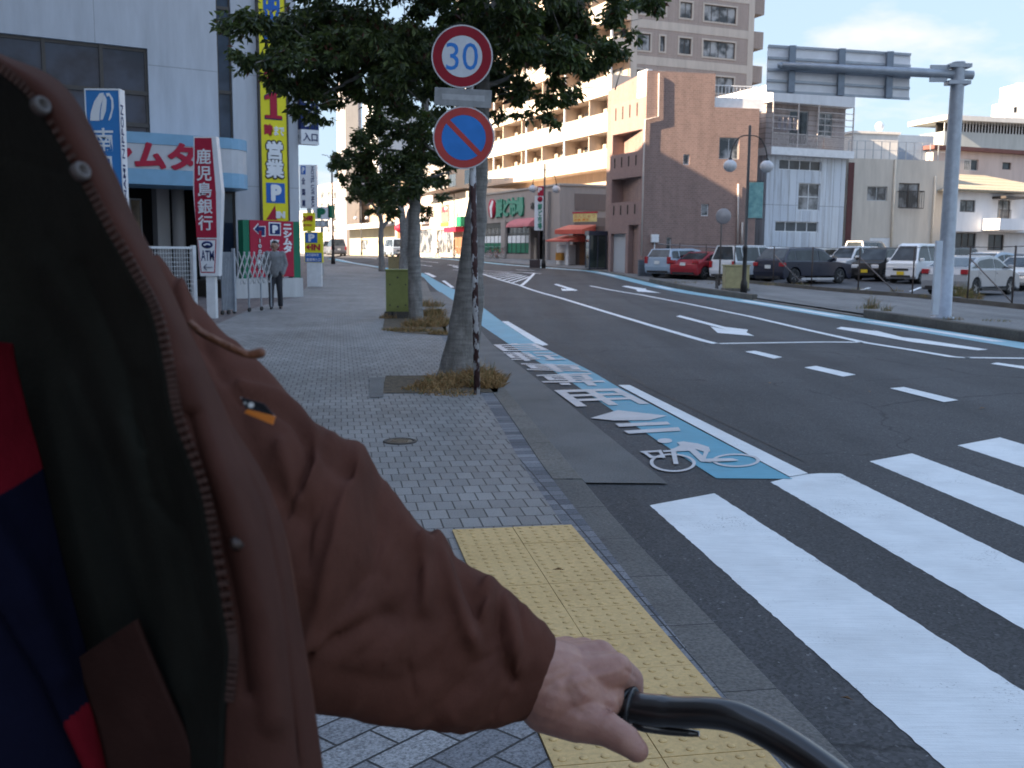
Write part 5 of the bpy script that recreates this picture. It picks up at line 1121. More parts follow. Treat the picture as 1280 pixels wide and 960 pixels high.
# red board with green sides
a, c = at(304, 300, 30.0), at(375, 300, 31.6); F = Facade('parking_board', 'red parking board with green ends and white lettering behind the gate', 'sign', a, c); z1, z0 = F.px(340, 276)[1], F.px(340, 346)[1]; ra, rb_ = F.px(312, 300)[0], F.px(366, 300)[0]
F.part('green_panel', GRN, [(0, ra - .002, 0, .25, z0 - .2, z1), (rb_ + .002, F.L, 0, .25, z0 - .2, z1)]); F.part('board', RED, [(ra, rb_, -.03, .22, z0, z1)])
def pb_(txt, q, m, bold=.03, ln=1.0, yo=0): r = F.rect(*q); return text_local(txt, r[0], r[1], r[2], r[3], -.031 - yo, bold, ln, .01, F.root, m)
pb_('ニ\nシ\nム\nタ', (353, 280, 364, 316), WH, .06, .95); q = F.rect(335, 278, 350, 294.5); F.part('parking_panel', WH, [(q[0], q[1], -.04, -.031, q[2], q[3])]); q = F.rect(336.2, 279.4, 348.8, 293); F.part('parking_panel', NAVY, [(q[0], q[1], -.05, -.0405, q[2], q[3])]); pb_('P', (339, 281.5, 346, 291.5), WH, .08, 1, .02)
pb_('軽\n専\n用', (337, 299, 349, 340), WH, .05); pb_('1\n0\n0\n円\n割\n引', (320, 298, 328, 338), BLK, .07); pb_('1\n0\n0\n円\n割\n引', (320.5, 298.5, 327.5, 337.5), WH, .01, 1, .011)
for m_, g_, yo in ((WH, .06, 0), (NAVY, 0, .006)):
    ar = MB(); P = [(317, 286.5), (322.5, 280), (322.5, 283.5), (330, 283.5), (330, 294.5), (326, 294.5), (326, 288.5), (322.5, 288.5), (322.5, 292)]; pts = [F.px(*p_) for p_ in P]; cx_ = sum(a_ for a_, _ in pts) / 9; cz_ = sum(a_ for _, a_ in pts) / 9
    ar.prism([(cx_ + (a_ - cx_) * (1 + g_ * 3), cz_ + (c_ - cz_) * (1 + g_ * 3)) for a_, c_ in pts], -.036 - yo, -.031 - yo); ar.build('arrow', m_, F.root)
# yellow parking signs further along
def board(name, label, cx, yb, w_, ztop_px, zbot_px, Y, m, dep=.25, z0=None):
    p = at(cx, 300, Y); o = thing(name, label, 'sign', (p.x, Y, zr(Y))); U = Y / FPX; zf = lambda y: at(cx, y, Y).z - zr(Y); xf = lambda x: (x - cx) * U
    b = MB(); b.box(xf(cx - w_ / 2), xf(cx + w_ / 2), 0, dep, zf(zbot_px), zf(ztop_px)); b.build('panel', m, o); return o, xf, zf
o, xf, zf = board('yellow_parking_sign', 'yellow board with blue P and red IN on a white base by the pavement', 391.5, 345, 22, 290, 328, 40, YEL)
b = MB(); b.box(xf(383), xf(401), .02, .23, 0, zf(328.3)); b.build('base', WHITEP, o); b = MB(); b.box(xf(382), xf(396.5), -.01, -.001, zf(303.5), zf(291)); b.build('parking_panel', BLUE, o); text_local('P', xf(385.5), xf(393.5), zf(302), zf(292.5), -.011, .06, 1, .008, o, WH)
text_local('IN', xf(389), xf(400), zf(313), zf(305), -.001, .05, 1, .008, o, RED); b = MB(); b.prism([(xf(382), zf(309)), (xf(387.5), zf(304.5)), (xf(386), zf(308)), (xf(388.5), zf(308)), (xf(388.5), zf(310)), (xf(386), zf(310)), (xf(387.5), zf(313.5))], -.01, -.001); b.build('arrow', RED, o)
b = MB(); b.box(xf(381.2), xf(401.8), -.01, -.001, zf(327.5), zf(316)); b.build('blue_strip', BLUE, o); text_local('お客様専用', xf(383), xf(398), zf(320.5), zf(317), -.011, .01, 1, .006, o, WH); text_local('駐車場入口', xf(383), xf(400), zf(326.5), zf(322.5), -.011, .02, 1, .006, o, WH)
o, xf, zf = board('yellow_hours_sign', 'small yellow sign with red lettering above the parking board', 386, 345, 14, 266, 289, 41, YEL); b = MB(); b.box(-.05, .05, .05, .15, 0, zf(289.3)); b.build('post', ALU, o)
text_local('24時', xf(379.5), xf(391.5), zf(277), zf(269), -.001, .05, 1, .008, o, RED); text_local('最大料金', xf(380), xf(390), zf(283), zf(280), -.001, .02, 1, .006, o, RED)
o, xf, zf = board('green_parking_sign', 'white sign with green P above a grey panel on a post', 402, 330, 20, 258.5, 274, 50, WH); text_local('P', xf(397), xf(407.5), zf(273), zf(260), -.001, .09, 1, .01, o, GRN); b = MB(); b.box(xf(392), xf(410), 0, .2, zf(284), zf(275.5)); b.build('lower_panel', mat('panel_grey', (0.3, 0.34, 0.33), .5, .1, 4), o); text_local('空車', xf(395), xf(407), zf(283), zf(277), -.001, .02, 1, .008, o, WH)
b = MB(); b.box(-.06, .06, .04, .16, 0, zf(284.3)); b.build('post', ALU, o); b = MB(); b.box(xf(410.5), xf(415), .0, .9, zf(272), zf(256.5)); b.build('side_box', GRN, o)
o, xf, zf = board('hotel_sign', 'tall white sign with blue P and two columns of lettering', 386.5, 330, 21, 206, 260, 52, WH); b = MB(); b.box(xf(378), xf(383.5), -.01, -.001, zf(218), zf(207.5)); b.build('parking_panel', BLUE, o); text_local('P', xf(379.3), xf(382.3), zf(217), zf(208.7), -.011, .05, 1, .008, o, WH)
text_local('全\n国\n館', xf(378.5), xf(382.8), zf(258), zf(222), -.001, .03, 1.6, .008, o, NAVY); text_local('HOTEL LIVE MAX', 0, (258 - 208) * 52 / FPX, 0, .16, 0, .02, 1, .006, o, NAVY, frame=((xf(390), 0, zf(208)), (0, 0, -1), (1, 0, 0), (0, -1, 0)))
b = MB(); b.box(-.1, .1, .05, .2, 0, zf(260.3)); b.build('post', ALU, o)

# ---- speed limit and no parking sign on the peeling pole
p = G(596.5, 493); o = thing('traffic_sign_pole', 'rusty peeling pole carrying a 30 limit disc, blank plate and no parking disc', 'traffic sign', p); Y = p.y; U = Y / FPX
def m_peel():
    m, t, b = nodes_of('peeling_paint', .7, .35); co = obj_co(t, 0, (1, 1, .42))
    f = ramp_n(t, noise_n(t, co, 17, 5, .6), [(0.52, (0, 0, 0)), (0.54, (1, 1, 1))]); r = ramp_n(t, noise_n(t, co, 40, 4), [(.3, (.035, .014, .014)), (.7, (.085, .04, .038))])
    t.links.new(mix_n(t, f, r, (.50, .49, .50)), b.inputs['Base Color']); bump_n(t, b, f, .5, .004); return m
tp = at(587.5, 34, Y) - p; bq = Vector((tp.x, 0, tp.z)); b = MB(); b.tube([(0, 0, -.05), bq * .5 + Vector((.0, 0, 0)), bq], .031, 16); b.build('pole', m_peel(), o)
SR = mat('sign_face_red', (0.28, 0.012, 0.025), .55, .12, 6, spec=.2); SR2 = mat('sign_face_faded_red', (0.46, 0.06, 0.055), .55, .12, 6, spec=.2); SW = mat('sign_face_white', (0.56, 0.59, 0.63), .55, .1, 8, spec=.2); SB = mat('sign_face_blue', (0.02, 0.19, 0.55), .55, .1, 6, spec=.2); SE = mat('sign_edge', (0.5, 0.5, 0.52), .4, .1, 6)
def disc(cx, cy, r, name): c_ = at(cx, cy, Y) - p; c_.y = -.05; return c_, r * U
def ringm(c_, r0, r1, y0, y1, n=48):
    b = MB(); b.lathe([(r0, y0), (r0, y1), (r1, y1), (r1, y0)] if r0 > 0 else [(0, y1), (r1, y1), (r1, y0), (0, y0)], c_, (0, -1, 0), n, sm=False); return b
c_, R_ = disc(578, 72, 37, 'a'); ringm(c_, 0, R_, 0, .006).build('limit_disc', SE, o); d_ = o.children[-1]; ringm(c_, R_ * .66, R_ * .955, .0062, .008).build('red_ring', SR, d_); ringm(c_, 0, R_ * .655, .0062, .0078).build('white_face', SW, d_)
text_local('30', c_.x - R_ * .52, c_.x + R_ * .52, c_.z - R_ * .43, c_.z + R_ * .43, c_.y - .0079, 0.0, 1, .002, d_, SB)
c_, R_ = disc(580, 173, 37.5, 'a'); ringm(c_, 0, R_, 0, .006).build('no_parking_disc', SE, o); d_ = o.children[-1]; ringm(c_, R_ * .72, R_ * .955, .0062, .008).build('red_ring', SR2, d_); ringm(c_, 0, R_ * .715, .0062, .0076).build('blue_face', SB, d_)
k_ = R_ * .75 * .7071; b = MB(); b.bar((c_.x - k_, c_.y - .0085, c_.z + k_), (c_.x + k_, c_.y - .0085, c_.z - k_), .0012, R_ * .17, (0, 1, 0)); 
b = MB(); dv = Vector((1, 0, -1)).normalized(); nv = Vector((1, 0, 1)).normalized() * R_ * .082; e1, e2 = c_ - dv * R_ * .76, c_ + dv * R_ * .76
b.add([q + Vector((0, yy, 0)) for yy in (-.0078, -.0092) for q in (e1 - nv, e1 + nv, e2 + nv, e2 - nv)], [(0, 1, 2, 3), (4, 5, 6, 7), (0, 1, 5, 4), (1, 2, 6, 5), (2, 3, 7, 6), (3, 0, 4, 7)]); b.build('red_bar', SR2, d_)
P = [at(x, y, Y) - p for x, y in ((544, 110), (615, 114), (614, 136.5), (543, 132))]; b = MB(); b.add([Vector((q.x, -.05 - d, q.z)) for d in (0, .008) for q in P], [(0, 1, 2, 3), (4, 5, 6, 7), (0, 1, 5, 4), (1, 2, 6, 5), (2, 3, 7, 6), (3, 0, 4, 7)]); pl = b.build('supplementary_plate', mat('faded_plate', (0.24, 0.25, 0.26), .4, .25, 9), o, bevel=.003)
P = [at(x, y, Y) - p for x, y in ((553, 118), (606, 121), (606, 128), (553, 125))]; b = MB(); b.add([Vector((q.x, -.0585 - d, q.z)) for d in (0, .001) for q in P], [(0, 1, 2, 3), (4, 5, 6, 7)]); b.build('faded_strip', mat('faded_strip', (0.36, 0.37, 0.385), .4, .2, 9), pl)
b = MB()
for py in (52, 92, 121, 152, 192): c_ = at(586, py, Y) - p; b.box(c_.x - .02 , c_.x + .09, -.042, .04, c_.z - .02, c_.z + .02)
b.build('clamp', STEEL, o)
# ---- utility cabinets on the near pavement
def cabinet(px, py, w_, h_, label, m, rows):
    p = G(px, py); o = thing('junction_box', label, 'utility box', p); U = p.y / FPX; W, Hh = w_ * U, h_ * U
    b = MB(); b.box(-W / 2 - .03, W / 2 + .03, -.02, .47, 0, .14); b.build('plinth', M_KERB2, o); b = MB(); b.box(-W / 2, W / 2, 0, .42, .143, Hh - .04); b.build('body', m, o, bevel=.008); b = MB(); b.box(-W / 2 - .012, W / 2 + .012, -.015, .435, Hh - .038, Hh); b.build('lid', m, o, bevel=.008)
    d = MB(); d.box(-W / 2 + .06, W / 2 - .06, -.012, -.001, .2, Hh - .11); dd = d.build('door', m, o, bevel=.004); k_ = MB()
    for x in (-W / 2 + .09, W / 2 - .09):
        for z in (.28, Hh - .32): k_.lathe([(.016, 0), (.016, .012)], (x, -.012, z), (0, -1, 0), 10)
    k_.lathe([(.02, 0), (.02, .015)], (0, -.012, Hh - .17), (0, -1, 0), 10); k_.lathe([(.02, 0), (.02, .015)], (0, -.012, .25), (0, -1, 0), 10); k_.build('bolt', DARKFR, dd)
    return o
cabinet(497.5, 398, 30, 61, 'yellow-green utility box with bolted door on a concrete plinth', mat('cabinet_green', (0.235, 0.255, 0.075), .5, .12, 7), 1)
cabinet(493, 345, 15, 24, 'plain tan utility box further back between two tree trunks', mat('cabinet_tan', (0.33, 0.25, 0.12), .55, .12, 7), 1)
# ================================================================== TREES AND PLANTS
def m_bark():
    m, t, b = nodes_of('bark', .85, .25); co = obj_co(t, 0, (1, 1, .35)); c2 = obj_co(t, 0, (.6, .6, 4.5))
    a = ramp_n(t, noise_n(t, co, 9, 7, .7), [(.3, (.16, .148, .136)), (.55, (.27, .252, .236)), (.75, (.37, .35, .33))]); r = ramp_n(t, noise_n(t, c2, 7, 5), [(.35, (.7,) * 3), (.6, (1.05,) * 3)])
    t.links.new(mix_n(t, 1.0, a, r, 'MULTIPLY'), b.inputs['Base Color']); bump_n(t, b, noise_n(t, co, 26, 6, .7), 1.0, .03); return m
def m_leaf(name, c, t_=.25):
    m, t, b = nodes_of(name, .42, .5); co = obj_co(t)
    t.links.new(ramp_n(t, noise_n(t, co, 2.3, 5, .7), [(.3, tuple(v * .55 for v in c)), (.55, c), (.75, tuple(v * 1.5 for v in c))]), b.inputs['Base Color'])
    tr = N(t, 'ShaderNodeBsdfTranslucent'); tr.inputs[0].default_value = (c[0] * 1.6, c[1] * 1.7, c[2] * .8, 1); mx_ = N(t, 'ShaderNodeMixShader'); mx_.inputs[0].default_value = t_
    t.links.new(b.outputs[0], mx_.inputs[1]); t.links.new(tr.outputs[0], mx_.inputs[2]); t.links.new(mx_.outputs[0], t.nodes['Material Output'].inputs[0]); return m
BARK = m_bark(); LEAVES = [m_leaf('leaf_dark', (.040, .062, .024)), m_leaf('leaf_mid', (.075, .108, .034)), m_leaf('leaf_light', (.120, .150, .050)), m_leaf('leaf_red', (.11, .035, .025))]
def leaf_mesh(name, clumps, per, size, parent, org, droop=.5, seed=1, mix=(.45, .40, .11, .04), shell=.55):
    r = random.Random(seed); vs = []; fs = []; mi = []
    for (c, rx_, rz2, dens) in clumps:
        n = int(per * dens * (rx_ * rx_ * .6 + rx_ * rz2 * .4) / .25)
        subs = [(Vector((r.gauss(0, 1), r.gauss(0, 1), r.gauss(0, 1))).normalized() * r.uniform(.25, 1.0), r.uniform(.22, .42)) for _ in range(max(4, int(9 * dens)))]
        for _ in range(n):
            s0, sr = r.choice(subs); d = Vector((r.gauss(0, 1), r.gauss(0, 1), r.gauss(0, 1))).normalized() * (sr * r.uniform(.3, 1.0)); q = s0 * .8 + d
            p = Vector(c) + Vector((q.x * rx_, q.y * rx_, q.z * rz2)) - org
            L = size * r.uniform(.65, 1.25); W = L * r.uniform(.34, .46); ax = Vector((q.x + r.gauss(0, .7), q.y + r.gauss(0, .7), r.gauss(-droop, .55))).normalized()
            u = ax.cross(Vector((r.gauss(0, 1), r.gauss(0, 1), r.gauss(0, 1)))).normalized(); nn = u.cross(ax) * W * .22
            o = len(vs); m_ = p + ax * L * .5; vs += [p, m_ + u * W * .5 + nn, p + ax * L, m_ - u * W * .5 + nn]
            fs += [(o, o + 1, o + 2), (o, o + 2, o + 3)]; k = r.choices((0, 1, 2, 3), mix)[0]; mi += [k, k]
    me = bpy.data.meshes.new(name); me.from_pydata([tuple(v) for v in vs], [], fs)
    for m_ in LEAVES: me.materials.append(m_)
    me.polygons.foreach_set('material_index', mi); me.update(); o = bpy.data.objects.new(name, me); COL.objects.link(o); o.parent = parent; return o
def limb(b, pts, r0, r1, n=9, wob=.0, seed=0):
    rr = random.Random(seed); P = []; m_ = max(4, len(pts) * 4)
    for i in range(m_ + 1):
        t = i / m_ * (len(pts) - 1); k = min(int(t), len(pts) - 2); f = t - k; f = f * f * (3 - 2 * f) * .35 + f * .65
        P.append(Vector(pts[k]).lerp(Vector(pts[k + 1]), f) + Vector((rr.gauss(0, wob), rr.gauss(0, wob), 0)))
    b.tube(P, [r0 + (r1 - r0) * (i / m_) ** .8 for i in range(m_ + 1)], n)
# tree beside the sign pole
def tw(pxs, Y): return [at(x, y, Y if not isinstance(Y, (list, tuple)) else Y[i]) for i, (x, y) in enumerate(pxs)]
base = G(573, 468); Y = base.y; o = thing('street_tree', 'near street tree with thick leaning trunk behind the 30 sign', 'tree', base, 0, 'street trees on the near pavement'); org = base.copy()
def local(pts): return [p - org for p in pts]
U = Y / FPX
b = MB(); pts = local(tw([(572, 476), (573, 466), (577, 440), (584, 390), (590, 330), (596, 260), (600, 205), (604, 120), (606, 20), (600, -90), (590, -200)], Y)); rr = [31 * U, 26 * U, 22 * U, 19.5 * U, 15.5 * U, 11.8 * U, 9.8 * U, 8.5 * U, 7.5 * U, 6 * U, 3 * U]
PP, RR = [], []
for i in range(len(pts) - 1):
    for k in range(5): f = k / 5; PP.append(pts[i].lerp(pts[i + 1], f)); RR.append(rr[i] + (rr[i + 1] - rr[i]) * f)
b.tube(PP, RR, 22)
b.v = [tuple(Vector(v) + Vector((noise.noise(Vector(v) * 5) * .022 + noise.noise(Vector(v) * 17) * .007, noise.noise(Vector(v) * 5 + Vector((9, 0, 0))) * .022 + noise.noise(Vector(v) * 17 + Vector((5, 0, 0))) * .007, 0))) for v in b.v]
b.build('trunk', BARK, o)
b = MB(); tips = [[(604, 60), (560, 40), (500, 62), (430, 60), (360, 68), (318, 78)], [(605, 40), (650, 30), (700, 60), (750, 55)], [(603, 90), (560, 80), (520, 100), (470, 110)], [(606, 20), (650, -40), (700, -60)], [(606, 10), (560, -60), (480, -80), (400, -40)], [(604, 110), (640, 95), (672, 110)], [(500, 62), (440, 100), (400, 120)], [(700, 60), (690, 100), (680, 130)], [(600, -60), (610, -160), (640, -240)]]
for i, tp in enumerate(tips): limb(b, local(tw(tp, [Y + (j * .28 * (1 if i % 2 else -1)) * .6 for j in range(len(tp))])), .055 if i < 2 else .035, .008, 7, .012, i)
rq = random.Random(8)
for i in range(70):
    x, y = rq.uniform(320, 770), rq.uniform(-60, 125); p0 = at(x, y, Y + rq.uniform(-.5, .5)) - org; d = Vector((rq.gauss(0, 1), rq.gauss(0, .8), rq.gauss(.1, .5))).normalized() * rq.uniform(.25, .6); b.tube([p0, p0 + d * .5 + Vector((0, 0, .03)), p0 + d], [.007, .005, .002], 5)
b.build('limb', BARK, o)
cl = []
for (x, y, dy, r_, d) in ((430, 58, -.9, .36, 1), (470, 66, -.9, .38, 1), (510, 60, -1.0, .36, 1), (395, 62, -.8, .32, 1), (365, 70, -.9, .24, 1), (640, 30, -.8, .4, 1), (590, 100, .9, .4, 1), (540, 60, .8, .5, 1), (450, 20, .4, .5, 1), (300, 74, -.6, .22, .9), (318, 30, -.3, .36, .9), (338, 80, -.6, .26, 1), (352, 100, -.4, .26, 1), (365, 45, .2, .5, 1), (372, 135, -.2, .16, 1), (385, 100, -.3, .36, 1.1), (388, 145, -.2, .13, 1), (415, 20, .6, .55, .9), (418, 85, 0, .42, 1.1), (420, 125, .1, .16, .9), (440, 112, .2, .3, 1), (458, 40, -.3, .5, .7), (468, 118, .1, .3, 1.1), (480, 90, -.2, .42, 1), (500, 128, .4, .24, .8), (520, 95, -.5, .42, 1), (528, 20, .4, .5, .75), (545, 118, .4, .28, .9), (565, 70, -.6, .48, 1.1), (590, 20, .5, .6, 1), (610, 100, .6, .40, .9), (615, 142, .8, .18, .7), (632, 55, -.4, .5, 1), (645, 118, .5, .22, .8), (668, 90, -.2, .40, .9), (672, 20, .3, .6, 1.05), (688, 128, -.1, .24, 1), (697, 152, -.1, .11, .9), (705, 70, -.4, .42, 1.05), (715, 118, 0, .17, .8), (735, 30, .3, .5, 1.05), (742, 82, -.2, .26, 1), (765, 62, -.3, .26, .9), (772, 10, .2, .36, 1), (790, 42, -.3, .13, .8), (806, 2, -.2, .22, .9), (655, 142, .3, .12, .8), (405, 150, .3, .10, .8)):
    cl.append((at(x, y, Y + dy), r_ * 1.08, r_ * .88, d))
rr = random.Random(5)
for i in range(26): cl.append((at(rr.uniform(380, 720), rr.uniform(-260, -20), Y + rr.uniform(-1.6, 1.6)), rr.uniform(.45, .7), .5, .7))
for i in range(10): cl.append((at(rr.uniform(430, 720), rr.uniform(-80, 70), Y + rr.uniform(.8, 2.0)), rr.uniform(.4, .6), .4, .55))
leaf_mesh('crown', cl, 1450, .092, o, org, .75, 11)
# trees further along
def tree(label, bx, by, Yd, trunk, r0, r1, limbs, clumps, seed, per=330, size=.115, mix=(.48, .38, .11, .03)):
    bs = G(bx, by); Yd = Yd or bs.y; o = thing('street_tree', label, 'tree', bs, 0, 'street trees on the near pavement'); bs = bs.copy(); U = Yd / FPX
    b = MB(); limb(b, [at(x, y, Yd) - bs for x, y in trunk], r0 * U, r1 * U, 14, .006, seed); b.build('trunk', BARK, o)
    b = MB()
    for i, l in enumerate(limbs): limb(b, [at(x, y, Yd + (j * .25 * (-1) ** i)) - bs for j, (x, y) in enumerate(l)], 3.2 * U, .9 * U, 7, .012, seed + i)
    b.build('limb', BARK, o); rr = random.Random(seed); cl = []
    for (x, y, rp) in clumps: cl.append((at(x, y, Yd + rr.uniform(-1, 1) * rp * U * 1.3), rp * U * 1.08, rp * U * .95, 1.0))
    leaf_mesh('crown', cl, per, size, o, bs, .45, seed, mix)
tree('second street tree with grey trunk right behind the yellow-green utility box', 520, 401, None, [(521, 404), (520, 396), (518, 350), (517, 300), (519, 250), (523, 215), (527, 170), (533, 120), (536, 60)], 10.5, 4,
     [[(518, 262), (508, 248), (500, 232), (480, 215)], [(520, 240), (540, 222), (560, 215)], [(523, 215), (505, 190), (470, 185), (440, 195)], [(527, 180), (535, 182), (545, 190)], [(525, 200), (480, 225), (450, 232)]],
     [(425, 203, 13), (417, 206, 8), (440, 195, 22), (436, 222, 14), (446, 175, 18), (455, 215, 24), (462, 160, 20), (470, 190, 26), (478, 228, 24), (480, 150, 22), (490, 265, 12), (492, 200, 28), (500, 165, 26), (503, 240, 22), (510, 140, 22), (518, 195, 26), (525, 160, 26), (530, 225, 22), (533, 262, 10), (540, 190, 24), (545, 150, 20), (550, 225, 16), (553, 245, 8), (560, 205, 14), (565, 175, 14), (470, 248, 12), (540, 110, 22), (520, 90, 24), (500, 110, 22), (550, 80, 20), (570, 120, 16), (530, 50, 26)], 21, 1100)
tree('third street tree with dark double trunk, second from the tan utility box', 506, 346, None, [(506, 348), (505, 335), (506, 300), (503, 275), (500, 250), (498, 225)], 7.5, 3, [[(506, 290), (512, 262), (522, 245)], [(507, 335), (512, 310), (511, 280), (513, 255)]], [(500, 250, 16), (485, 242, 16), (512, 244, 14), (520, 262, 10), (495, 225, 20), (515, 220, 18), (480, 262, 9), (530, 275, 6)], 33, 1000, .13)
tree('fourth street tree, farthest one, slim dark trunk by the blue cycle line', 477.5, 339, None, [(477.5, 340), (477, 325), (476, 300), (477, 280), (474, 262), (470, 240)], 4.6, 2, [[(477, 285), (485, 276), (490, 268)], [(476, 272), (468, 258), (460, 250)]], [(470, 250, 16), (455, 245, 14), (484, 256, 13), (445, 238, 12), (462, 232, 18), (478, 235, 18), (462, 264, 8), (490, 266, 7), (438, 248, 6)], 44, 900, .14)

# dry grass and weeds
GR = [mat('dry_grass_straw', (0.32, 0.185, 0.075), .8, .3, 6), mat('dry_grass_green', (0.13, 0.13, 0.045), .8, .3, 6)]
def grass(name, label, spots, kind_mat, cat='grass', seed=3):
    r = random.Random(seed); vs = []; fs = []; mi = []
    for (c, rad_, n, h, sp) in spots:
        for _ in range(n):
            a = r.uniform(0, 6.283); q = math.sqrt(r.random()) * rad_; p = Vector((c.x + q * math.cos(a), c.y + q * math.sin(a) * .8, c.z)); hh = h * r.uniform(.4, 1.15) * (1.1 - .5 * q / max(.01, rad_)); dv = Vector((r.gauss(0, sp), r.gauss(0, sp), 1)).normalized(); u = dv.cross(Vector((r.gauss(0, 1), r.gauss(0, 1), 0))).normalized() * r.uniform(.003, .006)
            m_ = p + dv * hh * .55; e = m_ + (dv + Vector((r.gauss(0, .5), r.gauss(0, .5), -r.uniform(.1, .9)))).normalized() * hh * .5; o = len(vs); vs += [p - u, p + u, m_ + u * .8, m_ - u * .8, e]; fs += [(o, o + 1, o + 2, o + 3), (o + 3, o + 2, o + 4)]; k = 0 if r.random() < kind_mat else 1; mi += [k, k]
    me = bpy.data.meshes.new(name); me.from_pydata([tuple(v) for v in vs], [], fs)
    for m_ in GR: me.materials.append(m_)
    me.polygons.foreach_set('material_index', mi); me.update(); o = bpy.data.objects.new(name, me); COL.objects.link(o); tag(o, label, cat, kind='stuff'); return o
sp = []
for x, y, r_, n, h in ((548, 484, .28, 520, .16), (568, 478, .32, 800, .20), (588, 480, .26, 700, .22), (606, 484, .2, 520, .26), (614, 478, .16, 300, .26), (530, 487, .25, 260, .08), (600, 472, .2, 300, .24), (560, 492, .3, 240, .08)): sp.append((G(x, y), r_, n, h, .55))
grass('dry_grass', 'straw coloured dry grass round the foot of the near leaning tree', sp, .86)
sp = []
for x, y, r_, n, h in ((530, 408, .45, 700, .26), (545, 405, .35, 600, .34), (515, 414, .4, 400, .14), (500, 413, .35, 240, .10), (541, 395, .3, 400, .38), (536, 383, .4, 300, .34), (485, 398, .2, 150, .22), (550, 418, .2, 200, .18)): sp.append((G(x, y), r_, n, h, .5))
grass('dry_grass', 'brown and green dry grass round the second tree and the utility box', sp, .76, seed=4)
sp = []
for x, y, r_, n, h in ((1090, 388, .2, 120, .55), (1108, 391, .15, 60, .3), (1200, 372, .4, 300, .75), (1215, 377, .35, 260, .5), (1082, 388, .3, 60, .2), (1160, 373, .3, 80, .2), (1000, 358, .4, 90, .25), (1075, 364, .4, 80, .2), (1120, 366, .3, 70, .25), (860, 344, .8, 160, .2), (900, 356, .6, 120, .2), (1245, 404, .3, 60, .1), (1190, 402, .25, 60, .15), (960, 358, .5, 80, .25), (850, 355, .8, 120, .25)): sp.append((G(x, y) + Vector((0, 0, .04)), r_, n, h, .38))
grass('weeds', 'green and straw weeds along the kerbs in front of the car park', sp, .35, 'weeds', 5)
def m_mulch(): return mat('tree_pit_soil', (0.115, 0.085, 0.055), .95, .5, 14, bump=.8)
for lab, q in (('a', [(478, 492), (482, 470), (625, 470), (622, 491)]), ('b', [(478, 412), (482, 392), (552, 386), (560, 420), (500, 416)])):
    b = MB(); pts = [G(x, y) for x, y in q]; b.add([(p.x, p.y, .006) for p in pts], [tuple(range(len(pts)))]); struct(b.build('soil', m_mulch()))
b = MB(); pts = [G(x, y) for x, y in ((462, 498), (462, 473), (480, 472), (479, 497))]; b.add([(p.x, p.y, .007) for p in pts], [(0, 1, 2, 3)]); struct(b.build('pavement_slab', M_GUT))

# ================================================================== CARS
TYRE = mat('tyre', (0.018, 0.018, 0.019), .8, .2, 20); RIM = mat('alloy', (0.60, 0.60, 0.62), .35, .1, 10, metal=.6); CGL = m_glass('car_glass', (0.018, 0.022, 0.025), .04, (0.05, 0.06, 0.065)); TRIM = mat('black_trim', (0.02, 0.02, 0.022), .6, .15, 8)
LAMPR = mat('tail_lamp', (0.35, 0.015, 0.02), .2, .1, 8, coat=.5); LAMPW = mat('head_lamp', (0.55, 0.57, 0.6), .12, .1, 8, coat=.8); PLW = mat('plate_white', (0.65, 0.66, 0.64), .5, .1, 6); PLY = mat('plate_yellow', (0.6, 0.42, 0.03), .5, .1, 6)
def cpaint(name, c): return mat(name, c, .32, .05, 2, coat=.35, metal=.1)
SPECS = {   # L, W, belt, hood line (front x, z), cabin outline (x, z), wheel radius, bumper height
 'suv': (4.7, 1.84, 1.04, [(2.33, .62), (2.25, .92), (1.25, 1.04)], [(1.25, 1.04), (.45, 1.60), (-.1, 1.66), (-1.75, 1.60), (-2.22, 1.10)], .36),
 'hatch': (4.45, 1.74, .98, [(2.2, .55), (2.1, .78), (1.35, .98)], [(1.4, .98), (.45, 1.43), (-.15, 1.49), (-1.0, 1.42), (-2.02, 1.05)], .32),
 'van': (4.7, 1.75, 1.05, [(2.33, .6), (2.28, .95), (1.8, 1.05)], [(1.85, 1.05), (1.15, 1.86), (.8, 1.96), (-2.05, 1.96), (-2.26, 1.1)], .33),
 'kei': (3.4, 1.48, .98, [(1.68, .55), (1.62, .88), (1.05, .98)], [(1.1, .98), (.55, 1.56), (.2, 1.65), (-1.4, 1.62), (-1.62, 1.05)], .28),
 'keivan': (3.4, 1.48, 1.02, [(1.68, .55), (1.66, .95), (1.45, 1.02)], [(1.5, 1.02), (.95, 1.78), (.7, 1.88), (-1.5, 1.88), (-1.64, 1.08)], .28),
 'wagon': (4.4, 1.70, .96, [(2.18, .55), (2.08, .80), (1.2, .96)], [(1.2, .96), (.45, 1.44), (-.1, 1.52), (-1.85, 1.48), (-2.12, 1.02)], .31),
 'sedan': (4.6, 1.75, .94, [(2.28, .52), (2.18, .76), (1.2, .94)], [(1.25, .94), (.4, 1.38), (-.3, 1.43), (-.95, 1.38), (-1.7, .98)], .32)}
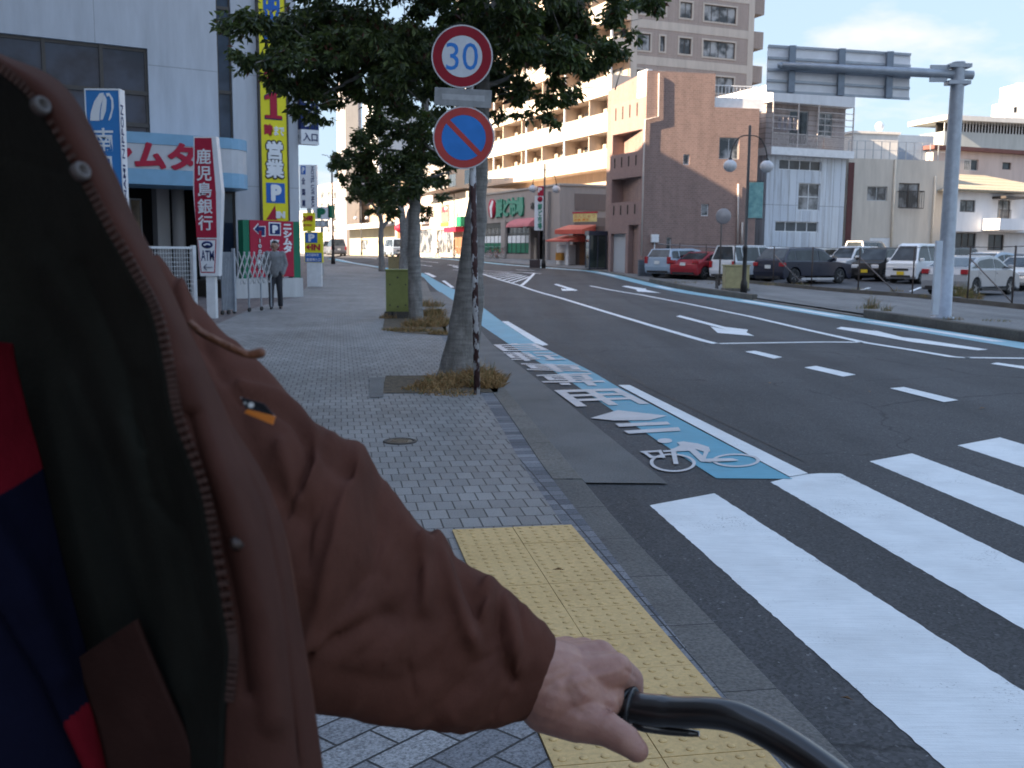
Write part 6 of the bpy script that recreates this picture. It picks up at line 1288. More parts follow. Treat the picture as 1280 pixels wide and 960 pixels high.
def car(kind, label, paint, loc, heading, plate=PLW, name='parked_car', cat='car', group='cars in the car park', sc=1.0):
    L, W, belt, hood, cab, wr = SPECS[kind]; h = math.atan2(heading[1], heading[0]); o = thing(name, label, cat, loc, h, group)
    xf, xr = L / 2 - .78 - (.05 if L > 4 else -.12), -L / 2 + .80 - (0 if L > 4 else .12); gz = .20
    def arch(xc): return [(xc + (wr + .055) * math.cos(a), max(gz, wr + (wr + .055) * math.sin(a))) for a in [math.pi * (1.0 - i / 10) for i in range(11)]]
    prof = [(-L / 2 + .05, gz + .1), (-L / 2 + .14, gz)] + arch(xr) + arch(xf) + [(L / 2 - .16, gz), (L / 2 - .02, gz + .12)] + hood + [(cab[-1][0], belt), (cab[-1][0] - .04, cab[-1][1] - .02), (-L / 2 + .03, .78), (-L / 2, .55)]
    b = MB(); b.prism(prof, -W / 2, W / 2); body = b.build('body', paint, o, bevel=.05)
    # cabin: narrower towards the roof
    b = MB(); n = len(cab); tum = lambda z: W / 2 - .035 - (z - belt) * .27
    P = [(cab[-1][0], belt - .06)] + list(reversed(cab)) + [(cab[0][0], belt - .06)]; P = [(cab[0][0] + .02, belt - .05)] + cab + [(cab[-1][0], belt - .05)]
    k = len(P); vs = [(x, tum(z), z) for x, z in P] + [(x, -tum(z), z) for x, z in P]; fs = [tuple(range(k)), tuple(range(2 * k - 1, k - 1, -1))] + [(i, (i + 1) % k, k + (i + 1) % k, k + i) for i in range(k)]
    b.add(vs, fs); b.build('cabin', paint, o, bevel=.03)
    top = max(z for _, z in cab)
    def glass(name, pts): b = MB(); b.add(pts, [tuple(range(len(pts)))]); q = b.build(name, CGL, o); q.modifiers.new('s', 'SOLIDIFY').thickness = .008; return q
    a0, a1 = Vector((cab[0][0], 0, cab[0][1])), Vector((cab[1][0], 0, cab[1][1])); nv = Vector((a1.z - a0.z, 0, a0.x - a1.x)).normalized() * .012
    w0, w1 = tum(a0.z) - .08, tum(a1.z) - .08; p0, p1 = a0.lerp(a1, .06) + nv, a0.lerp(a1, .95) + nv; glass('windscreen', [(p0.x, -w0, p0.z), (p0.x, w0, p0.z), (p1.x, w1, p1.z), (p1.x, -w1, p1.z)])
    a0, a1 = Vector((cab[-1][0], 0, cab[-1][1])), Vector((cab[-2][0], 0, cab[-2][1])); nv = Vector((-(a1.z - a0.z), 0, a1.x - a0.x)).normalized() * .012; w0, w1 = tum(a0.z) - .10, tum(a1.z) - .10
    p0, p1 = a0.lerp(a1, .08) + nv, a0.lerp(a1, .9) + nv; glass('rear_window', [(p0.x, -w0, p0.z), (p0.x, w0, p0.z), (p1.x, w1, p1.z), (p1.x, -w1, p1.z)])
    xs = [cab[-1][0] + .18, (cab[-1][0] + xr) / 2 + .42, .05, cab[0][0] - .12]
    def roofz(x): return float(np.interp(x, [c[0] for c in reversed(cab)], [c[1] for c in reversed(cab)]))
    for s_ in (-1, 1):
        for xa, xb in zip(xs, xs[1:]):
            xa += .04; xb -= .04; pts = [(xa, belt + .04), (xb, belt + .04)]
            for i in range(6): x = xb + (xa - xb) * i / 5; z = roofz(x) - .11; pts.append((x, max(belt + .06, z)))
            glass('side_window', [(x, s_ * (tum(z) + .006), z) for x, z in pts])
        m = MB(); m.box(cab[0][0] - .35, cab[0][0] - .20, *sorted((s_ * (W / 2 - .02), s_ * (W / 2 + .16))), belt + .02, belt + .17); m.build('wing_mirror', paint, o, bevel=.03)
        m = MB(); y0, y1 = sorted((s_ * (W / 2 - .42), s_ * (W / 2 - .03))); m.box(hood[0][0] - .10, hood[0][0] + .0, y0, y1, .62, .80); m.build('headlight', LAMPW, o, bevel=.03)
        m = MB(); y0, y1 = sorted((s_ * (W / 2 - .26), s_ * (W / 2 + .004)));
        if kind in ('van', 'keivan', 'kei', 'wagon'): m.box(-L / 2 - .012, -L / 2 + .10, y0 + (.06 if s_ > 0 else 0), y1 - (.06 if s_ < 0 else 0), .72, 1.08)
        else: m.box(-L / 2 - .012, -L / 2 + .2, y0, y1, .80, .98)
        m.build('tail_light', LAMPR, o, bevel=.02)
        for xc in (xf, xr):
            t = MB(); t.lathe([(wr * .66, -.10), (wr * .96, -.10), (wr, -.06), (wr, .06), (wr * .96, .10), (wr * .66, .10)], (xc, s_ * (W / 2 - .12), wr), (0, 1, 0), 22); wl = t.build('wheel', TYRE, o)
            r_ = MB(); c_ = Vector((xc, s_ * (W / 2 - .035), wr)); r_.lathe([(wr * .64, -.03), (wr * .66, .012), (wr * .60, .012), (wr * .56, -.02)], c_, (0, s_, 0), 20)
            for i in range(5): a = i * 1.2566; r_.bar(c_, c_ + Vector((math.cos(a), 0, math.sin(a))) * wr * .6, .07, .03, (0, 1, 0))
            r_.build('rim', RIM, wl)
    m = MB(); m.box(-L / 2 - .02, -L / 2 + .002, -.17, .17, .70 if L > 4 else .55, .86 if L > 4 else .71); m.box(L / 2 - .005, L / 2 + .02, -.17, .17, .40, .56); m.build('number_plate', plate, o)
    m = MB(); m.box(L / 2 - .06, L / 2 + .005, -W * .32, W * .32, .28, .38); m.box(L / 2 - .05, L / 2 + .003, -W * .25, W * .25, .60, .70); m.build('grille', TRIM, o)
    m = MB(); m.box(-L / 2 - .005, -L / 2 + .06, -W * .40, W * .40, .24, .36); m.build('bumper_trim', TRIM, o)
    for s_ in (-1, 1):
        m = MB(); m.box(xr + wr + .07, xf - wr - .07, *sorted((s_ * (W / 2 - .06), s_ * (W / 2 + .008))), .19, .29); m.build('sill', TRIM if kind != 'suv' else RIM, o)
        m = MB()
        for x in (.02, xs[1] - .02 if L > 4 else xs[1]): m.box(x - .006, x + .006, *sorted((s_ * (W / 2 - .02), s_ * (W / 2 + .002))), .34, belt - .02)
        m.build('door_seam', TRIM, o)
        m = MB()
        for x in (.14, xs[1] + .10): m.box(x, x + .16, *sorted((s_ * (W / 2), s_ * (W / 2 + .025))), belt - .16, belt - .12)
        m.build('door_handle', paint, o)
    o.scale = (sc, sc, sc)
    return o
C_SIL = cpaint('paint_silver', (0.34, 0.35, 0.365)); C_WHT = cpaint('paint_white', (0.66, 0.67, 0.68)); C_NAVY = cpaint('paint_navy', (0.010, 0.013, 0.030)); C_BLK = cpaint('paint_black', (0.010, 0.010, 0.011)); C_RED = cpaint('paint_red', (0.33, 0.015, 0.025)); C_SKY = cpaint('paint_pale_blue', (0.30, 0.38, 0.46)); C_GREY = cpaint('paint_grey', (0.13, 0.135, 0.15)); C_PRL = cpaint('paint_pearl', (0.55, 0.54, 0.52))
AW, TO = (.74, .67), (-.80, -.60)
def put(kind, label, paint, px, Yc, head, plate=PLW, zo=-.035, **k):
    p = at(px, 330, Yc); return car(kind, label, paint, (p.x, p.y, zr(Yc) + zo), head, plate, **k)
put('suv', 'dark navy sport utility car behind the rusty fence, nearest the lamp post', C_NAVY, 1004, 47.6, (.84, .54))
put('hatch', 'silver hatchback parked behind the big steel sign pole', C_SIL, 1216, 38.6, (.76, .65))
put('van', 'white van beside the red car, half hidden by the beige cabinet', C_WHT, 935, 50.0, (.77, .64), sc=.87)
put('sedan', 'bright red car squeezed between the silver wagon and the white van', C_RED, 888, 51.2, (.75, .66), sc=.95)
put('wagon', 'pale silver-blue wagon at the far left of the car park by the brick wall', C_SKY, 855, 52.4, (.75, .66), sc=.97)
put('kei', 'white small car with its nose towards us, just right of the navy car', C_WHT, 1066, 53.5, TO)
put('kei', 'black small car with yellow number plate facing the fence', C_BLK, 1101, 51.0, (-.72, -.69), PLY)
put('keivan', 'white boxy mini van facing the fence left of the steel pole', C_WHT, 1146, 49.0, (-.72, -.69), PLY)
put('sedan', 'pearl white sedan cut off by the right edge of the picture', C_PRL, 1286, 44.0, (-.74, -.67))
put('hatch', 'silver-blue car in the back row above the silver hatchback roof', C_SKY, 1236, 50.0, TO)
put('sedan', 'dark grey car in the back row just right of the pearl sedan', C_GREY, 1268, 50.5, TO)
put('keivan', 'dark grey tall van deep in the car park left of the white mini van', C_GREY, 1083, 56.0, (.7, .7))
put('suv', 'black tall car in the back row behind the steel pole', C_BLK, 1180, 52.5, TO)
put('wagon', 'pale car half hidden in the back row behind the navy car', C_PRL, 1030, 55.5, (.7, .7))
put('hatch', 'black low car in the back row between the mini van and the pole', C_BLK, 1160, 55, TO)
put('wagon', 'white car in the back row behind the white van', C_WHT, 972, 56.0, (.7, .7))
p = at(420.5, 321, 118); car('van', 'grey mini van driving away at the bend of the street', C_GREY, (p.x, p.y, zr(118) + ROAD), (-.30, .95), name='moving_van', group='vehicles on the street')
p = at(407, 321, 130); car('keivan', 'white van ahead of the grey mini van at the bend', C_WHT, (p.x, p.y, zr(130) + ROAD), (-.35, .93), name='moving_van', group='vehicles on the street')
p = at(494, 320, 102); car('keivan', 'pale blue small van coming towards us between the trunks', C_SKY, (p.x, p.y, zr(102) + ROAD), (.40, -.92), name='moving_van', group='vehicles on the street')

# ================================================================== PEOPLE IN THE STREET, BICYCLES
def capsules(name, caps, voxel, m, parent, smooth=6):
    """one continuous body: tapered capsules fused into a single surface"""
    b = MB()
    for (p, r0, q, r1) in caps:
        p = Vector(p); q = Vector(q); d = q - p; l = d.length
        if l < 1e-5: b.ball(p, r0, 16); continue
        d /= l; n = 6; prof = [(0, -r0)] + [(r0 * math.sin(i / n * 1.5708), -r0 * math.cos(i / n * 1.5708)) for i in range(1, n + 1)] + [(r1 * math.cos(i / n * 1.5708), l + r1 * math.sin(i / n * 1.5708)) for i in range(0, n)] + [(0, l + r1)]
        b.lathe(prof, p, d, 16)
    o = b.build(name, m, parent); r = o.modifiers.new('fuse', 'REMESH'); r.mode = 'VOXEL'; r.voxel_size = voxel; r.use_smooth_shade = True
    s = o.modifiers.new('soften', 'SMOOTH'); s.factor = .5; s.iterations = smooth; return o
SKIN0 = mat('skin_far', (0.36, 0.20, 0.145), .55, .1, 20); HAIR = mat('hair_black', (0.012, 0.010, 0.010), .6, .3, 30)
def person(label, loc, rz, H, jm, tm, stride=.0, pocket=True, sm_=None):
    o = thing('person', label, 'person', loc, rz, 'people on the pavements'); k = H / 1.7; s = stride
    V = lambda x, y, z: (x * k, y * k, z * k)       # faces -y
    hipz, shz = .88, 1.40; legs = []
    for sd, st in ((-1, s), (1, -s)): legs += [((V(sd * .085, 0, hipz)), V(sd * .10, -st * .5 - .02, .48), V(sd * .105, -st * 1.0 + (.10 if st < 0 else 0), .08))]
    arms = []
    for sd in (-1, 1):
        if pocket: arms.append((V(sd * .19, 0, shz), V(sd * .26, .05, 1.13), V(sd * .20, -.09, .90)))
        else: arms.append((V(sd * .19, 0, shz), V(sd * .24, .03 + sd * s * .5, 1.12), V(sd * .25, -.05 + sd * s * .8, .90)))
    body = [(V(0, .01, 1.02), .13 * k, V(0, 0, 1.30), .15 * k), (V(0, 0, 1.38), .06 * k, V(0, -.01, 1.52), .05 * k), (V(0, -.015, 1.585), .085 * k, V(0, -.02, 1.60), .088 * k), (V(0, -.035, 1.53), .058 * k, V(0, -.05, 1.51), .045 * k), (V(0, -.11, 1.57), .013 * k, V(0, -.122, 1.555), .015 * k), (V(-.088, 0, 1.57), .02 * k, V(-.088, 0, 1.59), .02 * k), (V(.088, 0, 1.57), .02 * k, V(.088, 0, 1.59), .02 * k)]
    for a, e, h in arms: body += [(a, .045 * k, e, .04 * k), (e, .038 * k, h, .028 * k), (h, .03 * k, (h[0], h[1] - .03 * k, h[2] - .07 * k), .025 * k)]
    for a, e, h in legs: body += [(a, .07 * k, e, .05 * k), (e, .045 * k, h, .035 * k)]
    capsules('body', body, .014 * k, SKIN0, o, 3)
    jk = [(V(0, .01, .93), .155 * k, V(0, .0, 1.30), .165 * k), (V(-.10, 0, 1.0), .10 * k, V(-.12, 0, 1.34), .10 * k), (V(.10, 0, 1.0), .10 * k, V(.12, 0, 1.34), .10 * k), (V(-.12, 0, 1.38), .075 * k, V(.12, 0, 1.38), .075 * k), (V(0, .01, 1.42), .075 * k, V(0, .01, 1.45), .065 * k)]
    for a, e, h in arms: jk += [(a, .072 * k, e, .062 * k), (e, .06 * k, h, .05 * k)]
    capsules('jacket', jk, .016 * k, jm, o, 5)
    tr = [(V(-.07, 0, .92), .115 * k, V(.07, 0, .92), .115 * k)]
    for a, e, h in legs: tr += [(a, .098 * k, e, .075 * k), (e, .073 * k, (h[0], h[1], h[2] + .02), .06 * k)]
    capsules('trousers', tr, .016 * k, tm, o, 4); sh = []
    for a, e, h in legs: sh += [((h[0], h[1] + .03 * k, .045 * k), .042 * k, (h[0], h[1] - .13 * k, .035 * k), .033 * k)]
    capsules('shoes', sh, .012 * k, BLK, o, 2)
    capsules('hair', [(V(0, .018, 1.635), .094 * k, V(0, .035, 1.60), .092 * k), (V(0, -.035, 1.672), .055 * k, V(0, .05, 1.56), .06 * k)], .012 * k, HAIR, o, 3)
    b = MB()
    for sd in (-1, 1): b.ball(V(sd * .033, -.098, 1.592), .010 * k, 8)
    b.build('eyes', BLK, o); return o
p = G(345, 386.5); person('man in a grey jacket and dark trousers with hands in pockets walking towards us', p, rad(8), 1.62, mat('grey_jacket', (0.19, 0.195, 0.205), .85, .25, 14), mat('dark_trousers', (0.035, 0.035, 0.042), .85, .2, 10), .07)
p = at(547, 323, 104); person('distant pedestrian in white top and dark trousers walking along the far pavement', (p.x, p.y, zr(100) - .0), rad(60), 1.66, mat('white_top', (0.6, 0.58, 0.55), .8, .1, 5), mat('dark_trousers', (0,) * 3), .22, False)
def bicycle(label, loc, rz, m, basket=True, name='bicycle', group=None, bar=True, fm=None):
    o = thing(name, label, 'bicycle', loc, rz, group); R = .33         # points along +x
    xr, xf = -.52, .56
    for xc in (xr, xf):
        t = MB(); n = 28; t.tube([(xc + R * math.cos(2 * math.pi * i / n), 0, R + R * math.sin(2 * math.pi * i / n)) for i in range(n + 1)], .020, 8, False); wl = t.build('wheel', TYRE, o); s_ = MB(); s_.tube([(xc + (R - .03) * math.cos(2 * math.pi * i / n), 0, R + (R - .03) * math.sin(2 * math.pi * i / n)) for i in range(n + 1)], .009, 6, False)
        for i in range(14): a = i * math.pi / 7; s_.bar((xc, 0, R), (xc + (R - .03) * math.cos(a), 0, R + (R - .03) * math.sin(a)), .004)
        s_.lathe([(.03, -.04), (.03, .04)], (xc, 0, R), (0, 1, 0), 10); s_.build('rim', RIM, wl)
    f = MB(); bb = (-.08, 0, .29); st = (-.22, 0, .68); hd = (.36, 0, .80); hl = (.40, 0, .66)
    f.tube([bb, st], .016, 8); f.tube([st, hd], .015, 8); f.tube([bb, hl], .018, 8); f.tube([hd, hl], .018, 8)
    for y in (-.06, .06): f.tube([bb, (xr, y, R)], .010, 6); f.tube([st, (xr, y, R)], .009, 6); f.tube([(.41, y * .8, .62), (xf, y, R)], .012, 6)
    f.tube([(.41, -.05, .62), (.41, .05, .62)], .016, 8); f.tube([hd, (.345, 0, .90)], .013, 8); f.tube([st, (-.25, 0, .80)], .013, 8); f.build('frame', m, o)
    s_ = MB(); s_.ball((-.27, 0, .83), .13, 12, (1, .6, .3)); s_.tube([(-.22, 0, .83), (-.10, 0, .82)], [.05, .025], 8); s_.build('saddle', BLACKM, o)
    c_ = MB(); c_.lathe([(.085, -.006), (.085, .006)], bb, (0, 1, 0), 16); c_.bar((bb[0], .05, bb[2]), (bb[0] + .12, .05, bb[2] - .12), .018); c_.bar((bb[0], -.05, bb[2]), (bb[0] - .12, -.05, bb[2] + .12), .018); c_.box(bb[0] + .08, bb[0] + .17, .05, .14, bb[2] - .14, bb[2] - .11); c_.box(bb[0] - .17, bb[0] - .08, -.14, -.05, bb[2] + .11, bb[2] + .14); c_.build('crankset', RIM, o)
    if bar:
        h = MB(); h.tube([(.18, -.28, .96), (.30, -.22, .97), (.35, -.10, .92), (.35, .10, .92), (.30, .22, .97), (.18, .28, .96)], .012, 8); h.build('handlebar', RIM, o)
    if basket:
        k = MB()
        for z, g in ((.70, .13), (.80, .15), (.92, .17)):
            for a, c in (((.46, -g), (.46, g)), ((.46, g), (.74, g)), ((.74, g), (.74, -g)), ((.74, -g), (.46, -g))): k.bar((a[0], a[1], z), (c[0], c[1], z), .008)
        for i in range(6): y = -.14 + .056 * i; k.bar((.46, y, .70), (.46, y * 1.2, .92), .005); k.bar((.74, y, .70), (.74, y * 1.2, .92), .005); k.bar((.46, y, .70), (.74, y, .70), .005)
        k.build('basket', TRIM, o)
    return o
for px, Y_, m_, l_ in ((607, 84, C_BLK, 'black parked bicycle leftmost in front of the supermarket windows'), (615, 83, C_RED, 'red parked bicycle in front of the supermarket windows'), (624, 81.5, C_RED, 'red parked bicycle nearest the supermarket entrance')):
    p = at(px, 320, Y_); bicycle(l_, (p.x, p.y, zr(Y_) - .02), rad(-50), m_, True, 'parked_bicycle', 'bicycles outside the supermarket')
p = at(568, 318, 96); bicycle('bronze bicycle parked at the doorway of the cream corner shop', (p.x + .3, p.y, zr(90)), rad(-50), mat('bike_bronze', (0.22, 0.10, 0.05), .4, .1, 5), True, 'parked_bicycle')
fl = at(621, 318, 82.5); o = thing('flower_pot', 'pot of yellow flowers among the bicycles', 'flower pot', (fl.x, fl.y + .6, zr(82))); b = MB(); b.lathe([(.14, 0), (.2, .3), (.17, .3), (.16, .25)], (0, 0, 0), (0, 0, 1), 14); b.build('pot', mat('terracotta', (0.25, 0.10, 0.06), .7, .2, 8), o)
b = MB(); r_ = random.Random(3)
for i in range(60): b.ball((r_.gauss(0, .14), r_.gauss(0, .14), .55 + r_.gauss(0, .14)), .035, 6)
b.build('flowers', mat('flower_yellow', (0.55, 0.40, 0.04), .7, .4, 12, col2=(0.1, 0.2, 0.04)), o)
# fallen leaves and a twig
lf = MB(); r_ = random.Random(9)
o = None
for i, (x, y, s_) in enumerate(((962, 480, .05), (1087, 491, .04), (1228, 512, .05), (1058, 878, .022), (698, 716, .02))):
    p = G(x, y, ROAD if x > 760 else .012); q = MB(); a = r_.uniform(0, 3); u = Vector((math.cos(a), math.sin(a), 0)) * s_; v = Vector((-u.y, u.x, 0)) * .45
    q.add([-u, v + Vector((0, 0, .008)), u, -v + Vector((0, 0, .006))], [(0, 1, 2, 3)])
    ob = q.build('fallen_leaf', mat('leaf_litter', (0.16, 0.085, 0.04), .8, .3, 9), None); ob.location = p + Vector((0, 0, .014)); ob['label'] = ['small pale leaf lying on the road below the white lane lines', 'small brown leaf on the road left of the third lane dash', 'brown leaf on the road by the right edge of the picture', 'curled leaf on the asphalt beside the first crosswalk stripe', 'thin brown twig on the yellow tactile paving'][i]; ob['category'] = 'leaf' if i < 4 else 'twig'
    if i == 4: ob.name = 'twig'; ob.scale = (1.4, .35, 1); 
# ================================================================== THE PERSON IN FRONT AND THE BICYCLE THEY HOLD
def proj(p):
    d = Vector(p) - Vector((0, 0, CAMZ)); zf = d.dot(_F); return 640 + FPX * d.dot(_r) / zf, 480 - FPX * d.dot(_u) / zf
def segdist(x, y, pl):
    best = 1e9
    for (ax, ay), (bx, by) in zip(pl, pl[1:]):
        dx, dy = bx - ax, by - ay; L2 = dx * dx + dy * dy; t = max(0, min(1, ((x - ax) * dx + (y - ay) * dy) / L2)); q = math.hypot(x - ax - t * dx, y - ay - t * dy)
        e = math.hypot(dx, dy)
        best = min(best, q)
    return best
def catmull(P, n):
    out_ = []
    for i in range(n + 1):
        t = i / n * (len(P) - 1); k = min(int(t), len(P) - 2); f = t - k; p0, p1, p2, p3 = P[max(k - 1, 0)], P[k], P[k + 1], P[min(k + 2, len(P) - 1)]
        out_.append(tuple(.5 * ((2 * b_) + (-a_ + c_) * f + (2 * a_ - 5 * b_ + 4 * c_ - d_) * f * f + (-a_ + 3 * b_ - 3 * c_ + d_) * f ** 3) for a_, b_, c_, d_ in zip(p0, p1, p2, p3)))
    return out_
def m_cloth(name, col, rough=.85, weave=900, sheen=.0, fold=1.0):
    m, t, b = nodes_of(name, rough, .08); co = obj_co(t)
    t.links.new(ramp_n(t, noise_n(t, co, 16, 6, .65), [(.3, tuple(v * .80 for v in col)), (.7, tuple(v * 1.18 for v in col))]), b.inputs['Base Color'])
    b.inputs['Sheen Weight'].default_value = sheen; b.inputs['Sheen Roughness'].default_value = .45
    wv = noise_n(t, co, weave, 2); lo = noise_n(t, co, 60, 4); ad = N(t, 'ShaderNodeMath', op='MULTIPLY_ADD'); t.links.new(wv, ad.inputs[0]); ad.inputs[1].default_value = .35; t.links.new(lo, ad.inputs[2]); bump_n(t, b, ad.outputs[0], .35, .003); return m
BROWN = m_cloth('jacket_brown', (.086, .032, .0225), .82, 900, .0); BROWN_D = m_cloth('jacket_facing', (.045, .020, .016), .85, 900, .0); LIN = m_cloth('lining_green_black', (.0195, .0205, .0165), .8, 700, .0); KN_R = m_cloth('knit_red', (.16, .007, .014), .95, 300, .0); KN_N = m_cloth('knit_navy', (.0055, .006, .017), .95, 300, .0)
BROWN_P = m_cloth('jacket_brown_darkened', (.060, .0235, .0175), .82, 900, .0); LEATHER = mat('leather_orange', (.15, .048, .018), .55, .25, 60, bump=.4); ZIP = mat('zip_brown', (.055, .028, .022), .6, .25, 80, spec=.2); EYE = mat('snap_metal', (.105, .09, .085), .55, .2, 30, metal=.15, spec=.3); EDGE = m_cloth('piping_rust', (.11, .034, .016), .85, 900, .1)  # placket: jacket brown darkened in colour against the light it catches

# the figure's root, feet on the pavement
FOOT = Vector((-.46, .34, 0.004)); per = thing('person', 'cyclist in an open brown jacket over a red and navy sweater reaching to the handlebar', 'person', FOOT, 0, 'people on the pavements')
def wl(p): return Vector(p) - FOOT
def fuse(name, caps, voxel, smooth, m=None):
    o = capsules(name, [(wl(a), r0, wl(c), r1) for a, r0, c, r1 in caps], voxel, m, per, smooth); bpy.context.view_layer.update()
    me = bpy.data.meshes.new_from_object(o.evaluated_get(bpy.context.evaluated_depsgraph_get())); bpy.data.objects.remove(o); return me
A = at
hand = [(A(560, 775, .76), .034, A(640, 838, .79), .031), (A(640, 838, .79), .033, A(690, 850, .80), .034),
        (A(675, 838, .80), .026, A(708, 818, .84), .016), (A(680, 842, .80), .026, A(728, 818, .835), .015), (A(688, 848, .80), .027, A(748, 822, .822), .0155), (A(690, 856, .795), .028, A(768, 838, .805), .0155),
        (A(700, 862, .80), .030, A(745, 868, .805), .024), (A(700, 838, .81), .026, A(742, 840, .815), .020),
        # fingers curling over the grip and under it
        (A(708, 818, .84), .0135, A(716, 828, .872), .0115), (A(716, 828, .872), .0115, A(716, 868, .876), .0100), (A(716, 868, .876), .0100, A(712, 895, .85), .0085),
        (A(728, 818, .835), .0145, A(742, 828, .868), .0125), (A(742, 828, .868), .0125, A(744, 874, .872), .0105), (A(744, 874, .872), .0105, A(738, 905, .842), .0090),
        (A(748, 822, .822), .015, A(766, 834, .855), .0130), (A(766, 834, .855), .0130, A(768, 880, .862), .0110), (A(768, 880, .862), .0110, A(760, 912, .832), .0092),
        (A(768, 838, .805), .0150, A(786, 850, .832), .0128), (A(786, 850, .832), .0128, A(789, 888, .846), .0112), (A(789, 888, .846), .0112, A(780, 914, .82), .0095),
        # thumb along the near side
        (A(684, 880, .79), .024, A(722, 896, .778), .0205), (A(722, 896, .778), .0205, A(756, 910, .765), .0145), (A(756, 910, .765), .0140, A(782, 925, .755), .0122), (A(782, 925, .755), .0122, A(796, 938, .75), .0095),
        (A(715, 862, .785), .022, A(752, 880, .79), .0145), (A(690, 868, .785), .026, A(728, 880, .785), .0190)]
fine = fuse('hand', hand, .0013, 7)
LS = A(150, 380, .62); NK = Vector((-.43, .36, 1.50)); RS = Vector((-.45, .13, 1.40))
coarse = [(Vector((-.47, .36, .98)), .15, Vector((-.46, .36, 1.30)), .155), (Vector((-.46, .22, 1.36)), .07, Vector((-.44, .52, 1.36)), .07), (NK, .058, NK + Vector((.01, 0, .08)), .055), (NK + Vector((.02, 0, .18)), .088, NK + Vector((.025, 0, .21)), .092), (NK + Vector((.05, 0, .12)), .06, NK + Vector((.065, 0, .10)), .045),
          (NK + Vector((.118, 0, .155)), .012, NK + Vector((.13, 0, .135)), .016), (NK + Vector((.02, .092, .16)), .018, NK + Vector((.02, .092, .19)), .018), (NK + Vector((.02, -.092, .16)), .018, NK + Vector((.02, -.092, .19)), .018),
          (Vector((-.42, .56, 1.34)), .05, A(330, 640, .70), .045), (A(330, 640, .70), .044, A(560, 775, .76), .034),
          (RS, .055, Vector((-.34, -.10, 1.14)), .045), (Vector((-.34, -.10, 1.14)), .042, Vector((-.12, -.14, 1.30)), .03), (Vector((-.12, -.14, 1.30)), .035, Vector((-.06, -.13, 1.36)), .03)]
for sd in (-1, 1):
    hp = Vector((-.47, .36 + sd * .09, .92)); kn = Vector((-.44, .36 + sd * .11, .48)); an = Vector((-.47, .36 + sd * .11, .08)); coarse += [(hp, .09, kn, .06), (kn, .058, an, .04), (an, .035, an + Vector((.12, 0, -.035)), .03)]
co_me = fuse('body', coarse, .014, 3)
bm = bmesh.new(); bm.from_mesh(fine); bm.from_mesh(co_me); me = bpy.data.meshes.new('body'); bm.to_mesh(me); bm.free()
me.polygons.foreach_set('use_smooth', [True] * len(me.polygons))
def m_skin():
    m, t, b = nodes_of('skin', .48, .45); co = obj_co(t)
    base_ = ramp_n(t, noise_n(t, co, 22, 5, .6), [(.3, (.30, .145, .108)), (.55, (.345, .18, .135)), (.75, (.375, .205, .158))]); bl = ramp_n(t, noise_n(t, co, 55, 4), [(.35, (.86, .78, .80)), (.6, (1.04, 1.0, 1.0))])
    t.links.new(mix_n(t, 1.0, base_, bl, 'MULTIPLY'), b.inputs['Base Color']); b.inputs['Subsurface Weight'].default_value = .12; b.inputs['Subsurface Radius'].default_value = (.008, .003, .002); b.inputs['Subsurface Scale'].default_value = .6
    vo = N(t, 'ShaderNodeTexVoronoi'); vo.inputs['Scale'].default_value = 700; t.links.new(co, vo.inputs['Vector']); ad = N(t, 'ShaderNodeMath', op='MULTIPLY_ADD'); t.links.new(vo.outputs['Distance'], ad.inputs[0]); ad.inputs[1].default_value = .25; t.links.new(noise_n(t, co, 110, 5), ad.inputs[2]); bump_n(t, b, ad.outputs[0], .22, .0018); return m
body = bpy.data.objects.new('body', me); COL.objects.link(body); body.parent = per; me.materials.append(m_skin())
# knuckle creases, tendons and veins carved into the visible back of the hand
strokes = [([(770, 838), (735, 846), (700, 856)], 6, .0010), ([(750, 822), (722, 832), (694, 842)], 6, .0010), ([(730, 816), (706, 826), (684, 836)], 5, .0008), ([(760, 834), (728, 842), (700, 850)], 4.5, -.0008), ([(741, 822), (712, 832), (690, 842)], 4.5, -.0007), ([(760, 868), (735, 858), (712, 868)], 8, -.0010),
           ([(764, 884), (748, 890), (730, 892)], 6, -.0018), ([(783, 838), (794, 846)], 3, -.0010), ([(718, 852), (730, 868), (728, 884)], 4, .0010)]
dirc = (Vector((0, 0, CAMZ)) - FOOT)
for v in me.vertices:
    if v.co.x + FOOT.x > .01:
        w_ = v.co + FOOT; x, y = proj(w_); n_ = v.normal; vd = (Vector((0, 0, CAMZ)) - w_).normalized(); f = max(0, n_.dot(vd))
        if f > .1:
            d_ = sum(a_ * math.exp(-(segdist(x, y, pl) / s_) ** 2) for pl, s_, a_ in strokes); v.co += n_ * d_ * min(1, f * 1.5)
nb_ = MB(); tip = A(797, 934, .744)
P = [A(790, 926, .7445), A(799, 928.5, .7435), A(804, 936, .7425), A(803, 943, .7425), A(795, 941, .7425), A(789, 933, .7435)]
nb_.add([wl(q) for q in P] + [wl(q + Vector((0, .004, -.001))) for q in P], [tuple(range(6)), tuple(range(11, 5, -1))] + [(i, (i + 1) % 6, 6 + (i + 1) % 6, 6 + i) for i in range(6)])

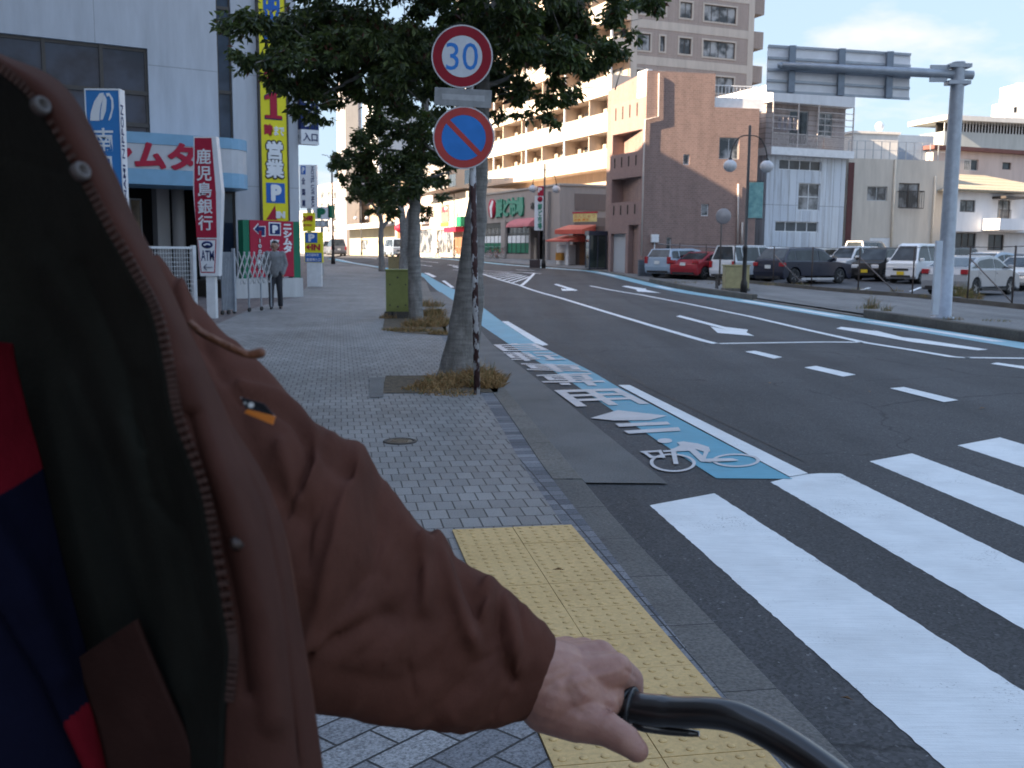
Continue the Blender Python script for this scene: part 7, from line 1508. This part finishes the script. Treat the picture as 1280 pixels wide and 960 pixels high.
# ---- jacket sleeve: a tube with folds pressed into the cloth
SEC = [(196, 322, 220, 770, .668), (262, 402, 270, 805, .664), (330, 466, 322, 838, .662), (385, 528, 368, 864, .668), (430, 557, 412, 880, .680), (462, 583, 455, 889, .698), (500, 640, 503, 900, .720), (560, 688, 556, 909, .745), (620, 734, 604, 907, .768), (662, 766, 630, 903, .784), (694, 797, 648, 899, .796)]
C2 = lambda L_: [(380 + .375 * x, 540 + .375 * y) for x, y in L_]
FOLDS = [(C2([(188, 55), (200, 150)]), 11, .007), (C2([(95, 35), (160, 110), (185, 150)]), 9, .004), (C2([(120, 75), (165, 165)]), 8, -.005), (C2([(172, 185), (110, 400), (60, 610), (28, 700)]), 13, .0085), (C2([(236, 190), (242, 320), (215, 440), (140, 560), (70, 655)]), 14, -.0115),
         (C2([(290, 190), (350, 330), (398, 395)]), 10, .0075), (C2([(398, 395), (412, 470), (412, 585)]), 8, .0065), (C2([(385, 430), (345, 530), (300, 600)]), 15, -.006), (C2([(455, 360), (500, 515), (545, 650), (576, 712)]), 9, .0095), (C2([(500, 410), (545, 520), (588, 640), (596, 705)]), 9, -.0105),
         (C2([(612, 520), (625, 560), (600, 620), (578, 695)]), 8, .0085), (C2([(642, 560), (652, 680), (682, 800), (694, 826)]), 8, -.009), (C2([(668, 560), (704, 680), (712, 790), (690, 850)]), 7, .0045), (C2([(718, 585), (737, 700), (715, 800), (660, 900), (630, 940)]), 3.2, -.0028), (C2([(8, 746), (110, 702), (200, 640), (265, 605)]), 10, -.0085), (C2([(5, 712), (100, 664), (190, 606)]), 10, .004),
         (C2([(430, 960), (520, 860), (610, 760)]), 14, -.005), (C2([(510, 940), (600, 830), (664, 740)]), 13, .004), (C2([(330, 645), (385, 620), (445, 565)]), 8, -.004), (C2([(120, 820), (300, 850), (430, 800)]), 20, -.004),
         ([(296, 495), (340, 508), (366, 528), (384, 555), (386, 578), (375, 602), (356, 640)], 4.5, -.0045), ([(300, 484), (346, 497), (374, 518), (394, 548), (396, 580), (385, 608)], 6, .0035), ([(212, 355), (222, 405), (232, 430)], 9, -.008), ([(240, 378), (252, 420), (275, 470)], 8, -.005), ([(228, 360), (238, 410)], 7, .005), ([(300, 520), (330, 590), (372, 640)], 16, -.005), ([(262, 470), (290, 560)], 14, .004), ([(392, 560), (420, 585), (440, 600)], 8, -.003), ([(350, 560), (368, 620)], 8, .004)]
NR, NA = 170, 120; secs = catmull(SEC, NR); vs = []; cen = []
for i, (tx, ty, bx, by, Yc) in enumerate(secs):
    t_, b_ = at(tx, ty, Yc), at(bx, by, Yc); c = (t_ + b_) / 2; h = (t_ - b_) / 2; dv = Vector((0, 1, 0)) * h.length * (.42 + .38 * min(1, i / NR * 3.2)); cen.append(c)
    for j in range(NA):
        a = 2 * math.pi * j / NA; vs.append(c + h * math.cos(a) + dv * math.sin(a))
rf_ = random.Random(12)
for q_ in range(16):        # small creases where the cloth is pushed up towards the cuff and elbow
    t_ = rf_.uniform(.30, .96); i_ = int(t_ * NR); tx, ty, bx, by, _ = secs[i_]; f0 = rf_.uniform(.08, .75); f1 = f0 + rf_.uniform(.10, .24); sk = rf_.uniform(-34, 10)
    FOLDS.append(([(tx + (bx - tx) * f0, ty + (by - ty) * f0), (tx + (bx - tx) * (f0 + f1) / 2 + sk * .6, ty + (by - ty) * (f0 + f1) / 2 + 3), (tx + (bx - tx) * f1 + sk, ty + (by - ty) * f1)], rf_.uniform(3.5, 6.5), rf_.choice((-1, 1, -1)) * rf_.uniform(.0014, .0030)))
FOLDS2 = [(pl, s_ * (1.25 if s_ > 6 else 1), a_) for pl, s_, a_ in FOLDS]
P2 = []
for k, p in enumerate(vs):
    c = cen[k // NA]; n_ = (p - c).normalized(); x, y = proj(p); f = max(0.0, min(1.0, (-n_.y + .75)))
    d_ = sum(a_ * math.exp(-(segdist(x, y, pl) / s_) ** (2 if a_ > 0 else 1.3)) for pl, s_, a_ in FOLDS2) * (f if n_.y < .6 else 0)
    d_ += noise.noise(p * 28) * .0014 + (.5 - abs(noise.noise(Vector((p.x * 16 + p.z * 14, p.y * 10, p.z * 30 - p.x * 26))))) * .0030 + noise.noise(p * 90) * .0005; P2.append(p + n_ * d_ * 1.5)
fs = [(i * NA + j, i * NA + (j + 1) % NA, (i + 1) * NA + (j + 1) % NA, (i + 1) * NA + j) for i in range(NR) for j in range(NA)]
# turned-in hem
last = P2[-NA:]; c = cen[-1]; back = (cen[-1] - cen[-6]).normalized()
for q in ((.97, .0015), (.92, -.001), (.90, -.02)): P2 += [c + (p - c) * q[0] + back * q[1] for p in last]
for m_ in range(3): o_ = (NR + m_) * NA; fs += [(o_ + j, o_ + (j + 1) % NA, o_ + NA + (j + 1) % NA, o_ + NA + j) for j in range(NA)]
b = MB(); b.add([wl(p) for p in P2], fs, True); jk = b.build('jacket', BROWN, per, fix=True)
b = MB()      # row of stitching round the cuff
# ---- body of the jacket: placket, facing, lining, all with cloth thickness
def patch(name, left, right, yl, yr, m, parent, nu=34, nv=110, bulge=.0, folds=(), thick=.004, wob=.0015, matfn=None, mats=None):
    """cloth between two edges given as pixel chains, at depths yl (left) and yr (right)"""
    Lc = catmull([(*p, d_) for p, d_ in zip(left, yl)], nv); Rc = catmull([(*p, d_) for p, d_ in zip(right, yr)], nv); vs = []
    for i in range(nv + 1):
        a, c = at(*Lc[i]), at(*Rc[i])
        for j in range(nu + 1):
            f = j / nu; p = a.lerp(c, f); vd = (Vector((0, 0, CAMZ)) - p).normalized(); x, y = proj(p); d_ = math.sin(math.pi * f) * bulge + sum(a_ * math.exp(-(segdist(x, y, pl) / s_) ** 2) for pl, s_, a_ in folds) + noise.noise(p * 22) * wob * 1.5 + noise.noise(p * 60) * wob * .5
            vs.append(p + vd * d_)
    fs = [(i * (nu + 1) + j, i * (nu + 1) + j + 1, (i + 1) * (nu + 1) + j + 1, (i + 1) * (nu + 1) + j) for i in range(nv) for j in range(nu)]
    b = MB(); b.add([wl(p) for p in vs], fs, True); o = b.build(name, m, parent, fix=False)
    if mats:
        for q in mats: o.data.materials.append(q)
        o.data.polygons.foreach_set('material_index', [matfn(*proj(sum((vs[k] for k in f), Vector()) / 4)) for f in fs])
    s_ = o.modifiers.new('thickness', 'SOLIDIFY'); s_.thickness = thick; s_.offset = 0; return o
ZP = [(-60, 52), (0, 84), (50, 129), (99, 211), (133, 275), (170, 340), (197, 392), (213, 463), (224, 522), (255, 606), (271, 684), (289, 783), (292, 824), (286, 882), (282, 985)]
OP = [(-60, 44), (0, 74), (76, 112), (131, 205), (166, 282), (199, 345), (236, 425), (266, 492), (291, 543), (326, 600), (354, 679), (370, 775), (378, 822), (388, 885), (402, 985)]
n_ = len(ZP); zy = [.47] * 2 + [.468, .464, .46, .456, .452, .448, .446, .445, .444, .443, .442, .441, .44]; oy = [.50, .50, .498, .498, .498, .498, .50, .50, .50, .498, .495, .49, .487, .483, .478]
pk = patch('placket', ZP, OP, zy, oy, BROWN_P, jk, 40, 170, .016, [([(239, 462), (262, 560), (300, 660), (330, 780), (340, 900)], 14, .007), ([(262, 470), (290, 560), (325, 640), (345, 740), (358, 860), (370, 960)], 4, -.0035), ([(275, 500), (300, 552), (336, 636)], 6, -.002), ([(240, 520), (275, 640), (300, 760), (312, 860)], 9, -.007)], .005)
b = MB()      # twin rows of stitching along the placket and one round the cuff
for offp in (10, 17):
    st_ = catmull([(p[0] - offp, p[1] + 1, d_ - .0035) for p, d_ in zip(OP[2:], oy[2:])], 210)
    for i in range(0, 209):
        p0_, p1_ = at(*st_[i]), at(*st_[i + 1]); b.bar(wl(p0_), wl(p0_.lerp(p1_, .62)), .0007, .0007)
b.build('stitching', mat('thread', (.12, .06, .045), .8, .1, 60), jk)
ed_ = catmull([(*p, d_ - .001) for p, d_ in zip(OP, oy)], 90); b = MB(); b.tube([wl(at(*q)) for q in ed_], .0021, 8); b.build('piping', EDGE, jk)
# lining
LL = [(-90, 40), (-80, 100), (-70, 170), (-60, 260), (-48, 330), (-30, 410), (-10, 480), (-10, 540), (-10, 600), (0, 670), (20, 740), (50, 800), (70, 840), (90, 890), (110, 985)]
LR = [(x - 2, y) for x, y in ZP]
patch('lining', LL, LR, [.57] * n_, [z + .003 for z in zy], LIN, jk, 44, 150, -.034, [([(0, 190), (45, 200), (84, 214)], 4, -.004), ([(60, 330), (110, 420), (160, 560), (200, 700), (225, 860)], 18, .010), ([(110, 330), (165, 470), (190, 600)], 9, -.006), ([(180, 470), (205, 570), (240, 680), (262, 800)], 7, -.005), ([(165, 520), (185, 560)], 6, -.004), ([(195, 620), (225, 660)], 7, -.004), ([(90, 480), (140, 600), (185, 760), (215, 940)], 10, .006)], .004)
# brown inner facing, lower left
patch('facing', [(99, 822), (106, 850), (122, 900), (134, 950), (140, 985)], [(172, 774), (186, 810), (212, 870), (238, 930), (256, 985)], [.520, .518, .514, .51, .508], [.494, .492, .487, .482, .478], BROWN_D, jk, 20, 40, .004, (), .003)
# zip: tape teeth following the edge
zc_ = catmull([(*p, d_ - .004) for p, d_ in zip(ZP[:-1], zy[:-1])], 104); b = MB()
for i in range(3, 103):
    p, q = at(*zc_[i]), at(*zc_[i + 1]); d_ = (q - p); n2 = d_.cross(Vector((0, 1, 0))).normalized(); m_ = (p + q) / 2
    b.bar(wl(m_ - n2 * .0021), wl(m_ + n2 * .0021), d_.length * .5, .0020, d_)
b.build('zip_teeth', ZIP, jk); b = MB(); b.tube([wl(at(x - 3, y, d_ + .003)) for x, y, d_ in zc_[:-4]], .0012, 6); b.build('zip_tape', BROWN_D, jk)
# press studs with eyelets
for x, y, d_ in ((53, 131, .458), (103, 213, .455), (297, 678, .440)):
    c = at(x, y, d_); ax = (Vector((0, 0, CAMZ)) - c).normalized(); ax = (ax + Vector((1.1, .2, .75))).normalized(); b = MB(); b.lathe([(.0020, -.003), (.0024, .0010), (.0036, .0012), (.0043, 0), (.0043, -.003)] if x < 250 else [(0, .0014), (.003, .001), (.0034, -.002)], wl(c), ax, 20); b.build('press_stud', EYE if x < 250 else mat('dark_snap', (.05, .035, .03), .4, .1, 9, metal=.5), jk)
# leather cord hanging at the shoulder and the woven tag on the sleeve
b = MB(); b.tube([wl(at(*q)) for q in catmull([(238, 404, .545), (252, 416, .54), (275, 428, .535), (296, 438, .53), (312, 443, .53), (331, 440, .53)], 24)], [.0021] * 20 + [.0024, .0027, .0028, .0027, .0016], 10); b.build('cord', LEATHER, jk)
def tagpatch(name, q, Ys, m, th=.0012): b = MB(); P = [at(x, y, d_) for (x, y), d_ in zip(q, Ys)]; b.add([wl(p) for p in P] + [wl(p + Vector((0, th, 0))) for p in P], [(0, 1, 2, 3), (7, 6, 5, 4), (0, 4, 5, 1), (1, 5, 6, 2), (2, 6, 7, 3), (3, 7, 4, 0)]); return b.build(name, m, jk)
def m_tag():
    m, t, b = nodes_of('woven_tag', .85, .2); co = obj_co(t); ck = N(t, 'ShaderNodeTexVoronoi'); ck.inputs['Scale'].default_value = 210; t.links.new(co, ck.inputs['Vector']); t.links.new(ramp_n(t, ck.outputs['Distance'], [(.28, (.62, .64, .64)), (.36, (.015, .017, .022))]), b.inputs['Base Color']); return m
TY = [.512, .516, .520, .514]
tagpatch('tag', [(301, 497), (330, 505), (344, 522), (309, 514)], TY, m_tag()); tagpatch('tag_stripe', [(309, 512), (344, 521), (341, 531), (305, 516)], [.513, .5185, .5185, .513], mat('tag_orange', (.62, .17, .02), .8, .1, 60), .0014)
# sweater
SR_ = [(10, 430), (15, 460), (30, 520), (47, 580), (60, 640), (76, 710), (104, 814), (126, 890), (148, 985)]; SL_ = [(-220, 400), (-220, 460), (-220, 520), (-220, 580), (-220, 640), (-220, 710), (-220, 800), (-220, 890), (-220, 985)]
def stripe(x, y):
    if y < 616 - .62 * x: return 1
    if y > 897 - .9 * (x - 83) and x > 78 + (y - 880) * .25: return 1
    return 0
sw_ = patch('sweater', SL_, SR_, [.46] * 9, [.525] * 9, None, per, 110, 190, .025, [([(0, 770), (50, 850), (104, 965)], 7, -.008), ([(-20, 640), (30, 720), (80, 840)], 16, .006)], .006, .001, stripe, [KN_N, KN_R])
# back of the jacket, trousers, shoes, hair (out of the picture)
jb = [(Vector((-.52, .36, .86)), .17, Vector((-.51, .36, 1.30)), .165), (Vector((-.50, .22, 1.36)), .085, Vector((-.47, .54, 1.36)), .085), (Vector((-.46, .16, 1.36)), .075, Vector((-.36, -.10, 1.15)), .062), (Vector((-.36, -.10, 1.15)), .06, Vector((-.18, -.14, 1.27)), .048)]
mj = fuse('jb', jb, .015, 4, None); o = bpy.data.objects.new('jacket_back', mj); COL.objects.link(o); mj.materials.clear(); mj.materials.append(BROWN); o.parent = jk
tr = [(Vector((-.47, .30, .92)), .12, Vector((-.47, .42, .92)), .12)]; sh = []
for sd in (-1, 1): tr += [(Vector((-.47, .36 + sd * .09, .90)), .105, Vector((-.44, .36 + sd * .11, .48)), .078), (Vector((-.44, .36 + sd * .11, .48)), .075, Vector((-.47, .36 + sd * .11, .10)), .065)]; sh += [(Vector((-.49, .36 + sd * .11, .05)), .045, Vector((-.32, .36 + sd * .11, .04)), .036)]
for nm, cp, m_ in (('trousers', tr, mat('dark_trousers', (0,) * 3)), ('shoes', sh, BLK), ('hair', [(NK + Vector((-.01, 0, .20)), .095, NK + Vector((0, 0, .23)), .095)], HAIR)):
    q = fuse(nm, cp, .014, 4, None); o = bpy.data.objects.new(nm, q); COL.objects.link(o); q.materials.clear(); q.materials.append(m_); o.parent = per
eb = MB()
for sd in (-1, 1): eb.ball(wl(NK + Vector((.108, sd * .034, .19))), .010, 8)
eb.build('eyes', BLK, per)

# ---- the bicycle they lean on
BK = mat('bike_black', (.013, .011, .011), .28, .2, 9, coat=.5, spec=.5); RUB = mat('grip_rubber', (.018, .017, .018), .65, .2, 40, bump=.3)
bk = bicycle('bicycle with black swept back handlebar under the hand in front', (-.03, .52, .004), 0, BK, False, bar=False); bo = Vector((-.03, .52, .004))
hb = catmull([(772, 879, .812), (800, 886, .803), (845, 890, .790), (885, 891, .778), (918, 896, .768), (950, 910, .758), (990, 934, .742), (1035, 966, .720), (1085, 1006, .694), (1150, 1050, .66)], 60)
hp = [at(*q) - bo for q in hb]; e_ = hp[-1]; stem = Vector((.37, 0, .985)); hp2 = hp + [e_.lerp(stem, .5) + Vector((.01, 0, .0)), stem]
b = MB(); rr_ = [.0135 if i < 12 else .0128 for i in range(len(hp2))]; b.tube(hp2, rr_, 22); hbo = b.build('handlebar', BK, bk)
mir = [Vector((p.x, -p.y, p.z)) for p in hp2]; b = MB(); b.tube(mir, .013, 12); b.build('handlebar', BK, bk)
b = MB(); b.tube([stem, Vector((.345, 0, .86))], .013, 10); b.build('stem', BK, bk)
ga, gb_ = at(706, 866, .838) - bo, at(774, 879.5, .812) - bo; b = MB(); b.tube([ga, gb_], .0160, 20); b.tube([gb_.lerp(ga, .10), gb_ + (gb_ - ga) * .12], [.0178, .0182], 22); b.build('grip', RUB, hbo)
g1 = at(786, 883, .807) - bo; b = MB(); b.tube([gb_ + (gb_ - ga) * .13, g1], [.0172, .0158], 22); b.tube([g1, at(790, 884, .806) - bo], [.0168, .0166], 22); b.build('clamp', mat('clamp_plastic', (.03, .033, .037), .35, .1, 20), hbo)
b = MB(); lv = [at(x, y, d_) - bo for x, y, d_ in ((792, 902, .800), (806, 909, .797), (835, 914, .792), (860, 916, .787), (874, 917.5, .784))]; b.tube(lv, [.006, .0045, .0036, .0034, .0026], 10); b.build('brake_lever', BK, hbo)

# ================================================================== pieces that stand apart become parts of their own
def split_pieces(o):
    me = o.data; par_ = list(range(len(me.vertices)))
    def find(a):
        while par_[a] != a: par_[a] = par_[par_[a]]; a = par_[a]
        return a
    for e in me.edges:
        a, c = find(e.vertices[0]), find(e.vertices[1])
        if a != c: par_[a] = c
    isl = {}
    for p in me.polygons: isl.setdefault(find(p.vertices[0]), []).append(p)
    if len(isl) < 2: return
    for ps in isl.values():
        ids = {}; fs = []
        for p in ps: fs.append(tuple(ids.setdefault(v, len(ids)) for v in p.vertices))
        m2 = bpy.data.meshes.new(o.name.split('.')[0]); m2.from_pydata([tuple(me.vertices[v].co) for v in ids], [], fs); m2.polygons.foreach_set('use_smooth', [p.use_smooth for p in ps])
        for m_ in me.materials: m2.materials.append(m_)
        q = bpy.data.objects.new(o.name.split('.')[0], m2); COL.objects.link(q); q.parent = o.parent; q.matrix_basis = o.matrix_basis.copy()
        for md in o.modifiers:
            if md.type == 'BEVEL': d = q.modifiers.new('bevel', 'BEVEL'); d.width = md.width; d.segments = md.segments; d.limit_method = md.limit_method; d.angle_limit = md.angle_limit
    bpy.data.objects.remove(o)
APART = {'balcony_divider', 'balcony_glazing', 'air_conditioner', 'balcony_post', 'hanger', 'upright', 'green_panel', 'pilaster', 'window_grille', 'parapet_slot', 'window_glazing', 'upper_window', 'downpipe', 'pale_band', 'castor', 'column', 'frosted_panel', 'clamp', 'flank_panel', 'banner_frame', 'bracket', 'banner_rod', 'panel_rib', 'door_handle', 'flank_balcony', 'white_edge', 'number_plate'}
for o in [q for q in COL.objects if q.type == 'MESH' and q.name.split('.')[0] in APART and not q.children]: split_pieces(o)
